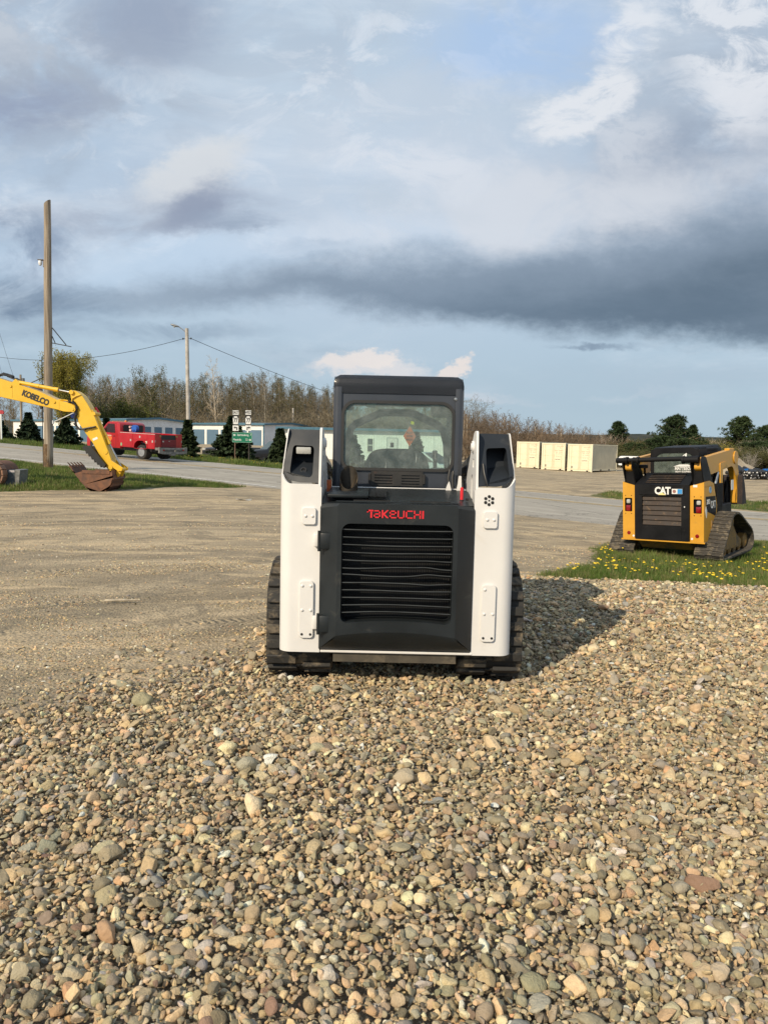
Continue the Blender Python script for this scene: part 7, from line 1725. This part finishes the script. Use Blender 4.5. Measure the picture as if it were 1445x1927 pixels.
class Geo:
    def __init__(s): s.v, s.f = [], []
    def limb(s, pts, r0, r1, k=3):
        n = len(pts); base = len(s.v)
        for i, p in enumerate(pts):
            d = (pts[min(i + 1, n - 1)] - pts[max(i - 1, 0)]); a = d.orthogonal().normalized(); b = d.cross(a).normalized(); r = r0 + (r1 - r0) * i / (n - 1)
            for j in range(k): t = 2 * math.pi * j / k; s.v.append(p + (a * math.cos(t) + b * math.sin(t)) * r)
        for i in range(n - 1):
            for j in range(k): q = base + i * k; s.f.append((q + j, q + (j + 1) % k, q + k + (j + 1) % k, q + k + j))
    def card(s, c, d, w, u):
        b = len(s.v); d, u = d * .5, u * w * .5; s.v += [c - d - u * .4, c - d * .2 - u, c + d, c - d * .2 + u]; s.f.append((b, b + 1, b + 2, b + 3))
    def build(s, name, mat, parent=None):
        me = bpy.data.meshes.new(name); me.from_pydata([tuple(p) for p in s.v], [], s.f); me.materials.append(mat); o = bpy.data.objects.new(name, me); COL.objects.link(o); o.parent = parent; return o
def rdir(rng): v = Vector(rng.normal(0, 1, 3)); return v.normalized()
def grow(rng, T, C, leaves, start, d, L, r, lev, P):
    """limb with side branches; levels below P['cut'] go to the trunk mesh"""
    n = (7, 5, 4, 2)[min(lev, 3)]; pts = [start]; p = start.copy(); dd = d.normalized()
    for i in range(n):
        dd = (dd + rdir(rng) * P['wob'][min(lev, 3)] + Vector((0, 0, P['up'][min(lev, 3)]))).normalized(); p = p + dd * (L / n); pts.append(p.copy())
    (T if lev < P['cut'] else C).limb(pts, r, r * P['tap'][min(lev, 3)], 6 if lev == 0 else 4 if lev == 1 else 3)
    if lev >= P['maxlev']:
        if P['leaf']:
            for _ in range(P['leaf']):
                q = pts[-1].lerp(pts[0], rng.rand() * .8) + rdir(rng) * P['lsp']; leaves.card(q, rdir(rng) * P['lsz'] * rng.uniform(.6, 1.3), P['lsz'] * .7, rdir(rng))
        return
    m = P['n'][lev]
    for k in range(m):
        lo = P['start'][lev]; f = lo + (1 - lo) * (k + rng.rand()) / m; x = f * n; i = min(int(x), n - 1); q = pts[i].lerp(pts[i + 1], x - i); ax = (pts[i + 1] - pts[i]).normalized()
        a = rng.uniform(0, 6.28) if lev else 2.4 * k + rng.uniform(-.5, .5); o = ax.orthogonal().normalized(); o = (Matrix.Rotation(a, 3, ax) @ o); sp = R(rng.uniform(*P['ang'][lev]))
        sh = (1 - P['cone'] * f) if lev == 0 else 1.0
        grow(rng, T, C, leaves, q, ax * math.cos(sp) + o * math.sin(sp), L * P['len'][lev] * rng.uniform(.65, 1.2) * sh, max(P['rmin'], r * (1 - f * .7) * P['rr'][lev]), lev + 1, P)
POPLAR = dict(cut=1, maxlev=3, n=(24, 6, 4), start=(.30, .2, .2), ang=((28, 58), (28, 60), (30, 70)), len=(.30, .42, .45), cone=.62, wob=(.05, .12, .2, .3), up=(.04, .10, .05, 0), tap=(.25, .3, .4, .5), rr=(.42, .5, .6), rmin=.018, leaf=0, lsp=0, lsz=0)
BROAD = dict(cut=2, maxlev=3, n=(9, 9, 7), start=(.22, .18, .12), ang=((24, 48), (24, 60), (30, 75)), len=(.62, .42, .40), cone=.25, wob=(.07, .14, .22, .3), up=(.04, .08, .04, 0), tap=(.35, .25, .3, .5), rr=(.55, .5, .5), rmin=.020, leaf=0, lsp=0, lsz=0)
SHRUB = dict(cut=1, maxlev=2, n=(10, 8), start=(.02, .15), ang=((20, 60), (25, 65)), len=(.75, .4), cone=.15, wob=(.1, .2, .3, .3), up=(.05, .08, .02, 0), tap=(.4, .3, .4, .5), rr=(.7, .6), rmin=.016, leaf=0, lsp=0, lsz=0)
def make_tree(name, label, seed, H, r, P, bark, twig, leafm=None, cat='tree', group=None, loc=(0, 0, 0), crownname='crown', stems=1, **over):
    rng = np.random.RandomState(seed); P = dict(P, **over); T, C, Lf = Geo(), Geo(), Geo()
    for k in range(stems):
        a = 6.28 * k / stems; o = Vector((math.cos(a), math.sin(a), 0)) * (.35 if stems > 1 else 0)
        grow(rng, T, C, Lf, o + Vector((0, 0, -.3)), Vector((o.x * .8, o.y * .8, 1)), H * P.get('trunk', .86), r, 0, P)
    t = thing(name, label, cat, loc, 0, group); T.build('trunk', bark, t); c = C.build('crown', twig, t)
    if Lf.f: Lf.build('foliage', leafm, c)
    top = max(max(p.z for p in T.v), max(p.z for p in C.v)); t['_h'] = top
    return t
def plant(src, px, top, Y, label=None, rng=None, wid=1.0):
    """copy (or first use) of a tree with its foot on the ground and its top at pixel height top"""
    b = at(px, top, Y); z = hz(b.x, Y); H = b.z - z; s = H / src['_h']
    sc = (s * wid, s * wid, s); loc = (b.x, Y, z); rz = rng.uniform(0, 6.28) if rng is not None else 0
    if not src.get('_used'):
        src.location = loc; src.scale = sc; src.rotation_euler = (0, 0, rz); src['_used'] = 1
        if label: src['label'] = label
        return src
    return copy_tree(src, loc, rz, label, sc)
def build_woods():
    rng = np.random.RandomState(21)
    GL, GR = 'bare trees of the wood behind the storage buildings', 'bare trees of the low wood behind the shipping containers'
    LB = 'bare grey tree with fine ascending twigs in the wood behind the storage buildings'; LR = 'bare russet tree in the low wood behind the tan shipping containers'
    pop = [make_tree('bare_tree', LB, 30 + k, 14, .15, POPLAR, BIRCH if k % 2 else BARK, TWIG, group=GL) for k in range(4)] + [make_tree('bare_tree', LB, 40 + k, 13, .2, BROAD, BARK, TWIG, group=GL) for k in range(2)]
    bud = [make_tree('budding_tree', 'bare tree tinged with olive buds in the wood behind the storage buildings', 50 + k, 13, .15, POPLAR, BARK, TWIG, LEAF_D, group='budding trees of the wood behind the storage buildings', leaf=2, lsp=.28, lsz=.17) for k in range(2)]
    red = [make_tree('bare_tree', LR, 60 + k, 9, .12, BROAD if k else POPLAR, BIRCH if k == 0 else BARK, TWIGR, group=GR) for k in range(3)]
    lx = [100, 150, 165, 200, 230, 245, 310, 330, 400, 430, 470, 500, 520, 560, 600, 640, 700, 760, 880]; ly = [738, 724, 716, 706, 718, 712, 700, 712, 706, 708, 704, 700, 712, 720, 726, 732, 742, 748, 768]
    for row, (Y0, dn) in enumerate(((126, 0), (137, -3), (150, 2))):
        px = 150 + row * 4
        while px < 868:
            t = np.interp(px, lx, ly) + rng.uniform(-5, 14) + dn; q = rng.rand(); src = bud[rng.randint(2)] if q < .45 else pop[rng.randint(6)]
            if 430 < px < 700 and row == 0 and q < .28: pass
            plant(src, px, t, Y0 + rng.uniform(-4, 4), None, rng, rng.uniform(.75, 1.0)); px += rng.uniform(9, 17) * (1 if px < 640 else 1.7)
    rx = [870, 930, 960, 1000, 1050, 1100, 1150, 1200]; ry = [768, 766, 778, 786, 795, 804, 815, 824]
    for row, Y0 in enumerate((106, 116, 127)):
        px = 872 + row * 5
        while px < 1165:
            plant(red[rng.randint(3)], px, np.interp(px, rx, ry) + rng.uniform(-4, 14), Y0 + rng.uniform(-3, 3), None, rng, rng.uniform(.95, 1.3)); px += rng.uniform(9, 17)
    # thin the far edge with one mass of woods behind
    protos = []
    for k, src in enumerate((pop[0], pop[4], red[1])):
        me = bpy.data.meshes.new('wood_shape'); bm = bmesh.new()
        for ch in src.children: bm.from_mesh(ch.data)
        bm.to_mesh(me); bm.free(); me.materials.clear(); me.materials.append((TWIG, TWIG, TWIGR)[k]); o = bpy.data.objects.new('wood_shape_%d' % k, me); protos.append(o)
    n = 210; X = np.r_[rng.uniform(-135, 22, 150), rng.uniform(12, 130, 60)]; Y = np.r_[rng.uniform(160, 205, 150), rng.uniform(150, 200, 60)]; idx = np.r_[rng.randint(0, 2, 150), np.full(60, 2)]
    s = np.r_[rng.uniform(.72, .95, 150), np.interp(X[150:] / Y[150:], [.08, .16, .30, .8], [.80, .62, .42, .36]) * rng.uniform(.85, 1.1, 60)]
    scatter('woods', np.c_[X, Y, HT(X, Y)], np.c_[np.zeros(n), np.zeros(n), rng.uniform(0, 6.28, n)], np.c_[s * 1.2, s * 1.2, s], idx, np.full((n, 3), .2), protos, 'far-off bare woods that read as one grey brown mass', 'woods')
    # single trees one can point at
    plant(make_tree('leafing_tree', 'round yellow green leafing tree behind the thick pole and excavator boom', 71, 14, .22, BROAD, BARK, TWIG, LEAF_Y, stems=5, trunk=.62, n=(9, 9, 7), leaf=13, lsp=.5, lsz=.25, ang=((20, 46), (24, 60), (30, 75)), wob=(.05, .14, .22, .3)), 124, 651, 104, None, rng, .72)
    plant(make_tree('leafing_tree', 'tall tree with thin dark olive leaf buds between excavator and lamp pole', 72, 14, .26, BROAD, BIRCH, TWIG, LEAF_D, n=(11, 9, 7), leaf=8, lsp=.42, lsz=.26), 284, 686, 116, None, rng, .9)
    plant(make_tree('bare_tree', 'large dark bare tree with twisting limbs right of the yellow green tree', 73, 13, .28, BROAD, BARK, TWIG, wob=(.12, .22, .3, .3)), 193, 700, 112, None, rng, 1.0)
    plant(make_tree('bare_tree', 'tallest pale bare birch in the wood, right of the lamp pole', 74, 17, .17, POPLAR, BIRCH, BIRCH), 409, 667, 118, None, rng, .9)
    plant(make_tree('bare_tree', 'pale bare tree rising above the wood just left of the west sign', 75, 15, .16, POPLAR, BIRCH, TWIG), 499, 690, 122, None, rng, .9)
    # shrubs
    sg = make_tree('green_bush', 'bushy green shrub in leaf behind the storage roof', 81, 6, .06, SHRUB, BARK, TWIG, LEAF_G, 'bush', 'leafy shrubs before the left wood', stems=5, leaf=12, lsp=.45, lsz=.3)
    for px, top, Y, lab in ((222, 738, 112, 'largest green bush, behind the storage roof above the red truck'), (244, 752, 114, 'second green bush right of the largest one above the red truck'), (268, 756, 113, 'olive bush left of the lamp pole above the storage roof'), (206, 762, 110, 'small green bush beside the excavator stick')): plant(sg, px, top, Y, lab, rng, 1.25)
    st = make_tree('bare_shrub', 'bare brown shrub at the foot of the left wood', 82, 5, .05, SHRUB, BARK, TWIG, None, 'shrub', 'bare shrubs at the foot of the left wood', stems=6)
    for px in range(150, 860, 17): plant(st, px + rng.uniform(-6, 6), 772 + rng.uniform(-14, 14), 118 + rng.uniform(-4, 4), None, rng, 1.7)
    sr = make_tree('bare_shrub', 'bare russet shrub between the containers and the low wood', 83, 4, .05, SHRUB, BARK, TWIGR, None, 'shrub', 'bare shrubs behind the shipping containers', stems=6)
    for px in range(875, 1170, 13): plant(sr, px + rng.uniform(-5, 5), 806 + (px - 875) * .03 + rng.uniform(-8, 8), 98 + rng.uniform(-3, 5), None, rng, 1.6)
    so = make_tree('olive_bush', 'dark olive bush in the hedge behind the yellow loader', 84, 5, .06, SHRUB, BARK, TWIGR, LEAF_D, 'bush', 'olive bushes in the hedge behind the yellow loader', stems=6, leaf=12, lsp=.42, lsz=.27)
    for row in range(3):
        for px in range(1160, 1500, 13): plant(so, px + rng.uniform(-6, 6), 824 + row * 10 + rng.uniform(-7, 7), 104 - row * 9 + rng.uniform(-3, 3), None, rng, 1.5)
    sb = make_tree('bare_shrub', 'pale bare shrub beside the earth heap', 85, 5, .06, SHRUB, BIRCH, BIRCH, None, 'shrub', 'pale bare shrubs near the earth heap', stems=6)
    for px, top, Y in ((1395, 838, 88), (1412, 846, 80), (1440, 836, 86), (1338, 822, 96), (1352, 826, 95), (1146, 812, 98), (1411, 824, 96)): plant(sb, px, top, Y, None, rng, 1.1)
    sy = make_tree('yellow_bush', 'yellow olive bush in early leaf behind the arm of the yellow loader', 86, 5, .06, SHRUB, BARK, TWIG, LEAF_Y, 'bush', None, stems=6, leaf=9, lsp=.45, lsz=.26); plant(sy, 1366, 832, 90, None, rng, 1.4)
build_woods()
def needle_tree(name, label, seed, H, spread, mat, kind, group=None):
    rng = np.random.RandomState(seed); T, C = Geo(), Geo(); T.limb([Vector((0, 0, -.2)), Vector((.02 * H * rng.normal(), 0, H * .5)), Vector((0, 0, H * .97))], H * .022, H * .003, 7)
    if kind == 'spruce':
        lv = int(17 + H * 4)
        for i in range(lv):
            f = (i + .5) / lv; z = H * (.04 + .93 * f); L = spread * 1.25 * (1 - f) ** 1.08 * rng.uniform(.82, 1.12) + .03
            for k in range(int(15 + 10 * (1 - f))):
                a = rng.uniform(0, 6.28); l = L * rng.uniform(.45, 1.3); d = Vector((math.cos(a), math.sin(a), .12 - .38 * (1 - f) + .10 * f)); d.normalize(); s = Vector((-d.y, d.x, 0)).normalized()
                p0 = Vector((0, 0, z)); T.limb([p0, p0 + d * l * .9], .008 * H * (1 - f * .6) * .4, .003, 3); m = int(4 + l * 11)
                for q in range(m):
                    t = (q + .6) / m; c = p0 + d * l * t + Vector((0, 0, .10 * l * t * t)); w = .14 + .035 * H
                    for sd in (-1, 1):
                        dv = (d * .7 + s * sd * rng.uniform(.5, 1.1) + Vector((0, 0, rng.uniform(-.35, .25)))).normalized() * (w * rng.uniform(.9, 1.7) * (1.15 - .5 * t)); C.card(c + dv * .4, dv, (.22 + .02 * H), Vector((-dv.y, dv.x, rng.uniform(-.5, .5))).normalized())
            # leader tip
        for q in range(16): dv = Vector((rng.normal(0, .5), rng.normal(0, .5), 1)).normalized() * .16; C.card(Vector((0, 0, H * rng.uniform(.88, .99))), dv, .03, rdir(rng))
    else:
        # white pine: spreading limbs ending in upturned tufts
        nb = 74
        for i in range(nb):
            f = (i + rng.rand()) / nb; z = H * (.05 + .91 * f); L = spread * (math.sin(math.pi * min(1, .30 + .70 * f) ) ** .8 + .14) * rng.uniform(.6, 1.2); a = 2.4 * i + rng.uniform(-.5, .5); d = Vector((math.cos(a), math.sin(a), .10 + .55 * f)).normalized()
            p0 = Vector((0, 0, z)); tip = p0 + d * L; T.limb([p0, p0.lerp(tip, .5) - Vector((0, 0, .03 * L)), tip], .010 * H, .004 * H, 4)
            for q in range(8):
                t = .30 + .7 * q / 7; c = p0.lerp(tip, t) + rdir(rng) * .16 * L * .8; cl = .095 * H * rng.uniform(.6, 1.25)
                for k in range(34):
                    v = rdir(rng); v.z = abs(v.z) * 1.0 - .25; dv = v.normalized() * cl * rng.uniform(.35, .7); C.card(c + v * cl * .55, dv, .016 * H, rdir(rng))
    t = thing(name, label, 'tree', (0, 0, 0), 0, group); T.build('trunk', BARK, t); C.build('crown', mat, t); t['_h'] = H; return t
def build_conifers():
    rng = np.random.RandomState(9)
    def spr(px, base, top, Y, wpx, lab, seed):
        b = on(px, base, Y); H = at(px, top, Y).z - b.z; t = needle_tree('spruce_tree', lab, seed, H, wpx / 2 * Y / 1400, NEED, 'spruce', 'young spruces along the far verge'); t.location = b; t.rotation_euler = (0, 0, seed)
    spr(-2, 826, 784, 63, 40, 'dark young spruce at the left edge under the boom', 101); spr(55, 834, 776, 60, 38, 'dark young spruce left of the thick pole before the white building', 102); spr(125, 841, 786, 55, 45, 'dark bushy spruce between the thick pole and the excavator stick', 103)
    spr(201, 836, 786, 62, 20, 'narrow spruce half hidden behind the excavator stick', 104); spr(354, 862, 790, 47.5, 34, 'narrow dark spruce at the foot of the street lamp pole', 105); spr(437, 866, 782, 57, 74, 'largest dark spruce, right behind the green road sign', 106)
    spr(527, 872, 806, 47, 42, 'small spruce beside the left tower of the white loader', 107); spr(664, 872, 818, 56, 40, 'spruce at the left of the house seen through the cab window', 108); spr(782, 872, 812, 66, 34, 'spruce behind the orange diamond sign seen through the cab', 109)
    for px, top, Y, wpx, lab, sd in ((1160, 794, 100, 40, 'round dark pine just right of the tan containers', 201), (1266, 784, 96, 78, 'broad tall pine behind the cab of the yellow loader', 202), (1389, 786, 102, 66, 'dark pine above the arm of the yellow loader', 203), (1438, 802, 98, 62, 'dark spreading pine at the right edge', 204), (1300, 800, 104, 26, 'slim ragged pine right of the broad tall pine', 205)):
        b = on(px, 860, Y); H = at(px, top, Y).z - b.z; t = needle_tree('pine_tree', lab, sd, H, wpx / 2 * Y / 1400, PINE, 'pine', 'pines along the hedge at the right'); t.location = b
    lo = needle_tree('pine_tree', 'low dark pine filling the hedge behind the yellow loader', 206, 4.2, 2.0, PINE, 'pine', 'low pines in the hedge behind the yellow loader')
    for i, (px, top, Y) in enumerate(((1172, 838, 95), (1190, 834, 92), (1212, 838, 93), (1228, 828, 91), (1246, 822, 90), (1285, 826, 91), (1304, 832, 93), (1318, 830, 95), (1342, 836, 96), (1404, 834, 93), (1424, 832, 92), (1440, 838, 90), (1458, 830, 94))): plant(lo, px, top, Y, None, rng, 1.25)
build_conifers()
for o in SC.objects:
    for k in ('_h', '_used'):
        if k in o: del o[k]
